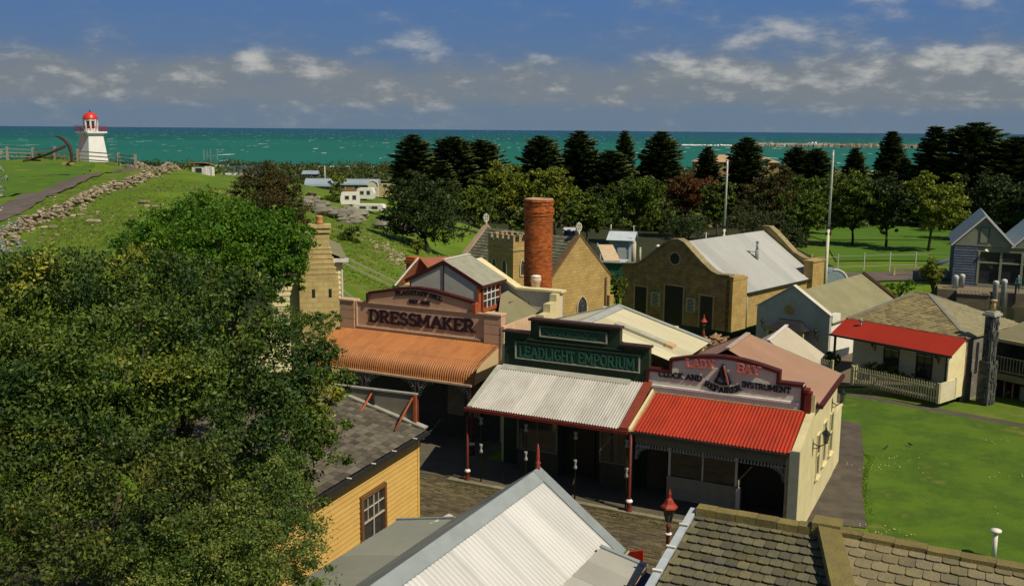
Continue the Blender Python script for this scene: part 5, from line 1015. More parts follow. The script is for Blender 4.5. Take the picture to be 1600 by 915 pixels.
rail_fence('dark timber rail fence against the lit end of the warehouse',[at(1138,520,68),at(1160,524,66),at(1181,527,64)],m_redpost,1.5,(.6,1.25),.06,.05,2.2)
# ================================================================ FOREGROUND ROOFS
FO=(.64,22.43)
fg=Thing('near_iron_roofed_building','near building with steep bright corrugated gable roof, grey flashings and red finial','building',FO,A,(0,-4.5,0))
zr=5.2; sl_=.735
r=MB().corr((.0,-.22,zr),(0,-1,0),9.5,[(.12,0,-.09),(1.1,0,-.81),(2.12,0,-1.55)],.135,.036,6)
rr1=fg.part('roof_slope',r,m_galvw)
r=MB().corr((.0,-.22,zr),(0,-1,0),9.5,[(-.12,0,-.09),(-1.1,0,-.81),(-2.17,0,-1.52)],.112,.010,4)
rr2=fg.part('roof_slope',r,mat('shaded_zinc',(.27,.28,.26),(.23,.24,.225),scale=.8,rough=.5))  # darker zinc: the left slope's shade is put into its colour
fg.part('ridge_capping',MB().ext([(-.26,.05,zr-.13),(0,.05,zr+.06),(.26,.05,zr-.13),(.26,.05,zr-.155),(0,.05,zr+.03),(-.26,.05,zr-.155)],(0,-9.6,0)),m_zinc,rr1)
for sg,nm in ((1,0),(-1,1)):
    fg.part('verge_flashing',MB().ext([(0,.12,zr+.075),(sg*2.2,.12,zr-1.55),(sg*2.2,-.24,zr-1.55),(0,-.24,zr+.075)][::1],(0,0,-.05)),m_zinc,rr1)
fg.part('gable_wall',MB().ext([(-2.1,-.15,0),(2.0,-.15,0),(2.0,-.15,zr-1.5),(0,-.15,zr-.1),(-2.1,-.15,zr-1.55)],(0,-.2,0)),m_cream)
fg.part('side_wall',box(1.85,2.0,-9,-.35,0,3.65),m_cream); fg.part('left_wall',box(-2.1,-1.95,-9,-.35,0,3.6),m_cream)
fi=MB().lathe((0,.0,zr+.05),[(.05,0),(.07,.05),(.045,.1),(.075,.15),(.035,.2),(.05,.24),(.03,.5),(.004,.62)],n=10); fg.part('finial',fi,mat('finial_red',(.28,.05,.03),rough=.5))
fg.part('gutter',MB().box(2.12,2.26,-9,.1,zr-1.72,zr-1.60),m_dark); fg.part('gutter_lip',MB().box(2.24,2.27,-9,.15,zr-1.62,zr-1.58),MATS['pale_capping'])
sk2=fg.part('skillion_roof',MB().corr((-2.15,-.1,zr-1.58),(0,-1,0),9.5,[(0,0,0),(-1.0,0,-.20),(-1.75,0,-.36)],.15,.008,3),mat('sage_grey_iron',(.26,.27,.22),(.23,.24,.195),scale=.6,rough=.55))
fg.part('skillion_edge',MB().bar((-2.2,-.06,zr-1.55),(-3.92,-.06,zr-1.92),.08,.05),m_zinc,sk2); fg.part('skillion_wall',box(-3.8,-2.1,-9,-.3,0,3.2),m_cream); fg.part('soaker_flashing',MB().bar((-2.5,.25,3.55),(-2.75,-.6,3.45),.16,.04),m_galvw,sk2)
po=fg.part('porch_roof',MB().corr((1.95,-.85,4.02),(0,-1,0),4.6,[(0,0,0),(.52,0,-.11),(1.06,0,-.23)],.10,.016,4),mat('grey_porch_iron',(.36,.36,.32),(.31,.31,.28),scale=1,rough=.55))
fg.part('porch_flashing',MB().bar((1.93,-.82,4.05),(3.03,-.82,3.81),.12,.03),m_zinc,po); fg.part('porch_posts',box(2.9,2.97,-.98,-.9,0,3.75),m_dark); fg.part('porch_fascia',box(3.0,3.03,-5.4,-.86,3.68,3.77),m_dl)
aw=Thing('navy_awning','dark navy blue awning beside the grey porch roof at the bottom','awning',FO,A,(3.4,-2.5,2.4)); aw.part('canvas',MB().add([(3.06,-.98,3.74),(3.75,-.98,3.5),(3.75,-5,3.5),(3.06,-5,3.74)],[(0,3,2,1)]),mat('navy_canvas',(.012,.022,.075),rough=.7)); aw.part('valance',box(3.74,3.76,-5,-.99,3.25,3.49),MATS['navy_canvas'])
sg=Thing('red_signboard','red triangular topped signboard with a white stroke in the street behind the porch roof','sign',(3.28,25.0),-30,(0,0,.42)); sg.off=(0,0,0)
sg.part('board',MB().ext([(-.35,0,1.1),(.28,0,.9),(.28,0,1.75),(-.35,0,1.55)],(0,.05,0)),mat('sign_red',(.50,.03,.012),rough=.5)); sg.part('post',MB().box(-.03,.03,.06,.12,-.42,1.6),m_redpost); sg.part('painted_stroke',MB().ext([(-.2,-.01,1.28),(.15,-.01,1.44),(.15,-.01,1.48),(-.2,-.01,1.33)],(0,.008,0)),m_white)
# ---- yellow weatherboard house
YO=(-3.16,32.36); YA=-22
yh=Thing('yellow_weatherboard_house','yellow weatherboard house with dark slate roof, sash window and rooftop signboard seen from behind','house',YO,YA,(-2,-4,0))
m_yw=mat('yellow_weatherboard',(.58,.375,.11),(.52,.33,.095),(.45,.295,.10),scale=1.4,rough=.7,var=.05)
z=.0; k=0
while z<3.0:
    h=.16; segs=[(-9.5,-.05)]
    if .30<z+.1<2.02: segs=[(-9.5,-3.83),(-2.27,-.05)]
    for a,c in segs:
        zt_=min(z+h,3.05); yh.part('weatherboard',MB().add([(.028,a,z),(.028,c,z),(.0,c,zt_),(.0,a,zt_),(-.02,a,z),(-.02,c,z),(-.02,c,zt_),(-.02,a,zt_)],[(0,1,2,3),(0,4,5,1),(1,5,6,2),(3,2,6,7),(0,3,7,4),(4,7,6,5)]),m_yw)
    z+=h
yh.part('wall_core',MB().box(-.2,-.021,-9.5,-.02,0,3.05),m_yw); yh.part('corner_board',box(-.05,.05,-.06,.06,0,3.12),mat('yellow_trim',(.70,.46,.12),rough=.7)); yh.part('end_wall',box(-5.5,-.2,-.12,-.0,0,3.3),m_cream)
window(yh,None,'s',(.0,-3.05),1.3,1.55,.38,1,mat('brown_sash',(.17,.085,.035),rough=.6),m_glass,2,2,.12,.10,sill=False)
yh.part('sash_bars',MB().box(.04,.075,-3.7,-2.4,1.13,1.18).box(.04,.07,-3.07,-3.03,.38,1.93).box(.035,.06,-3.4,-3.38,1.18,1.93).box(.035,.06,-2.75,-2.73,1.18,1.93).box(.035,.06,-3.7,-2.4,1.55,1.58),mat('pale_sash_bar',(.50,.46,.36),rough=.6))
SL=.27
yr=yh.part('roof_deck',MB().add([(.28,.1,3.14),(.28,-9.6,3.14),(-5.0,-9.6,3.14+5.28*SL),(-5.0,.1,3.14+5.28*SL),(.28,.1,3.08),(.28,-9.6,3.08)],[(0,3,2,1),(0,1,5,4)]),m_shingle)
ok=lambda c: -4.2<c[0]<.26 and -8.6<c[1]<.0
for s_ in slates((-5,0,3.14+5.28*SL),(0,1,0),(1,0,-SL),ok,.30,.24,.012,.012,.01): 
    yh.part('slate',s_,m_shingle,yr)
yh.part('verge_capping',MB().bar((.32,.05,3.20),(-4.8,.05,3.20+5.1*SL),.26,.06),mat('pale_grey_capping',(.36,.36,.31),(.28,.28,.23),scale=5,rough=.8),yr)
gt=yh.part('gutter',MB().box(.30,.44,-9.6,.12,2.98,3.08).box(.42,.45,-9.6,.12,3.08,3.11),m_dark)
for t_ in (-.9,-2.3,-3.6,-5.0): yh.part('gutter_bracket',box(.29,.46,t_-.03,t_+.03,3.105,3.125),m_white,gt)
yh.part('soffit',box(-.0,.3,-9.6,.05,2.9,2.97),m_shade)
ff=yh.part('rear_of_signboard',box(-3.2,-.12,.1,.16,3.35,4.28),mat('grey_ply_back',(.19,.175,.135),(.15,.14,.11),scale=1.5,rough=.9)); yh.part('board_rail',MB().box(-3.3,-.05,.05,.2,4.28,4.33),MATS['pale_grey_capping'],ff)
for s,c_ in ((-.10,m_orange),(-1.72,m_dark)): yh.part('board_post',box(s-.05,s+.05,.0,.1,3.2,4.3),c_,ff)
for s in (-.18,-1.75): yh.part('steel_brace',MB().tube([(s,.05,4.2),(s-.1,-1.05,3.34)],.035,8),m_orange,ff)
# ---- slate roofed building, bottom right
QO=(3.97,20.1); QA=-25.3
sb=Thing('near_slate_roofed_building','near building with lichen covered slate roof, mossy copings and white gutter at bottom right','building',QO,QA,(3,-3,0))
DS=.14
RX=2.62; BX=3.55; BT=-3.2          # coping line between the two roof slopes (plan)
deck=MB().add([(0,0,5.1),(RX,.15,5.1),(BX,BT,5.1+DS*BT),(BX+.6,-5.6,5.1-DS*5.6),(0,-5.6,5.1-DS*5.6)],[(0,4,3,2,1)])
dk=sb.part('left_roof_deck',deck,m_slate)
ok1=lambda c:.06<c[0] and c[0]<RX+(BX-RX)*(c[1]/BT)-.12 and -5.2<c[1]<-.10
for s_ in slates((0,0,5.1),(1,0,0),(0,-1,-DS),ok1,.225,.305,.045,.02,.015,True): sb.part('slate',s_,m_slate,dk)
DR=.10
deck2=MB().add([(RX,.15,5.16),(8.6,-.05,5.05),(8.6,-5.6,5.05-.1*5.6),(BX+.6,-5.6,5.16-.1*5.6)],[(0,3,2,1)])
dk2=sb.part('right_roof_deck',deck2,m_slate_lit)
ok2=lambda c: c[0]>RX+.28+(BX-RX)*(c[1]/BT) and c[0]<6.25 and -4.8<c[1]<-.12
for s_ in slates((0,0,5.16),(1,.0,-.01),(0,-1,-DR),ok2,.30,.36,.03,.02,.02,True): sb.part('slate',s_,m_slate_lit,dk2)
m_mc=mat('olive_moss_coping',(.20,.16,.05),(.14,.12,.05),(.27,.22,.10),scale=3,rough=1,bump=.6,var=.15)
s=0.
while s<RX-.05: w=.42; sb.part('coping_stone',MB().box(s+.006,min(s+w,RX)-.006,-.14,.16,5.08,5.27+rr.uniform(-.01,.01)),m_mc); s+=w
s=RX+.1
while s<6.0: w=.6; z_=5.24-(s-RX)*.02; t_=.15-(s-RX)*.05; sb.part('coping_stone',MB().box(s+.005,s+w-.005,t_-.16,t_+.14,z_-.2,z_+rr.uniform(-.008,.008)),m_mc); s+=w
sb.part('dividing_coping',MB().bar((RX,.2,5.26),(BX+.5,-5.2,5.26-.13*5.2),.42,.26),m_mc)
sb.part('dividing_head',box(RX-.25,RX+.3,-.15,.3,5.0,5.40),m_mc)
gu=sb.part('gutter',MB().ext([(-.17,.1,5.12),(-.02,.1,5.12),(-.02,.1,5.18),(-.17,.1,5.18)],(0,-5.6,-.78)),mat('pale_blue_gutter',(.42,.47,.50),rough=.5))
for t_ in (-.7,-1.6,-2.5): sb.part('gutter_joint',MB().box(-.19,0.,t_-.03,t_+.03,5.19-DS*abs(t_),5.215-DS*abs(t_)),m_white,gu)
sb.part('walls',MB().box(.05,6.3,-5.6,.0,0,4.2).box(.05,6.3,-.2,.0,4.2,5.0),m_stone); sb.part('verge_end',box(6.25,6.35,-5.6,-.1,4.4,5.06),m_navy)
T_=Thing('vent_post','thin white vent post with flat cap on the lawn at lower right','post',(15.13,29.41),0,(0,0,0)); T_.off=(0,0,0); T_.part('pipe',MB().lathe((0,0,0),[(.075,0),(.075,.85)],n=10),m_white); T_.part('cap',MB().lathe((0,0,.85),[(.08,0),(.17,.05),(.17,.1),(.04,.14)],n=12),m_white)
# magpies on the lawn
def bird(label,loc,rot):
    T_=Thing('bird',label,'bird',loc[:2],math.degrees(rot),(0,0,.02),'dark birds on the lawn'); T_.off=(0,0,0)
    b=MB().tube([(-.2,0,.13),(-.08,0,.16),(.04,0,.18),(.12,0,.22)],[.012,.05,.065,.04],8).lathe((.14,0,.20),[(.02,0),(.04,.03),(.035,.06),(.01,.08)],8); T_.part('body',b,m_dark); T_.part('beak',MB().tube([(.17,0,.24),(.22,0,.23)],[.012,.003],6),m_zinc)
    for s_ in (-1,1): T_.part('leg',MB().tube([(0,s_*.03,.12),(.01,s_*.03,-.01)],.006,5),m_cast)
    T_.o.scale=(.62,.62,.62)
for px,py,lab,r_ in ((1385,702,'small dark bird on the lawn, left of the pair',.6),(1422,698,'dark bird on the lawn, right of the pair',2.2)):
    d=at(px,py,30); k=(CH)/(CH-d[2]); bird(lab,(d[0]*k,30*k),r_)
# ================================================================ COTTAGE WITH STEPPED STONE CHIMNEY (left)
SO=(-9.0,46.3); SA=13
st=Thing('chimney_cottage','cream weatherboard cottage with big stepped sandstone chimney breast and clay pot, half hidden by trees','cottage',SO,SA,(-.5,1,1.5))
m_ss=blocks('pale_sandstone',(.52,.41,.18),(.46,.36,.15),(.40,.31,.15),.5,.25,.015)
st.part('chimney_breast',box(-1.0,.82,-.1,.5,1.5,6.15),m_ss)
b=MB(); zs=[6.15,6.42,6.66,6.9,7.14,7.38,7.6]; 
for i in range(6):
    f=(i+1)/7; st.part('stone_step',MB().box(-1.0+.6*f,.82-.4*f,-.1,.5,zs[i]-.02,zs[i+1]-.03).box(-1.0+.6*f-.025,.82-.4*f+.025,-.12,.52,zs[i+1]-.06,zs[i+1]-.025),m_ss)
st.part('shaft',box(-.40,.42,-.08,.5,7.55,8.3),m_ss)
st.part('cap',MB().box(-.47,.49,-.15,.57,8.3,8.42).box(-.43,.45,-.11,.53,8.42,8.52).box(-.5,.52,-.18,.6,8.52,8.68),m_ss)
st.part('pot',MB().lathe((0,.2,8.68),[(.2,0),(.16,.12),(.15,.3),(.18,.36),(.12,.4)],n=14),mat('orange_clay',(.52,.25,.10),rough=.8))
for s in (-.35,.42): st.part('slit_window',box(s-.07,s+.07,-.115,-.09,5.25,5.65),m_dark); 
for k in range(22):
    z=1.6+k*.245
    for s0,s1 in ((-4.2,-1.0),(.82,1.03)): st.part('weatherboard',MB().ext([(s0,.48,z),(s1,.48,z),(s1,.52,z+.24),(s0,.52,z+.24)],(0,.05,0)),mat('pale_yellow_board',(.66,.60,.36),(.58,.52,.3),rough=.7,var=.06))
st.part('body',MB().box(-4.2,1.0,.54,7,1.5,6.9),m_cream)
st.part('roof',MB().add([(-1.2,.3,8.0),(1.3,.3,6.95),(1.3,7.2,6.95),(-1.2,7.2,8.0),(-4.6,.3,6.7),(-4.6,7.2,6.7)],[(0,1,2,3),(0,3,5,4)]),m_olive); st.part('fascia',MB().box(.55,1.32,.2,.42,6.86,7.02),m_white)
st.part('corner_board',box(.98,1.06,.46,.56,1.5,6.86),m_pale)
# ================================================================ HILL: fences, rubble wall, lighthouse, anchor
m_fence=mat('grey_fence_timber',(.33,.30,.23),(.24,.21,.16),scale=3,rough=.9,var=.2)
rail_fence('weathered post and rail fence crossing the green slope behind the stepped chimney',[at(533,436,66),at(640,437,66),at(720,445,66)],m_fence,1.35,(.5,.95),.08,.06,3.6)
rail_fence('lower return of the weathered rail fence beside the stepped chimney cottage',[at(535,470,56),at(598,466,56)],m_fence,1.1,(.55,),.08,.06,2.6)
rail_fence('long post and rail fence along the hilltop behind the anchor and lighthouse',[at(-40,250,152),at(12,249,152),at(52,250,152),at(122,251.5,147),at(186,257.5,144),at(212,260,140)],m_fence,1.9,(.5,1.05,1.6),.15,.09,5.2)
wr_=random.Random(11)
rp_=Thing('rubble_wall','long rambling wall of pale loose rubble stones curving along the hillside road','wall',at(0,385,68)[:2],0,(0,0,t1(*at(0,385,68)[:2]))); rp_.off=(0,0,0); base_=rp_.o.location
path_=[at(-60,420,60),at(0,382,69),at(45,358,78),at(100,334,87),(at(150,310,99)),at(200,291,109),at(240,277,120),at(268,264,128),at(262,256,134),at(232,252,138),at(212,253,142)]
m_rs=mat('rubble_wall_stone',(.33,.275,.19),(.21,.17,.115),(.46,.41,.31),scale=.8,rough=.95,var=.35)
bigs=[];sm_=MB()
def rock(b,c,r,fl=.7,rn=wr_):
    n=6; vs=[]; 
    for zz,q in ((-.6,.75),(.1,1.),(.75,.6)):
        ph=rn.random()*6
        for k in range(n): a=2*math.pi*k/n+ph*.0+rn.uniform(-.25,.25); rad=r*q*rn.uniform(.75,1.2); vs.append((c[0]+rad*math.cos(a),c[1]+rad*math.sin(a),c[2]+zz*r*fl))
    fs=[(i*n+k,i*n+(k+1)%n,(i+1)*n+(k+1)%n,(i+1)*n+k) for i in range(2) for k in range(n)]+[tuple(range(n))[::-1],tuple(range(2*n,3*n))]; b.add(vs,fs)
cnt=0
for i in range(len(path_)-1):
    a=np.array(path_[i][:2]);c=np.array(path_[i+1][:2]); l_=np.linalg.norm(c-a); d=(c-a)/l_; nx=np.array((-d[1],d[0])); n=int(l_*14)
    P_=a+d*(np.array([wr_.random() for _ in range(n)])*l_)[:,None]; off=np.array([wr_.gauss(0,.55) for _ in range(n)]); P_=P_+nx*off[:,None]; Z_=tz(P_[:,0],P_[:,1])
    for p,z,o in zip(P_,Z_,off):
        hh=max(0,.75*math.exp(-o*o/.6)); r=wr_.uniform(.10,.27); zz=z+wr_.uniform(0,hh)+.05
        if i<4 and cnt<290 and wr_.random()<.28:
            bb_=MB(); rock(bb_,(p[0]-base_[0],p[1]-base_[1],zz-base_[2]),r*1.05); rp_.part('stone',bb_,m_rs); cnt+=1
        else: rock(sm_,(p[0]-base_[0],p[1]-base_[1],zz-base_[2]),r)
rp_.part('small_stones',sm_,m_rs,kind='stuff')
# loose stones and pale scars on the slope
b=MB()
for px,py,D in [(225,322,92),(235,328,90),(150,365,78),(78,352,76),(122,350,84),(213,286,112)]: 
    for _ in range(3): q=at(px+wr_.uniform(-8,8),py+wr_.uniform(-3,3),D); rock(b,(q[0],q[1],t1(q[0],q[1])+.05),wr_.uniform(.25,.5),.5)
for k in range(190):
    px=wr_.uniform(60,350);py=wr_.uniform(285,380); D=np.interp(py,[285,380],[112,68]); q=at(px,py,D); rock(b,(q[0],q[1],t1(q[0],q[1])),wr_.uniform(.05,.2),.5)
for k in range(260):
    px=wr_.gauss(625,28);py=395+ (px-600)*.45+wr_.gauss(0,9); D=np.interp(py,[340,440],[112,66]); q=at(px,py,D); rock(b,(q[0],q[1],t1(q[0],q[1])),wr_.uniform(.06,.25),.5)
o=b.build('loose_stones',m_rs,kind='stuff'); o['label']='pale loose stones scattered over the green slopes'; o['category']='stones'
# rock outcrops
def outcrop(label,pts,n,r0,r1):
    c=pts[len(pts)//2]; q=gp(c[0],c[1],80.); T_=Thing('rock_outcrop',label,'rock',q[:2],0,(0,0,t1(*q[:2])),'grey rock outcrops'); T_.off=(q[0],q[1],t1(*q[:2])); b=MB()
    for k in range(n):
        i=wr_.randrange(len(pts)-1); f=wr_.random(); p=[pts[i][j]*(1-f)+pts[i+1][j]*f for j in range(3)]; w=gp(p[0]+wr_.gauss(0,6),p[1]+wr_.gauss(0,4),80.); rock(b,(w[0],w[1],t1(w[0],w[1])+wr_.uniform(-.2,.45)),wr_.uniform(r0,r1),.5)
    T_.part('boulders',b,mat('pale_grey_rock',(.24,.225,.17),(.15,.145,.11),(.33,.31,.25),scale=.6,rough=.95,var=.25,bump=.5,bscale=5),kind='stuff')
outcrop('long pale grey rock outcrop stepping down the hill left of the caravans',[(482,316,122),(505,330,118),(535,342,112),(565,340,112)],170,.3,1.1)
outcrop('smaller pale rock slab below the white caravans beside the dark tree',[(598,350,112),(625,354,112),(645,360,110)],80,.3,1.0)
# lighthouse
LD=155; lq=at(145,253,LD); lz=lq[2]; 
lh=Thing('lighthouse','white square lighthouse with red dome, red gallery railing and red ladder on the hilltop','lighthouse',(lq[0],LD),0,(0,0,lz)); lh.off=(0,0,0); lh.o.scale=(.80,.80,.91)
rot=R(-35); 
def sq(w,z): return [(w*math.cos(rot+R(45+90*k)),w*math.sin(rot+R(45+90*k)),z) for k in range(4)]
def fr_(b,r0,z0,r1,z1): 
    a=sq(r0,z0);c=sq(r1,z1); return b.add(a+c,[(0,3,2,1),(4,5,6,7)]+[(i,(i+1)%4,(i+1)%4+4,i+4) for i in range(4)])
m_lw=mat('lighthouse_white',(.80,.80,.78),(.72,.72,.70),scale=1,rough=.6); m_lr=mat('lighthouse_red',(.62,.035,.02),(.5,.03,.018),rough=.35,spec=.5); m_rail=mat('railing_red',(.33,.03,.04),rough=.6)
lh.part('tower',fr_(MB(),2.95,-.3,2.15,4.6),m_lw); lh.part('gallery_deck',fr_(fr_(MB(),2.35,4.6,2.9,4.85),2.95,4.85,2.95,5.1),m_lw)
rb=MB()
for z in (5.35,5.65,6.0): 
    c=sq(2.95,z); 
    for i in range(4): rb.bar(c[i],c[(i+1)%4],.06,.06)
rail_=lh.part('gallery_railing',rb,m_rail)
for i in range(4):
    a=np.array(sq(2.95,5.1)[i]);c=np.array(sq(2.95,5.1)[(i+1)%4])
    for k in range(7): p=a+(c-a)*k/7; lh.part('baluster',MB().bar(p,p+np.array((0,0,.92)),.07,.07),m_rail,rail_)
lr=lh.part('lantern_room',MB().lathe((0,0,5.1),[(1.35,0),(1.3,.45),(1.3,.46)],8,rot=R(22.5),smooth=False),m_lw); lh.part('lantern_glass',MB().lathe((0,0,5.55),[(1.16,0),(1.16,1.3)],8,rot=R(22.5),smooth=False),mat('lantern_glass',(.10,.02,.02),(.03,.03,.03),rough=.1,spec=.7),lr)
for k in range(8): a=R(22.5+45*k); lh.part('mullion',MB().box(1.2*math.cos(a)-.13,1.2*math.cos(a)+.13,1.2*math.sin(a)-.13,1.2*math.sin(a)+.13,5.55,6.85),m_lw,lr)
lh.part('lantern_head',MB().lathe((0,0,6.85),[(1.33,0),(1.38,.1),(1.33,.32)],8,rot=R(22.5),smooth=False),m_lw,lr)
dm=lh.part('dome',MB().lathe((0,0,7.17),[(1.42,0)]+[(1.36*math.cos(R(a)),1.15*math.sin(R(a))) for a in range(6,86,10)]+[(.05,1.16)],20),m_lr); lh.part('dome_vent',MB().lathe((0,0,8.3),[(.1,0),(.16,.1),(.12,.2),(.02,.42)],10),m_dark,dm)
lb_=MB(); a1_=np.array((-.55,-2.1,4.9)); a0_=np.array((-1.75,-3.2,-.2))
for dx in (-.22,.22): lb_.bar(a0_+(dx,0,0),a1_+(dx,0,0),.07,.07)
for k in range(14): p=a0_+(a1_-a0_)*k/14; lb_.bar(p+(-.22,0,0),p+(.22,0,0),.04,.04)
lh.part('ladder',lb_,m_rail)
# anchor
aq=at(100,257,122); an_=Thing('anchor','huge rusty iron anchor lying on the hilltop lawn near the lighthouse','anchor',(aq[0],aq[1]),0,(0,0,aq[2]+.1)); an_.off=(0,0,0); m_an=mat('rusty_black_iron',(.07,.03,.022),(.035,.02,.018),scale=3,rough=.85)
an_.part('shank',MB().tube([(-4.1,.1,.45),(-2.0,0,1.1),(.25,0,2.1)],[.11,.14,.18],8),m_an); ap=[(-.9+1.9*math.cos(R(a)),0,.95+2.35*math.sin(R(a))) for a in range(-32,100,11)]
an_.part('arms',MB().tube([(x,0,z) for x,y,z in ap],[.07,.10,.14,.18,.2,.22,.22,.2,.18,.15,.11,.05][:len(ap)],8),m_an)
an_.part('fluke',MB().ext([(.4,-.5,-.25),(.9,-.5,.1),(1.0,-.3,.35),(.5,-.4,.1)],(0,1.0,0)),m_an); an_.part('stock',MB().tube([(-4.3,-1.3,.3),(-4.1,0,.5),(-3.6,1.6,.3)],[.1,.2,.1],8),m_an); an_.part('support_stone',MB().box(-.1,1.1,-.4,.4,-.1,.15),m_stone)
# ================================================================ DISTANT BUILDINGS, CARAVANS, POLES
def cabin(name,label,cat,px,py,D,w,d,h,rot,mw,mr,roof='gable',rh=1.5,extra=None,grp=None):
    q=at(px,py,D); T_=Thing(name,label,cat,q[:2],rot,(0,0,q[2]),grp); T_.off=(0,0,0)
    T_.part('walls',box(-w/2,w/2,0,d,-2.5,h),mw)
    if roof=='gable': T_.part('roof',MB().ext([(-w/2-.3,-.3,h),(-w/2-.3,d/2,h+rh),(-w/2-.3,d+.3,h)],(w+.6,0,0)),mr)
    elif roof=='hip': T_.part('roof',MB().add([(-w/2-.5,-.5,h),(w/2+.5,-.5,h),(w/2+.5,d+.5,h),(-w/2-.5,d+.5,h),(-w/2+d/2,d/2,h+rh),(w/2-d/2,d/2,h+rh)],[(0,1,5,4),(1,2,5),(2,3,4,5),(3,0,4),(0,3,2,1)]),mr)
    elif roof=='arch': T_.part('roof',MB().ext([(-w/2-.3,d/2-(d/2+.3)*math.cos(R(a)),h-.2+rh*math.sin(R(a))) for a in range(0,181,15)],(w+.6,0,0)),mr)
    elif roof=='skil': T_.part('roof',MB().ext([(-w/2-.2,-.3,h+.5),(-w/2-.2,d+.2,h),(-w/2-.2,d+.2,h+.12),(-w/2-.2,-.3,h+.62)],(w+.4,0,0)),mr)
    nw=max(1,int(w/2.6))
    for i in range(nw):
        x=-w/2+w*(i+.5)/nw; f=T_.part('window',box(x-.6,x+.6,-.05,0,h*.35,h*.85),m_white if extra!='none' else mw); T_.part('pane',box(x-.5,x+.5,-.07,-.051,h*.38,h*.82),m_glass,f)
    return T_
m_bl=mat('blue_iron',(.26,.32,.38),(.22,.28,.34),scale=.3,rough=.6); m_nav=mat('dark_blue_roof',(.04,.06,.09),(.06,.08,.11),scale=.5,rough=.6); m_tan=mat('tan_tile_roof',(.44,.30,.18),(.38,.26,.15),scale=.3,rough=.8); m_tw=mat('tan_wall',(.30,.20,.09),rough=.8)
T_=cabin('white_shed','plain white shed at the edge of the hilltop paddock','shed',311,275,150,2.2,3,1.45,-8,m_white,m_tan,'skil')
cabin('blue_roofed_house','low house with dark blue panelled roof behind the green hilltop','house',372,280,200,6.5,6,.9,0,m_pale,m_nav,'gable',1.6)
w_=at(350,280,196); gh=Thing('glasshouse','low pale skillion roofed shed in front of the dark blue roofed house','shed',w_[:2],0,(0,0,w_[2]-.5)); gh.off=(0,0,0); gh.part('roof',MB().add([(-2,-2,.7),(6.5,-2,.7),(5.5,.8,1.7),(-.5,.8,1.7),(-2,-2,.6),(6.5,-2,.6)],[(0,1,2,3),(0,4,5,1)]),mat('pale_sheet',(.42,.44,.38),rough=.6)); gh.part('walls',box(-1.5,6,-1.7,.5,-2,.6),m_pale); gh.part('white_post',MB().box(1.4,1.7,-2,-1.8,-.6,.7),m_white)
cabin('far_blue_roof_shed','small shed with pale blue roof among the coastal scrub','shed',484,277,260,3.6,3,.8,0,m_shade,m_bl,'gable',.9)
cabin('arched_roof_hall','long hall with blue-grey barrel vault roof and pale curved end','hall',557,299,218,9,4.5,1.6,0,m_tw,m_bl,'arch',1.2)
q=at(583,299,217); e_=Thing('curved_end_pavilion','pale end pavilion with white arched rim on the blue roofed hall','pavilion',q[:2],0,(0,0,q[2]-.3)); e_.off=(0,0,0); e_.part('wall',MB().ext([(-1.0,-.3,-1.5),(1.1,-.3,-1.5),(1.1,-.3,1.7),(.8,-.3,2.3),(0,-.3,2.6),(-.8,-.3,2.3),(-1.0,-.3,1.7)],(0,2,0)),m_pale)
b=MB(); 
for a in range(0,180,20): b.bar((1.15*math.cos(R(a)),-.4,1.6+1.2*math.sin(R(a))),(1.15*math.cos(R(a+20)),-.4,1.6+1.2*math.sin(R(a+20))),.16,.2,(0,1,0))
e_.part('arched_rim',b,m_white)
cabin('hall_west_wing','second barrel roofed wing of the hall left of the pale green tree','hall',500,297,214,6,4,1.0,0,m_shade,m_bl,'arch',1.6)
cabin('yellow_block','yellow walled block right of the barrel roofed hall, by the tall pine','building',602,296,222,4,3,1.4,0,mat('yellow_wall',(.55,.48,.22),rough=.8),m_tan,'skil')
cabin('beige_roofed_pavilion','long beachside pavilion with beige hip roof behind the pines','pavilion',1152,264,330,27,11,2.2,-4,m_tw,m_tan,'hip',2.3,grp=None)
def caravan(label,px,py,D,l,h,rot,sp=True):
    q=gp(px,py,90.); T_=Thing('caravan',label,'caravan',q[:2],rot,(0,0,t1(q[0],q[1])),'caravans in the park'); T_.off=(0,0,0); T_.o.scale=(q[1]/D,)*3
    pr=[(-l/2,.45),(l/2,.45),(l/2+.12,h*.6),(l/2-.1,h-.1),(l/2-.4,h),(-l/2+.4,h),(-l/2+.1,h-.1),(-l/2-.12,h*.6)]
    T_.part('body',MB().ext([(x,-1.05,z) for x,z in pr],(0,2.1,0)),m_white); f=T_.part('window',box(-l*.3,-l*.05,-1.09,-1.05,h*.5,h*.8),m_pale); T_.part('pane',box(-l*.28,-l*.07,-1.1,-1.091,h*.53,h*.77),m_glass,f); T_.part('window',box(l*.12,l*.32,-1.09,-1.05,h*.5,h*.8),m_glass)
    T_.part('wheel',MB().tube([(0,-1.0,.34),(0,-.85,.34)],.34,12),m_dark); T_.part('tow_bar',MB().bar((l/2,0,.45),(l/2+.9,0,.45),.08,.08),m_dark)
caravan('white caravan with rounded end left of the others, above the rock outcrop',547,324,175,3.2,2.5,12)
caravan('small white caravan further back, under the barrel roofed hall',572,314,195,3.2,2.5,-4)
caravan('long low white caravan seen along its side, nearest the dark tree',578,334,170,5.2,1.5,-8)
caravan('white caravan glimpsed between the trees behind the chapel tower',735,331,150,2.6,2.2,5)
caravan('white caravan glimpsed through the trees right of the red brick chimney',947,322,185,3.0,2.4,0)
caravan('pale caravan under the reddish tree behind the first flagpole',1095,333,190,4.2,2.3,0)
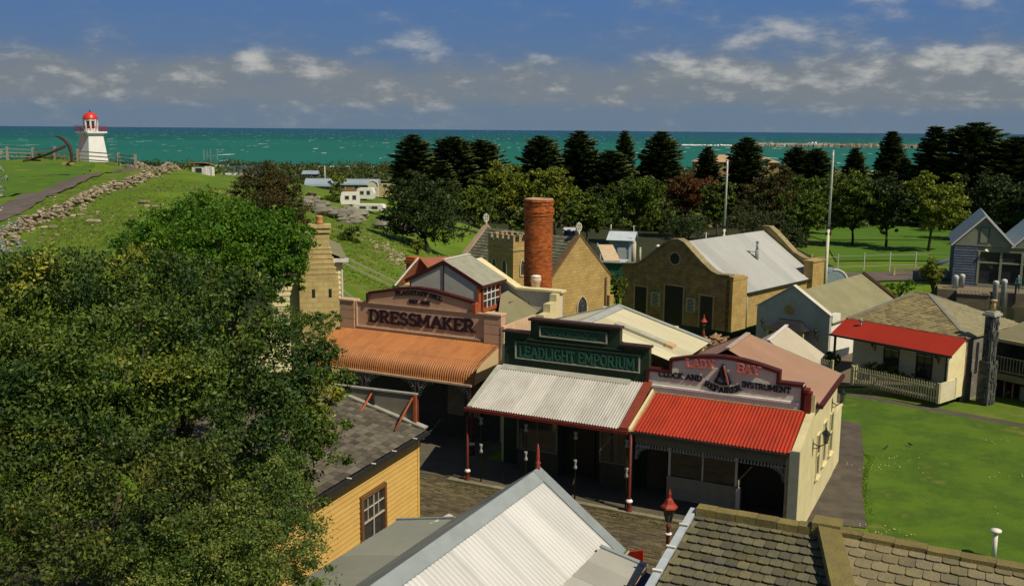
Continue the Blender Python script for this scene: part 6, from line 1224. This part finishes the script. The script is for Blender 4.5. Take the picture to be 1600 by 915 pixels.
for px,pyb,pyt,D,lab,w in [(508,283,259,225,'slim pale pole standing beside the barrel roofed hall',.10),(331,290,236,150,'thin lattice mast with aerials on the hilltop near the white shed',.05),(990,372,352,110,'thin white pole above the green kiosk',.04),(1103,376,363,100,'thin grey pole behind the warehouse ridge',.05)]:
    q=at(px,pyb,D); qt=at(px,pyt,D); z0=t1(q[0],q[1]); T_=Thing('pole',lab,'pole',q[:2],0,(0,0,z0)); T_.off=(0,0,z0); T_.part('mast',MB().lathe((0,0,z0),[(w,0),(w*.7,qt[2]-z0)],n=8),m_white if 'aerial' not in lab else m_zinc); T_.part('mast_top',MB().bar((-.25,0,qt[2]-.1),(.25,0,qt[2]-.1),w,w) if 'aerial' not in lab else MB().bar((-1.1,0,qt[2]-.7),(1.1,0,qt[2]-.7),.07,.07).bar((-1.0,0,qt[2]-1.4),(-1.0,0,qt[2]+.2),.09,.09).bar((0,0,qt[2]-1.4),(0,0,qt[2]+.3),.08,.08).bar((1,0,qt[2]-1.3),(1,0,qt[2]+.3),.09,.09).bar((-.5,0,qt[2]-1.1),(-.5,0,qt[2]+.1),.06,.06),m_zinc)
# park fence of slim white posts and rails, roads and lawns under the trees
m_pf=mat('pale_fence_post',(.50,.50,.44),rough=.7)
rail_fence('row of slim white posts with wire at the edge of the shaded park lawn',[at(1268,416,112),at(1350,416,112),at(1430,420,112),at(1500,425,112)],m_pf,2.2,(.7,1.9),.05,.02,3.6)
rail_fence('pale timber rail barrier in front of the park lawn left of the boat shed',[at(1398,411,108),at(1480,412,106)],mat('ochre_rail',(.46,.40,.24),rough=.8),.9,(.85,),.10,.16,3.)
def drape(name,pts,m_,n=10,dz=.1,kind='structure'):
    """quad patch draped over the ground"""
    P_=[np.array(p,float) for p in pts]; b=MB(); g=[[P_[0]*(1-u)*(1-v)+P_[1]*u*(1-v)+P_[2]*u*v+P_[3]*(1-u)*v for u in np.linspace(0,1,n+1)] for v in np.linspace(0,1,n+1)]
    A_=np.array(g).reshape(-1,2); z=tz(A_[:,0],A_[:,1])+dz; i=0
    fs=[(j*(n+1)+i,j*(n+1)+i+1,(j+1)*(n+1)+i+1,(j+1)*(n+1)+i) for j in range(n) for i in range(n)]; b.add(np.column_stack([A_,z]),fs,True); return struct(name,b,m_)
drape('park_lawn',[(40,122),(110,122),(130,150),(47,150)],m_park,14,.12); drape('park_shade_bed',[(47,151),(131,151),(140,215),(50,215)],m_park,14,.12); drape('tree_belt_shade',[(-16,116),(38,116),(44,205),(-22,205)],mat('painted_tree_shade',(.030,.036,.010),(.02,.026,.008),(.05,.07,.012),scale=.15,rough=1.,var=0),16,.13)  # dark belt sheet: shade under the trees is put into the ground colour
drape('park_road',[(2,104),(62,104),(62,111),(2,111)],m_road,12,.14)
drape('hill_top_lawn',[at(-70,262,140)[:2],at(150,262,142)[:2],at(120,280,118)[:2],at(-70,318,92)[:2]],m_grass2,16,.10)
drape('yard',[(8,57),(30,57),(30,70),(8,72)],mat('yard_gravel',(.20,.16,.10),(.14,.11,.07),scale=.8,rough=1,bump=.3),8,.06)
# dinghies by the pond
def dinghy(label,px,py,D,l,rot,c):
    q=at(px,py,D); T_=Thing('dinghy',label,'boat',q[:2],rot,(0,0,t1(q[0],q[1]))); T_.off=(0,0,0); b=MB(); n=7; vs=[]
    for i in range(n+1):
        t=i/n; x=-l/2+l*t; w=.75*math.sin(math.pi*min(1,(t*.8+.2)))**.6 if t<1 else .02; h=.75+.25*abs(t-.4)
        vs+= [(x,-w,h),(x,-w*.6,.25),(x,0,.1),(x,w*.6,.25),(x,w,h)]
    fs=[(i*5+k,(i+1)*5+k,(i+1)*5+k+1,i*5+k+1) for i in range(n) for k in range(4)]+[(0,1,2,3,4)]; b.add(vs,fs,True)
    T_.part('hull',b,c); T_.part('cover',MB().add([(-l/2,-.7,.8),(l/2-.2,0,1.0),(-l/2,.7,.8),(-.2,0,1.15)],[(0,1,3),(1,2,3),(2,0,3)]),mat('pale_blue_cover',(.50,.55,.62),rough=.6)); T_.part('mast',MB().tube([(-l*.75,.2,1.5),(l*1.1,.0,1.75)],.09,8),mat('varnished_mast',(.60,.50,.30),rough=.5)); T_.part('trestle',MB().bar((-l*.4,-.6,0),(-l*.4,.6,1.4),.1,.1).bar((-l*.4,.6,0),(-l*.4,-.6,1.4),.1,.1),m_wood)
dinghy('pale blue covered dinghy with a long yellow mast lying over it behind the olive roof',1375,432,86,4.2,-8,m_navy)
rt=Thing('round_tank','pale blue ribbed half round tank between flagpole and dinghy','tank',at(1306,428,88)[:2],0,(0,0,at(1306,434,88)[2]-.6)); rt.off=(0,0,0); rt.part('shell',MB().ext([(1.1*math.cos(R(a)),0,1.3*math.sin(R(a))) for a in range(0,181,20)],(0,2,0)),mat('tank_blue',(.24,.32,.34),rough=.6)); rt.part('rim',MB().ext([(1.1*math.cos(R(a)),-.05,1.3*math.sin(R(a))) for a in range(0,101,20)]+[(1.25*math.cos(R(a)),-.05,1.45*math.sin(R(a))) for a in range(100,-1,-20)],(0,.1,0)),m_white)
# ================================================================ VEGETATION
def leafmat(name,c,c2,var=.35,trans=.25,sc=.8,c3=None):
    return mat(name,c,c2,c3,scale=sc,rough=.55,spec=.25,var=var,trans=trans,isl=True,lo=.4,hi=.6,detail=2)
def quads(P_,size,g,aspect=.5,up=.0):
    """leaf quads at points"""
    n=len(P_); d=g.normal(size=(n,3)); d/=np.linalg.norm(d,axis=1)[:,None]; e=g.normal(size=(n,3)); e[:,2]+=up; e-=d*(d*e).sum(1)[:,None]; e/=np.linalg.norm(e,axis=1)[:,None]+1e-9
    s=(size*g.uniform(.6,1.35,n))[:,None]; a=d*s*.5; b=e*s*.5*aspect
    return np.stack([P_-a,P_-b*.9+a*.1,P_+a,P_+b],1).reshape(-1,3)
def mesh_quads(name,V,m,parent,smooth=False):
    n=len(V)//4; me=bpy.data.meshes.new(name); me.vertices.add(len(V)); me.vertices.foreach_set('co',V.astype(np.float32).ravel()); me.loops.add(n*4); me.loops.foreach_set('vertex_index',np.arange(n*4,dtype=np.int32)); me.polygons.add(n); me.polygons.foreach_set('loop_start',np.arange(0,n*4,4,dtype=np.int32)); me.materials.append(m); me.update(calc_edges=True); me.validate()
    o=bpy.data.objects.new(name,me); COL.objects.link(o); o.parent=parent; return o
def crown(g,lumps,n,size,clump=.28,shell=.72,aspect=.5,per=46,cull=-.12):
    """leaves in clumps spread over the outer shell of several ellipsoid lumps (cx,cy,cz,rx,ry,rz)"""
    L_=np.array(lumps,float); wt=(L_[:,3]*L_[:,5]); wt/=wt.sum(); nc=max(4,n//per); li=g.choice(len(L_),nc,p=wt)
    u=g.normal(size=(nc,3)); u[:,2]+=.25; u/=np.linalg.norm(u,axis=1)[:,None]; rad=g.uniform(shell,1.06,nc)**.8
    cc=L_[li,:3]+u*rad[:,None]*L_[li,3:6]; cr_=(L_[li,3:6].mean(1)*clump*g.uniform(.5,1.3,nc))
    ph=g.uniform(0,6,3); fq=(4.2 if per>60 else 5.2)/max(.6,L_[:,3].mean()); nzv=np.sin(cc[:,0]*fq+ph[0])*np.sin(cc[:,1]*fq*1.1+ph[1])+np.sin(cc[:,2]*fq*1.3+ph[2])*np.sin(cc[:,0]*fq*.7-cc[:,1]*fq*.6)
    inner=g.random(nc)<.22; cc[inner]=L_[li[inner],:3]+u[inner]*(g.uniform(.35,.7,inner.sum())[:,None])*L_[li[inner],3:6]; kp=inner|(nzv>cull)|(g.random(nc)<.06); cc=cc[kp]; cr_=cr_[kp]; nc=len(cc)
    p=np.repeat(cc,per,0)+g.normal(size=(nc*per,3))*np.repeat(cr_,per)[:,None]*np.array((1,1,.6))*.46
    return p
def tree(name,label,loc,lumps,m,n,size,seed,trunk=None,group=None,cat='tree',clump=.3,core=True,aspect=.5,shell=.72,per=46,cull=-.12):
    g=np.random.default_rng(seed); T_=Thing(name,label,cat,loc[:2],0,(0,0,loc[2]),group); T_.off=(0,0,0)
    p=crown(g,lumps,n,size,clump,shell,aspect,per,cull); cr_=mesh_quads('crown',quads(p,size,g,aspect),m,T_.o)
    L_=np.array(lumps); c=L_[:,:3].mean(0); r=trunk or max(.12,L_[:,3].max()*.07); zb=(L_[:,2]-L_[:,5]*.4).min(); b=MB(); fork=(c[0]*.3,c[1]*.3,max(.5,zb*.75))
    b.tube([(0,0,-.6),(c[0]*.1+r*.3,c[1]*.1,fork[2]*.5),fork],[r*1.35,r,r*.8],8)
    for q in L_[:7]: mid=((fork[0]+q[0])/2,(fork[1]+q[1])/2,(fork[2]+q[2])/2+.1*q[5]); b.tube([fork,mid,(q[0],q[1],q[2]+q[5]*.3)],[r*.6,r*.38,r*.12],6)
    T_.part('trunk',b,m_trunk)
    return T_
def lobes(g,rx,rz,zc,n,sub=.52):
    out=[]
    for k in range(n):
        a=g.uniform(0,6.283); e=g.uniform(-.55,1.); d=g.uniform(.35,.72); s=sub*g.uniform(.7,1.2)
        out.append((rx*d*math.cos(a)*math.sqrt(max(0,1-e*e*.5)),rx*d*math.sin(a)*math.sqrt(max(0,1-e*e*.5)),zc+rz*e*.62,rx*s,rx*s,rz*s*.9))
    out.append((0,0,zc,rx*.62,rx*.62,rz*.62)); return out
ml_dark=leafmat('leaf_dark_olive',(.035,.06,.010),(.075,.10,.014),.5,.08,.9,(.20,.19,.025)); ml_front=leafmat('leaf_front_olive',(.028,.062,.010),(.080,.125,.014),.55,.06,.45,(.25,.25,.025)); ml_bright=leafmat('leaf_bright_green',(.055,.14,.008),(.10,.21,.012),.45,.3,.6,(.18,.25,.03)); ml_fine=leafmat('leaf_fine_green',(.06,.105,.018),(.12,.165,.028),.5,.12,.9,(.24,.25,.06))
ml_silver=leafmat('leaf_silver',(.35,.38,.33),(.22,.26,.20),.4,.1,2.); ml_brown=leafmat('leaf_bronze',(.075,.055,.014),(.05,.06,.012),.4,.2,.5,(.10,.085,.02)); ml_yg=leafmat('leaf_yellow_green',(.19,.22,.02),(.12,.165,.016),.45,.25,.25,(.18,.18,.025)); ml_mid=leafmat('leaf_mid_green',(.10,.15,.015),(.065,.105,.012),.45,.25,.25,(.14,.165,.022)); ml_red=leafmat('leaf_red_brown',(.14,.055,.014),(.085,.06,.014),.4,.25,.2,(.17,.07,.02)); ml_deep=leafmat('leaf_deep_green',(.032,.055,.012),(.05,.075,.014),.4,.2,.2); ml_pine=leafmat('needle_dark',(.04,.065,.016),(.06,.085,.018),.45,.12,.35,(.09,.11,.025))
ml_red2=leafmat('leaf_scarlet',(.35,.04,.015),(.28,.05,.02),.3,.2,1.)
def P3(px,py,D): return np.array(at(px,py,D))
def bigtree(name,label,base,spec,m,n,size,seed,group=None,clump=.28,cat='tree',aspect=.5,shell=.72,per=46,cull=-.12):
    """spec: list of lumps given as (px,py,D,r,ry,rz) in metres for r"""
    b0=np.array(base); lm=[tuple(P3(px,py,D)-b0)+(r,r*fy,r*fz) for px,py,D,r,fy,fz in spec]
    return tree(name,label,tuple(b0),lm,m,n,size,seed,.28 if cat=='tree' else .035,group,cat,clump,True,aspect,shell,per,cull)
# big foreground trees
bigtree('bushy_tree','large dark olive bushy tree filling the left foreground, yellow tipped leaves catching sun',(-9.6,25.5,0),
 [(95,470,27,1.68,1,.9),(210,470,27,1.68,1,.9),(320,475,27,1.51,1,.9),(60,580,24.5,1.85,1,.9),(190,590,24,2.02,1,.9),(330,570,25,1.85,1,.9),(430,560,26,1.60,1,.9),(470,630,26,0.97,1,.9),(100,440,28,1.01,1,.8),(215,430,28,1.01,1,.8),(20,470,26,1.34,1,.9),(390,480,28,1.09,1,.8),(280,660,23.5,1.68,1,.9),(430,690,24.5,1.43,1,.9),(120,690,22.5,1.68,1,.9),(500,560,27,0.76,1,.9),(495,690,25,0.55,1,.9),(10,600,25,1.68,1,.9),(-60,560,25,2.10,1,1.),(500,640,25.6,1.0,1,.9),(490,715,24.8,.95,1,.9),(508,595,26.6,.75,1,.9),(455,760,24,.9,1,.9),(528,665,25.6,.45,1,.9),(425,640,25,1.3,1,.9),(60,640,22.8,1.5,1,.9),(360,740,23,1.3,1,.9)],ml_front,250000,.12,21,None,.30,per=110,cull=.28)
bigtree('bushy_tree','dark lower bushy tree at the bottom left corner, deep shade between its branches',(-9.0,20.0,0),
 [(60,780,21,1.9,1,.9),(190,800,20.5,1.9,1,.9),(40,900,19.5,1.8,1,.9),(200,900,19,1.6,1,.9),(310,770,22,1.5,1,.9),(-60,760,21,2.,1,1)],ml_dark,60000,.11,22,None,.30,per=110,cull=.3)
bigtree('shrub','fine leaved olive green shrub against the yellow house at the bottom, grey-green tips',(-5.6,20.6,0),
 [(430,800,21,1.15,1,.9),(330,860,20,1.2,1,.9),(440,880,19.5,1.2,1,.9),(260,900,19,1.1,1,.9),(462,800,22.5,.55,1,.9),(485,905,19.5,.45,1,.9),(440,745,23,.75,1,.9),(380,930,18.5,1.2,1,.9)],ml_fine,80000,.075,23,None,.30,'shrub',per=110,cull=.02)
bigtree('flowering_twigs','sprays of small scarlet leaves between the dark tree and the fine leaved shrub',(-6.6,22.2,3.5),
 [(350,828,21.0,.22,1,.6),(400,800,21.4,.12,1,.6),(430,812,21.2,.25,1,.7)],ml_red2,150,.09,24,None,.4,'shrub')
bigtree('bright_green_tree','bright green domed tree in front of the stepped chimney cottage',(-12.5,44,1.5),
 [(330,360,46,2.1,1,.8),(400,362,45,1.8,1,.8),(265,370,46,1.6,1,.8),(430,390,44,1.6,1,.9),(340,400,43,2.3,1,.9),(250,400,44,1.9,1,.8),(455,365,45,1.0,1,.9),(300,338,47,1.1,1,.7),(370,334,47,1.,1,.7),(215,372,48,.9,1,.9),(455,430,43.5,.8,1,1),(420,425,43,1.1,1,.9)],ml_bright,110000,.16,25,None,.28,per=90,cull=.05)
bigtree('shrub','dark green shrub at the foot of the stepped chimney wall beside the orange verandah',(-8.4,41.5,.5),
 [(490,520,41,.9,1,.9),(450,505,42,.9,1,.9),(520,500,42,.45,1,.9),(500,560,39,.9,1,.9),(540,590,37,.45,1,.9),(420,470,43,.7,1,.8)],ml_mid,12000,.11,26,None,.28,'shrub')
bigtree('silver_shrub','silver leaved shrub at the far left edge in front of the hill',(-16.8,30,4),
 [(-18,262,31,.55,1,1),(-30,225,31,.5,1,1.4),(-8,310,30.5,.42,1,.9),(-22,350,30,.8,1,1),(-10,300,30,.3,1,1.),(0,385,29,.5,1,.8)],ml_silver,3200,.085,27,None,.3,'shrub')
bigtree('bronze_bush','broad bronze brown bush on the shoulder of the hill above the bright green tree',P3(415,330,96)-np.array((0,0,1)),
 [(412,290,96,2.3,1,.9),(440,310,95,2.3,1,.9),(385,300,97,1.8,1,.9),(460,335,93,1.8,1,.8),(420,330,93,2.4,1,.8),(450,350,90,1.7,1,.8),(430,280,97,1.2,1,.9)],ml_brown,30000,.24,28)
def simple(label,px,py,D,rpx,zpx,m,n,size,seed,name='tree',cat='tree',nl=7,group=None,clump=.3,shell=.72):
    c=P3(px,py,D); rx=rpx*D/F; rz=zpx*D/F; z0=t1(c[0],c[1]); g=np.random.default_rng(seed+900); zc=c[2]-z0
    lm=lobes(g,rx,rz,zc,nl); return tree(name,label,(c[0],c[1],z0),lm,m,n,size,seed,None,group,cat,clump,True,.55,shell)
simple('very dark dense evergreen tree on the slope left of the chapel, casting shade',668,338,96,70,60,ml_deep,17000,.30,40,nl=12)
simple('pale green rounded tree in front of the barrel roofed hall',526,285,205,16,20,ml_yg,2500,.38,41,nl=4)
simple('dark shrub on the slope just right of the stepped chimney pot',545,385,84,30,32,ml_mid,6000,.2,42,'shrub','shrub',6)
simple('dark bush below the barrel roofed hall beside the first caravan',518,312,150,22,18,ml_mid,3500,.28,43,'shrub','shrub',5)
simple('small bush on the grass between rail fence and mill cottage',622,452,60,10,7,ml_bright,1200,.13,44,'shrub','shrub',3)
simple('pale green shrub in sunlight under the very dark evergreen',652,383,92,16,14,ml_yg,2200,.2,45,'shrub','shrub',4)
simple('rusty tinged bush between the bronze bush and the caravans',488,318,135,22,20,ml_brown,3000,.26,46,'shrub','shrub',5)
simple('dark bush squeezed between chapel gable and warehouse',968,450,72,16,34,ml_mid,3500,.17,47,'shrub','shrub',5)
simple('lush bush behind the short picket fence at the cottage entry',1302,563,55,17,17,ml_bright,3500,.12,48,'shrub','shrub',5)
b_=bigtree('hedge','low green hedge plants behind the long picket fence',(18.5,50,0),[(1368,577,51.5,.5,1,.8),(1390,583,51,.5,1,.8),(1415,590,50.5,.45,1,.7),(1440,600,50,.35,1,.7),(1455,603,49.6,.3,1,.6),(1350,572,52,.3,1,.6)],ml_mid,6000,.09,49,None,.3,'hedge')
simple('drooping yellow green bush on the pond bank left of the boat shed',1462,432,90,20,28,ml_yg,5000,.22,50,'shrub','shrub',6)
simple('low leafy bank plants behind the olive roof by the dinghy',1405,448,82,26,12,ml_bright,2600,.18,51,'shrub','shrub',5)
simple('dark reeds and shrubs at the pond edge behind the hip roof',1430,470,76,36,14,ml_mid,4000,.18,52,'shrub','shrub',6)
# trees of the park behind the village
park_=[('olive rounded tree just left of the tall brick chimney top',797,300,150,38,40,ml_yg),('tree with yellow green crown directly behind the brick chimney top',868,296,148,40,34,ml_yg),('green tree right of the brick chimney, lower crown',918,330,142,30,34,ml_mid),('broad mid green tree behind the chapel right gable',992,312,146,46,42,ml_mid),('reddish brown crowned tree between the chapel and first flagpole',1070,305,158,34,32,ml_red),('bronze tinged broad tree between the two flagpoles',1200,300,152,46,38,ml_brown),('dark green tree just left of the second flagpole',1262,330,140,34,48,ml_mid),('dark tree right of the second flagpole with forked trunk',1335,322,142,40,44,ml_mid),('dark spreading tree over the park lawn with leaning trunk',1388,322,140,40,48,ml_deep),('yellow green topped tree nearest the boat shed roof',1455,318,134,44,44,ml_yg),('dark tree behind the twin gabled boat shed',1535,322,150,44,48,ml_deep),('small olive tree between reddish tree and first flagpole',1122,315,150,26,34,ml_mid),('dark low tree between the dark evergreen and the olive tree',742,320,140,32,38,ml_mid),('rust tinged small tree right of the reddish brown crown',1100,300,165,22,24,ml_red),('olive tree filling the gap left of the second flagpole',1300,310,160,34,36,ml_mid),('low dark tree behind the chapel crosses',830,340,132,28,26,ml_mid),('dark tree standing at the right edge behind the second gable',1600,330,140,34,46,ml_deep)]
park_+=[(f'dark crown of the rear tree row, {w_}',px,py,D,40,44,m_) for w_,px,py,D,m_ in [('just right of the dark evergreen',760,345,172,ml_deep),('behind the chapel cross on the right gable',950,345,175,ml_deep),('behind the small white hut',1025,350,172,ml_mid),('behind the first flagpole',1130,345,180,ml_deep),('left of the second flagpole foot',1235,350,176,ml_deep),('right of the second flagpole foot',1320,338,182,ml_deep),('between the forked tree and the leaning trunk',1375,340,186,ml_mid),('between the yellow green tree and the boat shed',1500,338,184,ml_deep)]]
for i,(lab,px,py,D,rw,rh_,m_) in enumerate(park_): simple(lab,px,py+6,D,rw*1.14,rh_*1.2,m_,15000,.42,100+i,'park_tree','tree',13,'park trees behind the village',.26)
for i,(lab,px,py,D,rw,rh_) in enumerate([('low feathery casuarina bush in front of the reddish tree',1072,357,118,46,24),('tall rounded feathery casuarina behind the warehouse ridge',1175,345,118,54,34),('small feathery casuarina right of the warehouse back gable',1232,372,112,28,26)]): simple(lab,px,py,D,rw,rh_,ml_deep if i!=1 else leafmat('leaf_casuarina',(.05,.058,.015),(.035,.045,.012),.4,.2,.2),9000,.22,140+i,'casuarina','tree',7,'feathery casuarinas behind the warehouse',.3)
# Norfolk pines
def pine(seed,H,Rb,dome):
    g=np.random.default_rng(seed); Q=[]; b=MB(); b.tube([(0,0,-1),(0,0,H*.6),(0,0,H)],[.42,.25,.05],8); nW=int(H/.62)
    for i in range(nW):
        z=H*(.04+.955*i/nW)+g.uniform(-.06,.06); f=1-z/H; r=Rb*(min(1.,(f*dome*1.25))**.55)*(.86+.14*min(1,f*1.6))*g.uniform(.86,1.1)
        if f<.04: r=max(r*.8,.35)
        nb=10 if r>1.5 else 8; ph=g.uniform(0,6.28)
        for k in range(nb):
            if g.random()<.06: continue
            a=ph+2*math.pi*k/nb+g.uniform(-.2,.2); rl=r*g.uniform(.74,1.12); m_=max(3,int(rl/.36)); d=np.array((math.cos(a),math.sin(a),0)); sd_=np.array((-d[1],d[0],0)); lf=g.uniform(.16,.3)
            for j in range(m_):
                t=(j+.7)/m_; c=d*rl*t+np.array((0,0,z-.14*rl*t+lf*rl*t*t)); wd=.95*(1-.45*t)+.15
                for s_ in (-1,1):
                    e=c+sd_*s_*wd*g.uniform(.8,1.2)+d*.32+np.array((0,0,g.uniform(.08,.34))); w=d*.46; Q+=[c-w*.5+(0,0,-.06),e-w*.6,e+w*.6,c+w*.8+(0,0,.04)]
                u_=np.array((0,0,g.uniform(.34,.55))); Q+=[c-sd_*.26-d*.1,c+d*.34,c+sd_*.1+u_+d*.16,c-d*.22+u_*.8]
                Q+=[c+sd_*.3,c+sd_*.55+d*.3+u_*.1,c+sd_*.4+u_*.9+d*.2,c+sd_*.2+u_*.7-d*.1]
                if t>.3: Q+=[c-sd_*.5-u_*.3,c+sd_*.1-u_*.5,c+sd_*.5-u_*.2,c+d*.2+u_*.3]
    return np.array(Q),b
kinds=[pine(200,19,4.8,2.3),pine(201,19,4.3,1.5),pine(202,19,5.8,3.2),pine(203,20,4.7,1.3)]
protos=[]
pl=[(645,209,200,0,1.0,'dome topped pine furthest left in the row, right of the barrel roofed hall'),(708,212,205,2,1.05,'broad rounded pine, left one of the merged pair behind the dark evergreen'),(752,217,210,2,.95,'broad pine, right one of the merged pair left of the brick chimney'),(845,211,215,2,.95,'round headed pine standing directly above the brick chimney'),(906,203,218,0,1.05,'tall pine right of the one above the brick chimney'),(977,203,225,1,.75,'slender pointed pine rising behind the broader dark one'),(955,234,212,2,.85,'low broad dark pine in front of the slender pointed one'),(1034,204,214,0,1.1,'tall full pine left of the beige pavilion roof'),(1107,228,222,1,.85,'small pine overlapping the left end of the beige pavilion roof'),(1168,213,215,0,1.0,'tall pine in front of the right half of the beige pavilion roof'),(1247,229,225,2,.8,'bushy pine, left one of the close pair near the second flagpole'),(1277,231,222,2,.75,'bushy pine, right one of the close pair beside the second flagpole'),(1338,230,226,1,.85,'short dark pine standing clear right of the second flagpole'),(1395,203,214,3,1.0,'slim topped tall pine against the breakwater'),(1463,195,182,3,1.15,'open branched tall pine, left of the tallest one'),(1526,190,178,2,1.25,'tallest and thickest pine above the boat shed gable'),(1594,212,170,2,1.2,'massive dark pine cut by the right edge of the photo'),(1415,245,205,1,.8,'small pine tucked between slim pine and open branched pine'),(930,250,225,2,.8,'low pine filling the gap right of the tall pine near the chimney'),(690,250,195,1,.9,'narrow pine between the first dome topped pine and the merged pair'),(1010,250,230,1,.8,'half hidden pine between slender pine and the full one'),(1550,240,200,2,1.,'dark pine behind the tallest pine and the right edge one')]
for i,(px,py,D,k,ws,lab) in enumerate(pl):
    q=P3(px,py,D); z0=t1(q[0],q[1]); H=q[2]-z0
    if k<len(protos) and protos[k]: 
        o=copy_tree(protos[k]); 
    else:
        while len(protos)<=k: protos.append(None)
        T_=Thing('norfolk_pine',lab,'pine tree',q[:2],0,(0,0,z0),'norfolk pines along the shore park'); T_.off=(0,0,0); mesh_quads('crown',kinds[k][0],ml_pine,T_.o); T_.part('trunk',kinds[k][1],m_trunk); o=T_.o; protos[k]=o
    o.location=(q[0],q[1],z0); o['label']=lab; o.scale=(ws,ws,H/(19 if k!=3 else 20)); o.rotation_euler=(0,0,i*1.7)
# coastal scrub as one mass
g=np.random.default_rng(77); cs=[]; 
def scrub(n,x0,x1,y0,y1,h,seed,dens=1.):
    g=np.random.default_rng(seed); x=g.uniform(x0,x1,n); y=g.uniform(y0,y1,n); z=tz(x,y); r=g.uniform(1.8,4.6,n); out=[]
    per=int(64*dens); u=g.normal(size=(n,per,3)); u[...,2]=np.abs(u[...,2]); u/=np.linalg.norm(u,axis=2)[...,None]; u*=(r[:,None]*g.uniform(.7,1.05,(n,per)))[...,None]; u[...,2]*=h/3.2
    p=u+np.stack([x,y,z+.4],1)[:,None,:]; return p.reshape(-1,3)
pts=np.concatenate([scrub(900,-330,0,330,640,4.2,1),scrub(500,-130,-20,235,330,3.6,2),scrub(500,0,330,260,520,3.0,3),scrub(420,0,430,520,720,2.6,4,.6),scrub(260,-20,60,170,255,3.,6),scrub(240,60,150,165,260,3.,7)])
o=mesh_quads('coastal_scrub',quads(pts,.95,np.random.default_rng(5),.8),leafmat('leaf_scrub',(.04,.06,.012),(.065,.08,.018),.45,.15,.06,(.10,.095,.03)),None); o['kind']='stuff'; o['label']='low dense green coastal scrub between the park and the sea'; o['category']='scrub'
pts=np.concatenate([scrub(16,-80,-71,162,170,1.2,8),scrub(8,-57,-46,160,166,.8,9)]); o=mesh_quads('hilltop_scrub',quads(pts,.45,np.random.default_rng(6),.8),ml_mid,None); o['kind']='stuff'; o['label']='dark low scrub behind the hilltop fence beside the lighthouse'; o['category']='scrub'
# grass and weeds: tufts on the slopes, daisies on the lawn, weeds along the kerb
g=np.random.default_rng(9); 
def tufts(name,label,xy,h,m_,sz,g=g,k=5):
    z=tz(xy[:,0],xy[:,1]); p=np.repeat(np.column_stack([xy,z+h*.5]),k,0)+g.normal(size=(len(xy)*k,3))*np.array((sz*.6,sz*.6,h*.25)); o=mesh_quads(name,quads(p,sz,g,.45),m_,None); o['kind']='stuff'; o['label']=label; o['category']='plants'
xy=[]
for _ in range(9000):
    px=g.uniform(60,660); py=g.uniform(285,450)
    D=np.interp(py,[285,330,450],[116,95,62]); q=at(px,py,D); xy.append(q[:2])
tufts('grass_tufts','tufts of rough grass over the green hillside',np.array(xy),.07,leafmat('leaf_grass',(.11,.16,.012),(.15,.185,.02),.35,.2,.2),.13)
ml_lawn=leafmat('leaf_lawn',(.065,.13,.006),(.10,.165,.010),.35,.3,.5,(.16,.20,.03))
xy=np.array([(x,y) for x,y in zip(g.uniform(11,42,70000),g.uniform(18,50,70000)) if inpoly([(p[0],p[1],0) for p in lawn],0)((x,y))]); tufts('lawn_grass','short mown grass blades of the lawn',xy,.012,ml_lawn,.05,k=1)
ed=[]
for pa,pb in [((12.5,32.9),(13.45,36.4)),((13.45,36.4),(14.8,39.2)),((14.7,39.2),(13.7,41.4)),((13.7,41.5),(16.5,47.8)),((17.6,47.6),(23.4,42.2)),((23.4,42.2),(34,33.6)),((9.95,30.6),(12.9,38.2))]:
    for k in range(420): f=g.random(); ed.append((pa[0]*(1-f)+pb[0]*f+g.normal(0,.10),pa[1]*(1-f)+pb[1]*f+g.normal(0,.10)))
tufts('path_edge_grass','ragged grass growing over the edges of the lawn paths',np.array(ed),.02,ml_lawn,.055,k=2)
kb_=[]
for k in range(700): s_=g.uniform(-7.2,5.2); t_=-.42+g.normal(0,.16)-abs(g.normal(0,.25)); kb_.append(fw(s_,t_))
tufts('kerb_weeds','low mossy weeds along the kerb in front of the verandahs',np.array(kb_),.03,leafmat('leaf_moss',(.10,.11,.015),(.14,.13,.03),.4,.1,1.),.09,k=3)
b=MB()
for cx_,cy_,n,r in [(14.6,37.8,30,.8),(12.3,31.4,40,.5),(19.,37,10,.5),(21,41.5,14,.5),(16,29,12,.4),(15.5,38.8,20,.6),(18,33,8,1.5)]:
    for _ in range(int(n*.6)): x,y=g.normal(cx_,r),g.normal(cy_,r*.5); s=g.uniform(.010,.022); b.add([(x-s,y-s,.06),(x+s,y-s,.06),(x+s,y+s,.065),(x-s,y+s,.065)],[(0,1,2,3)])
o=b.build('lawn_daisies',mat('daisy_petal',(.65,.62,.35),rough=.8),kind='stuff'); o['label']='small pale daisies dotted over the lawn'; o['category']='flowers'
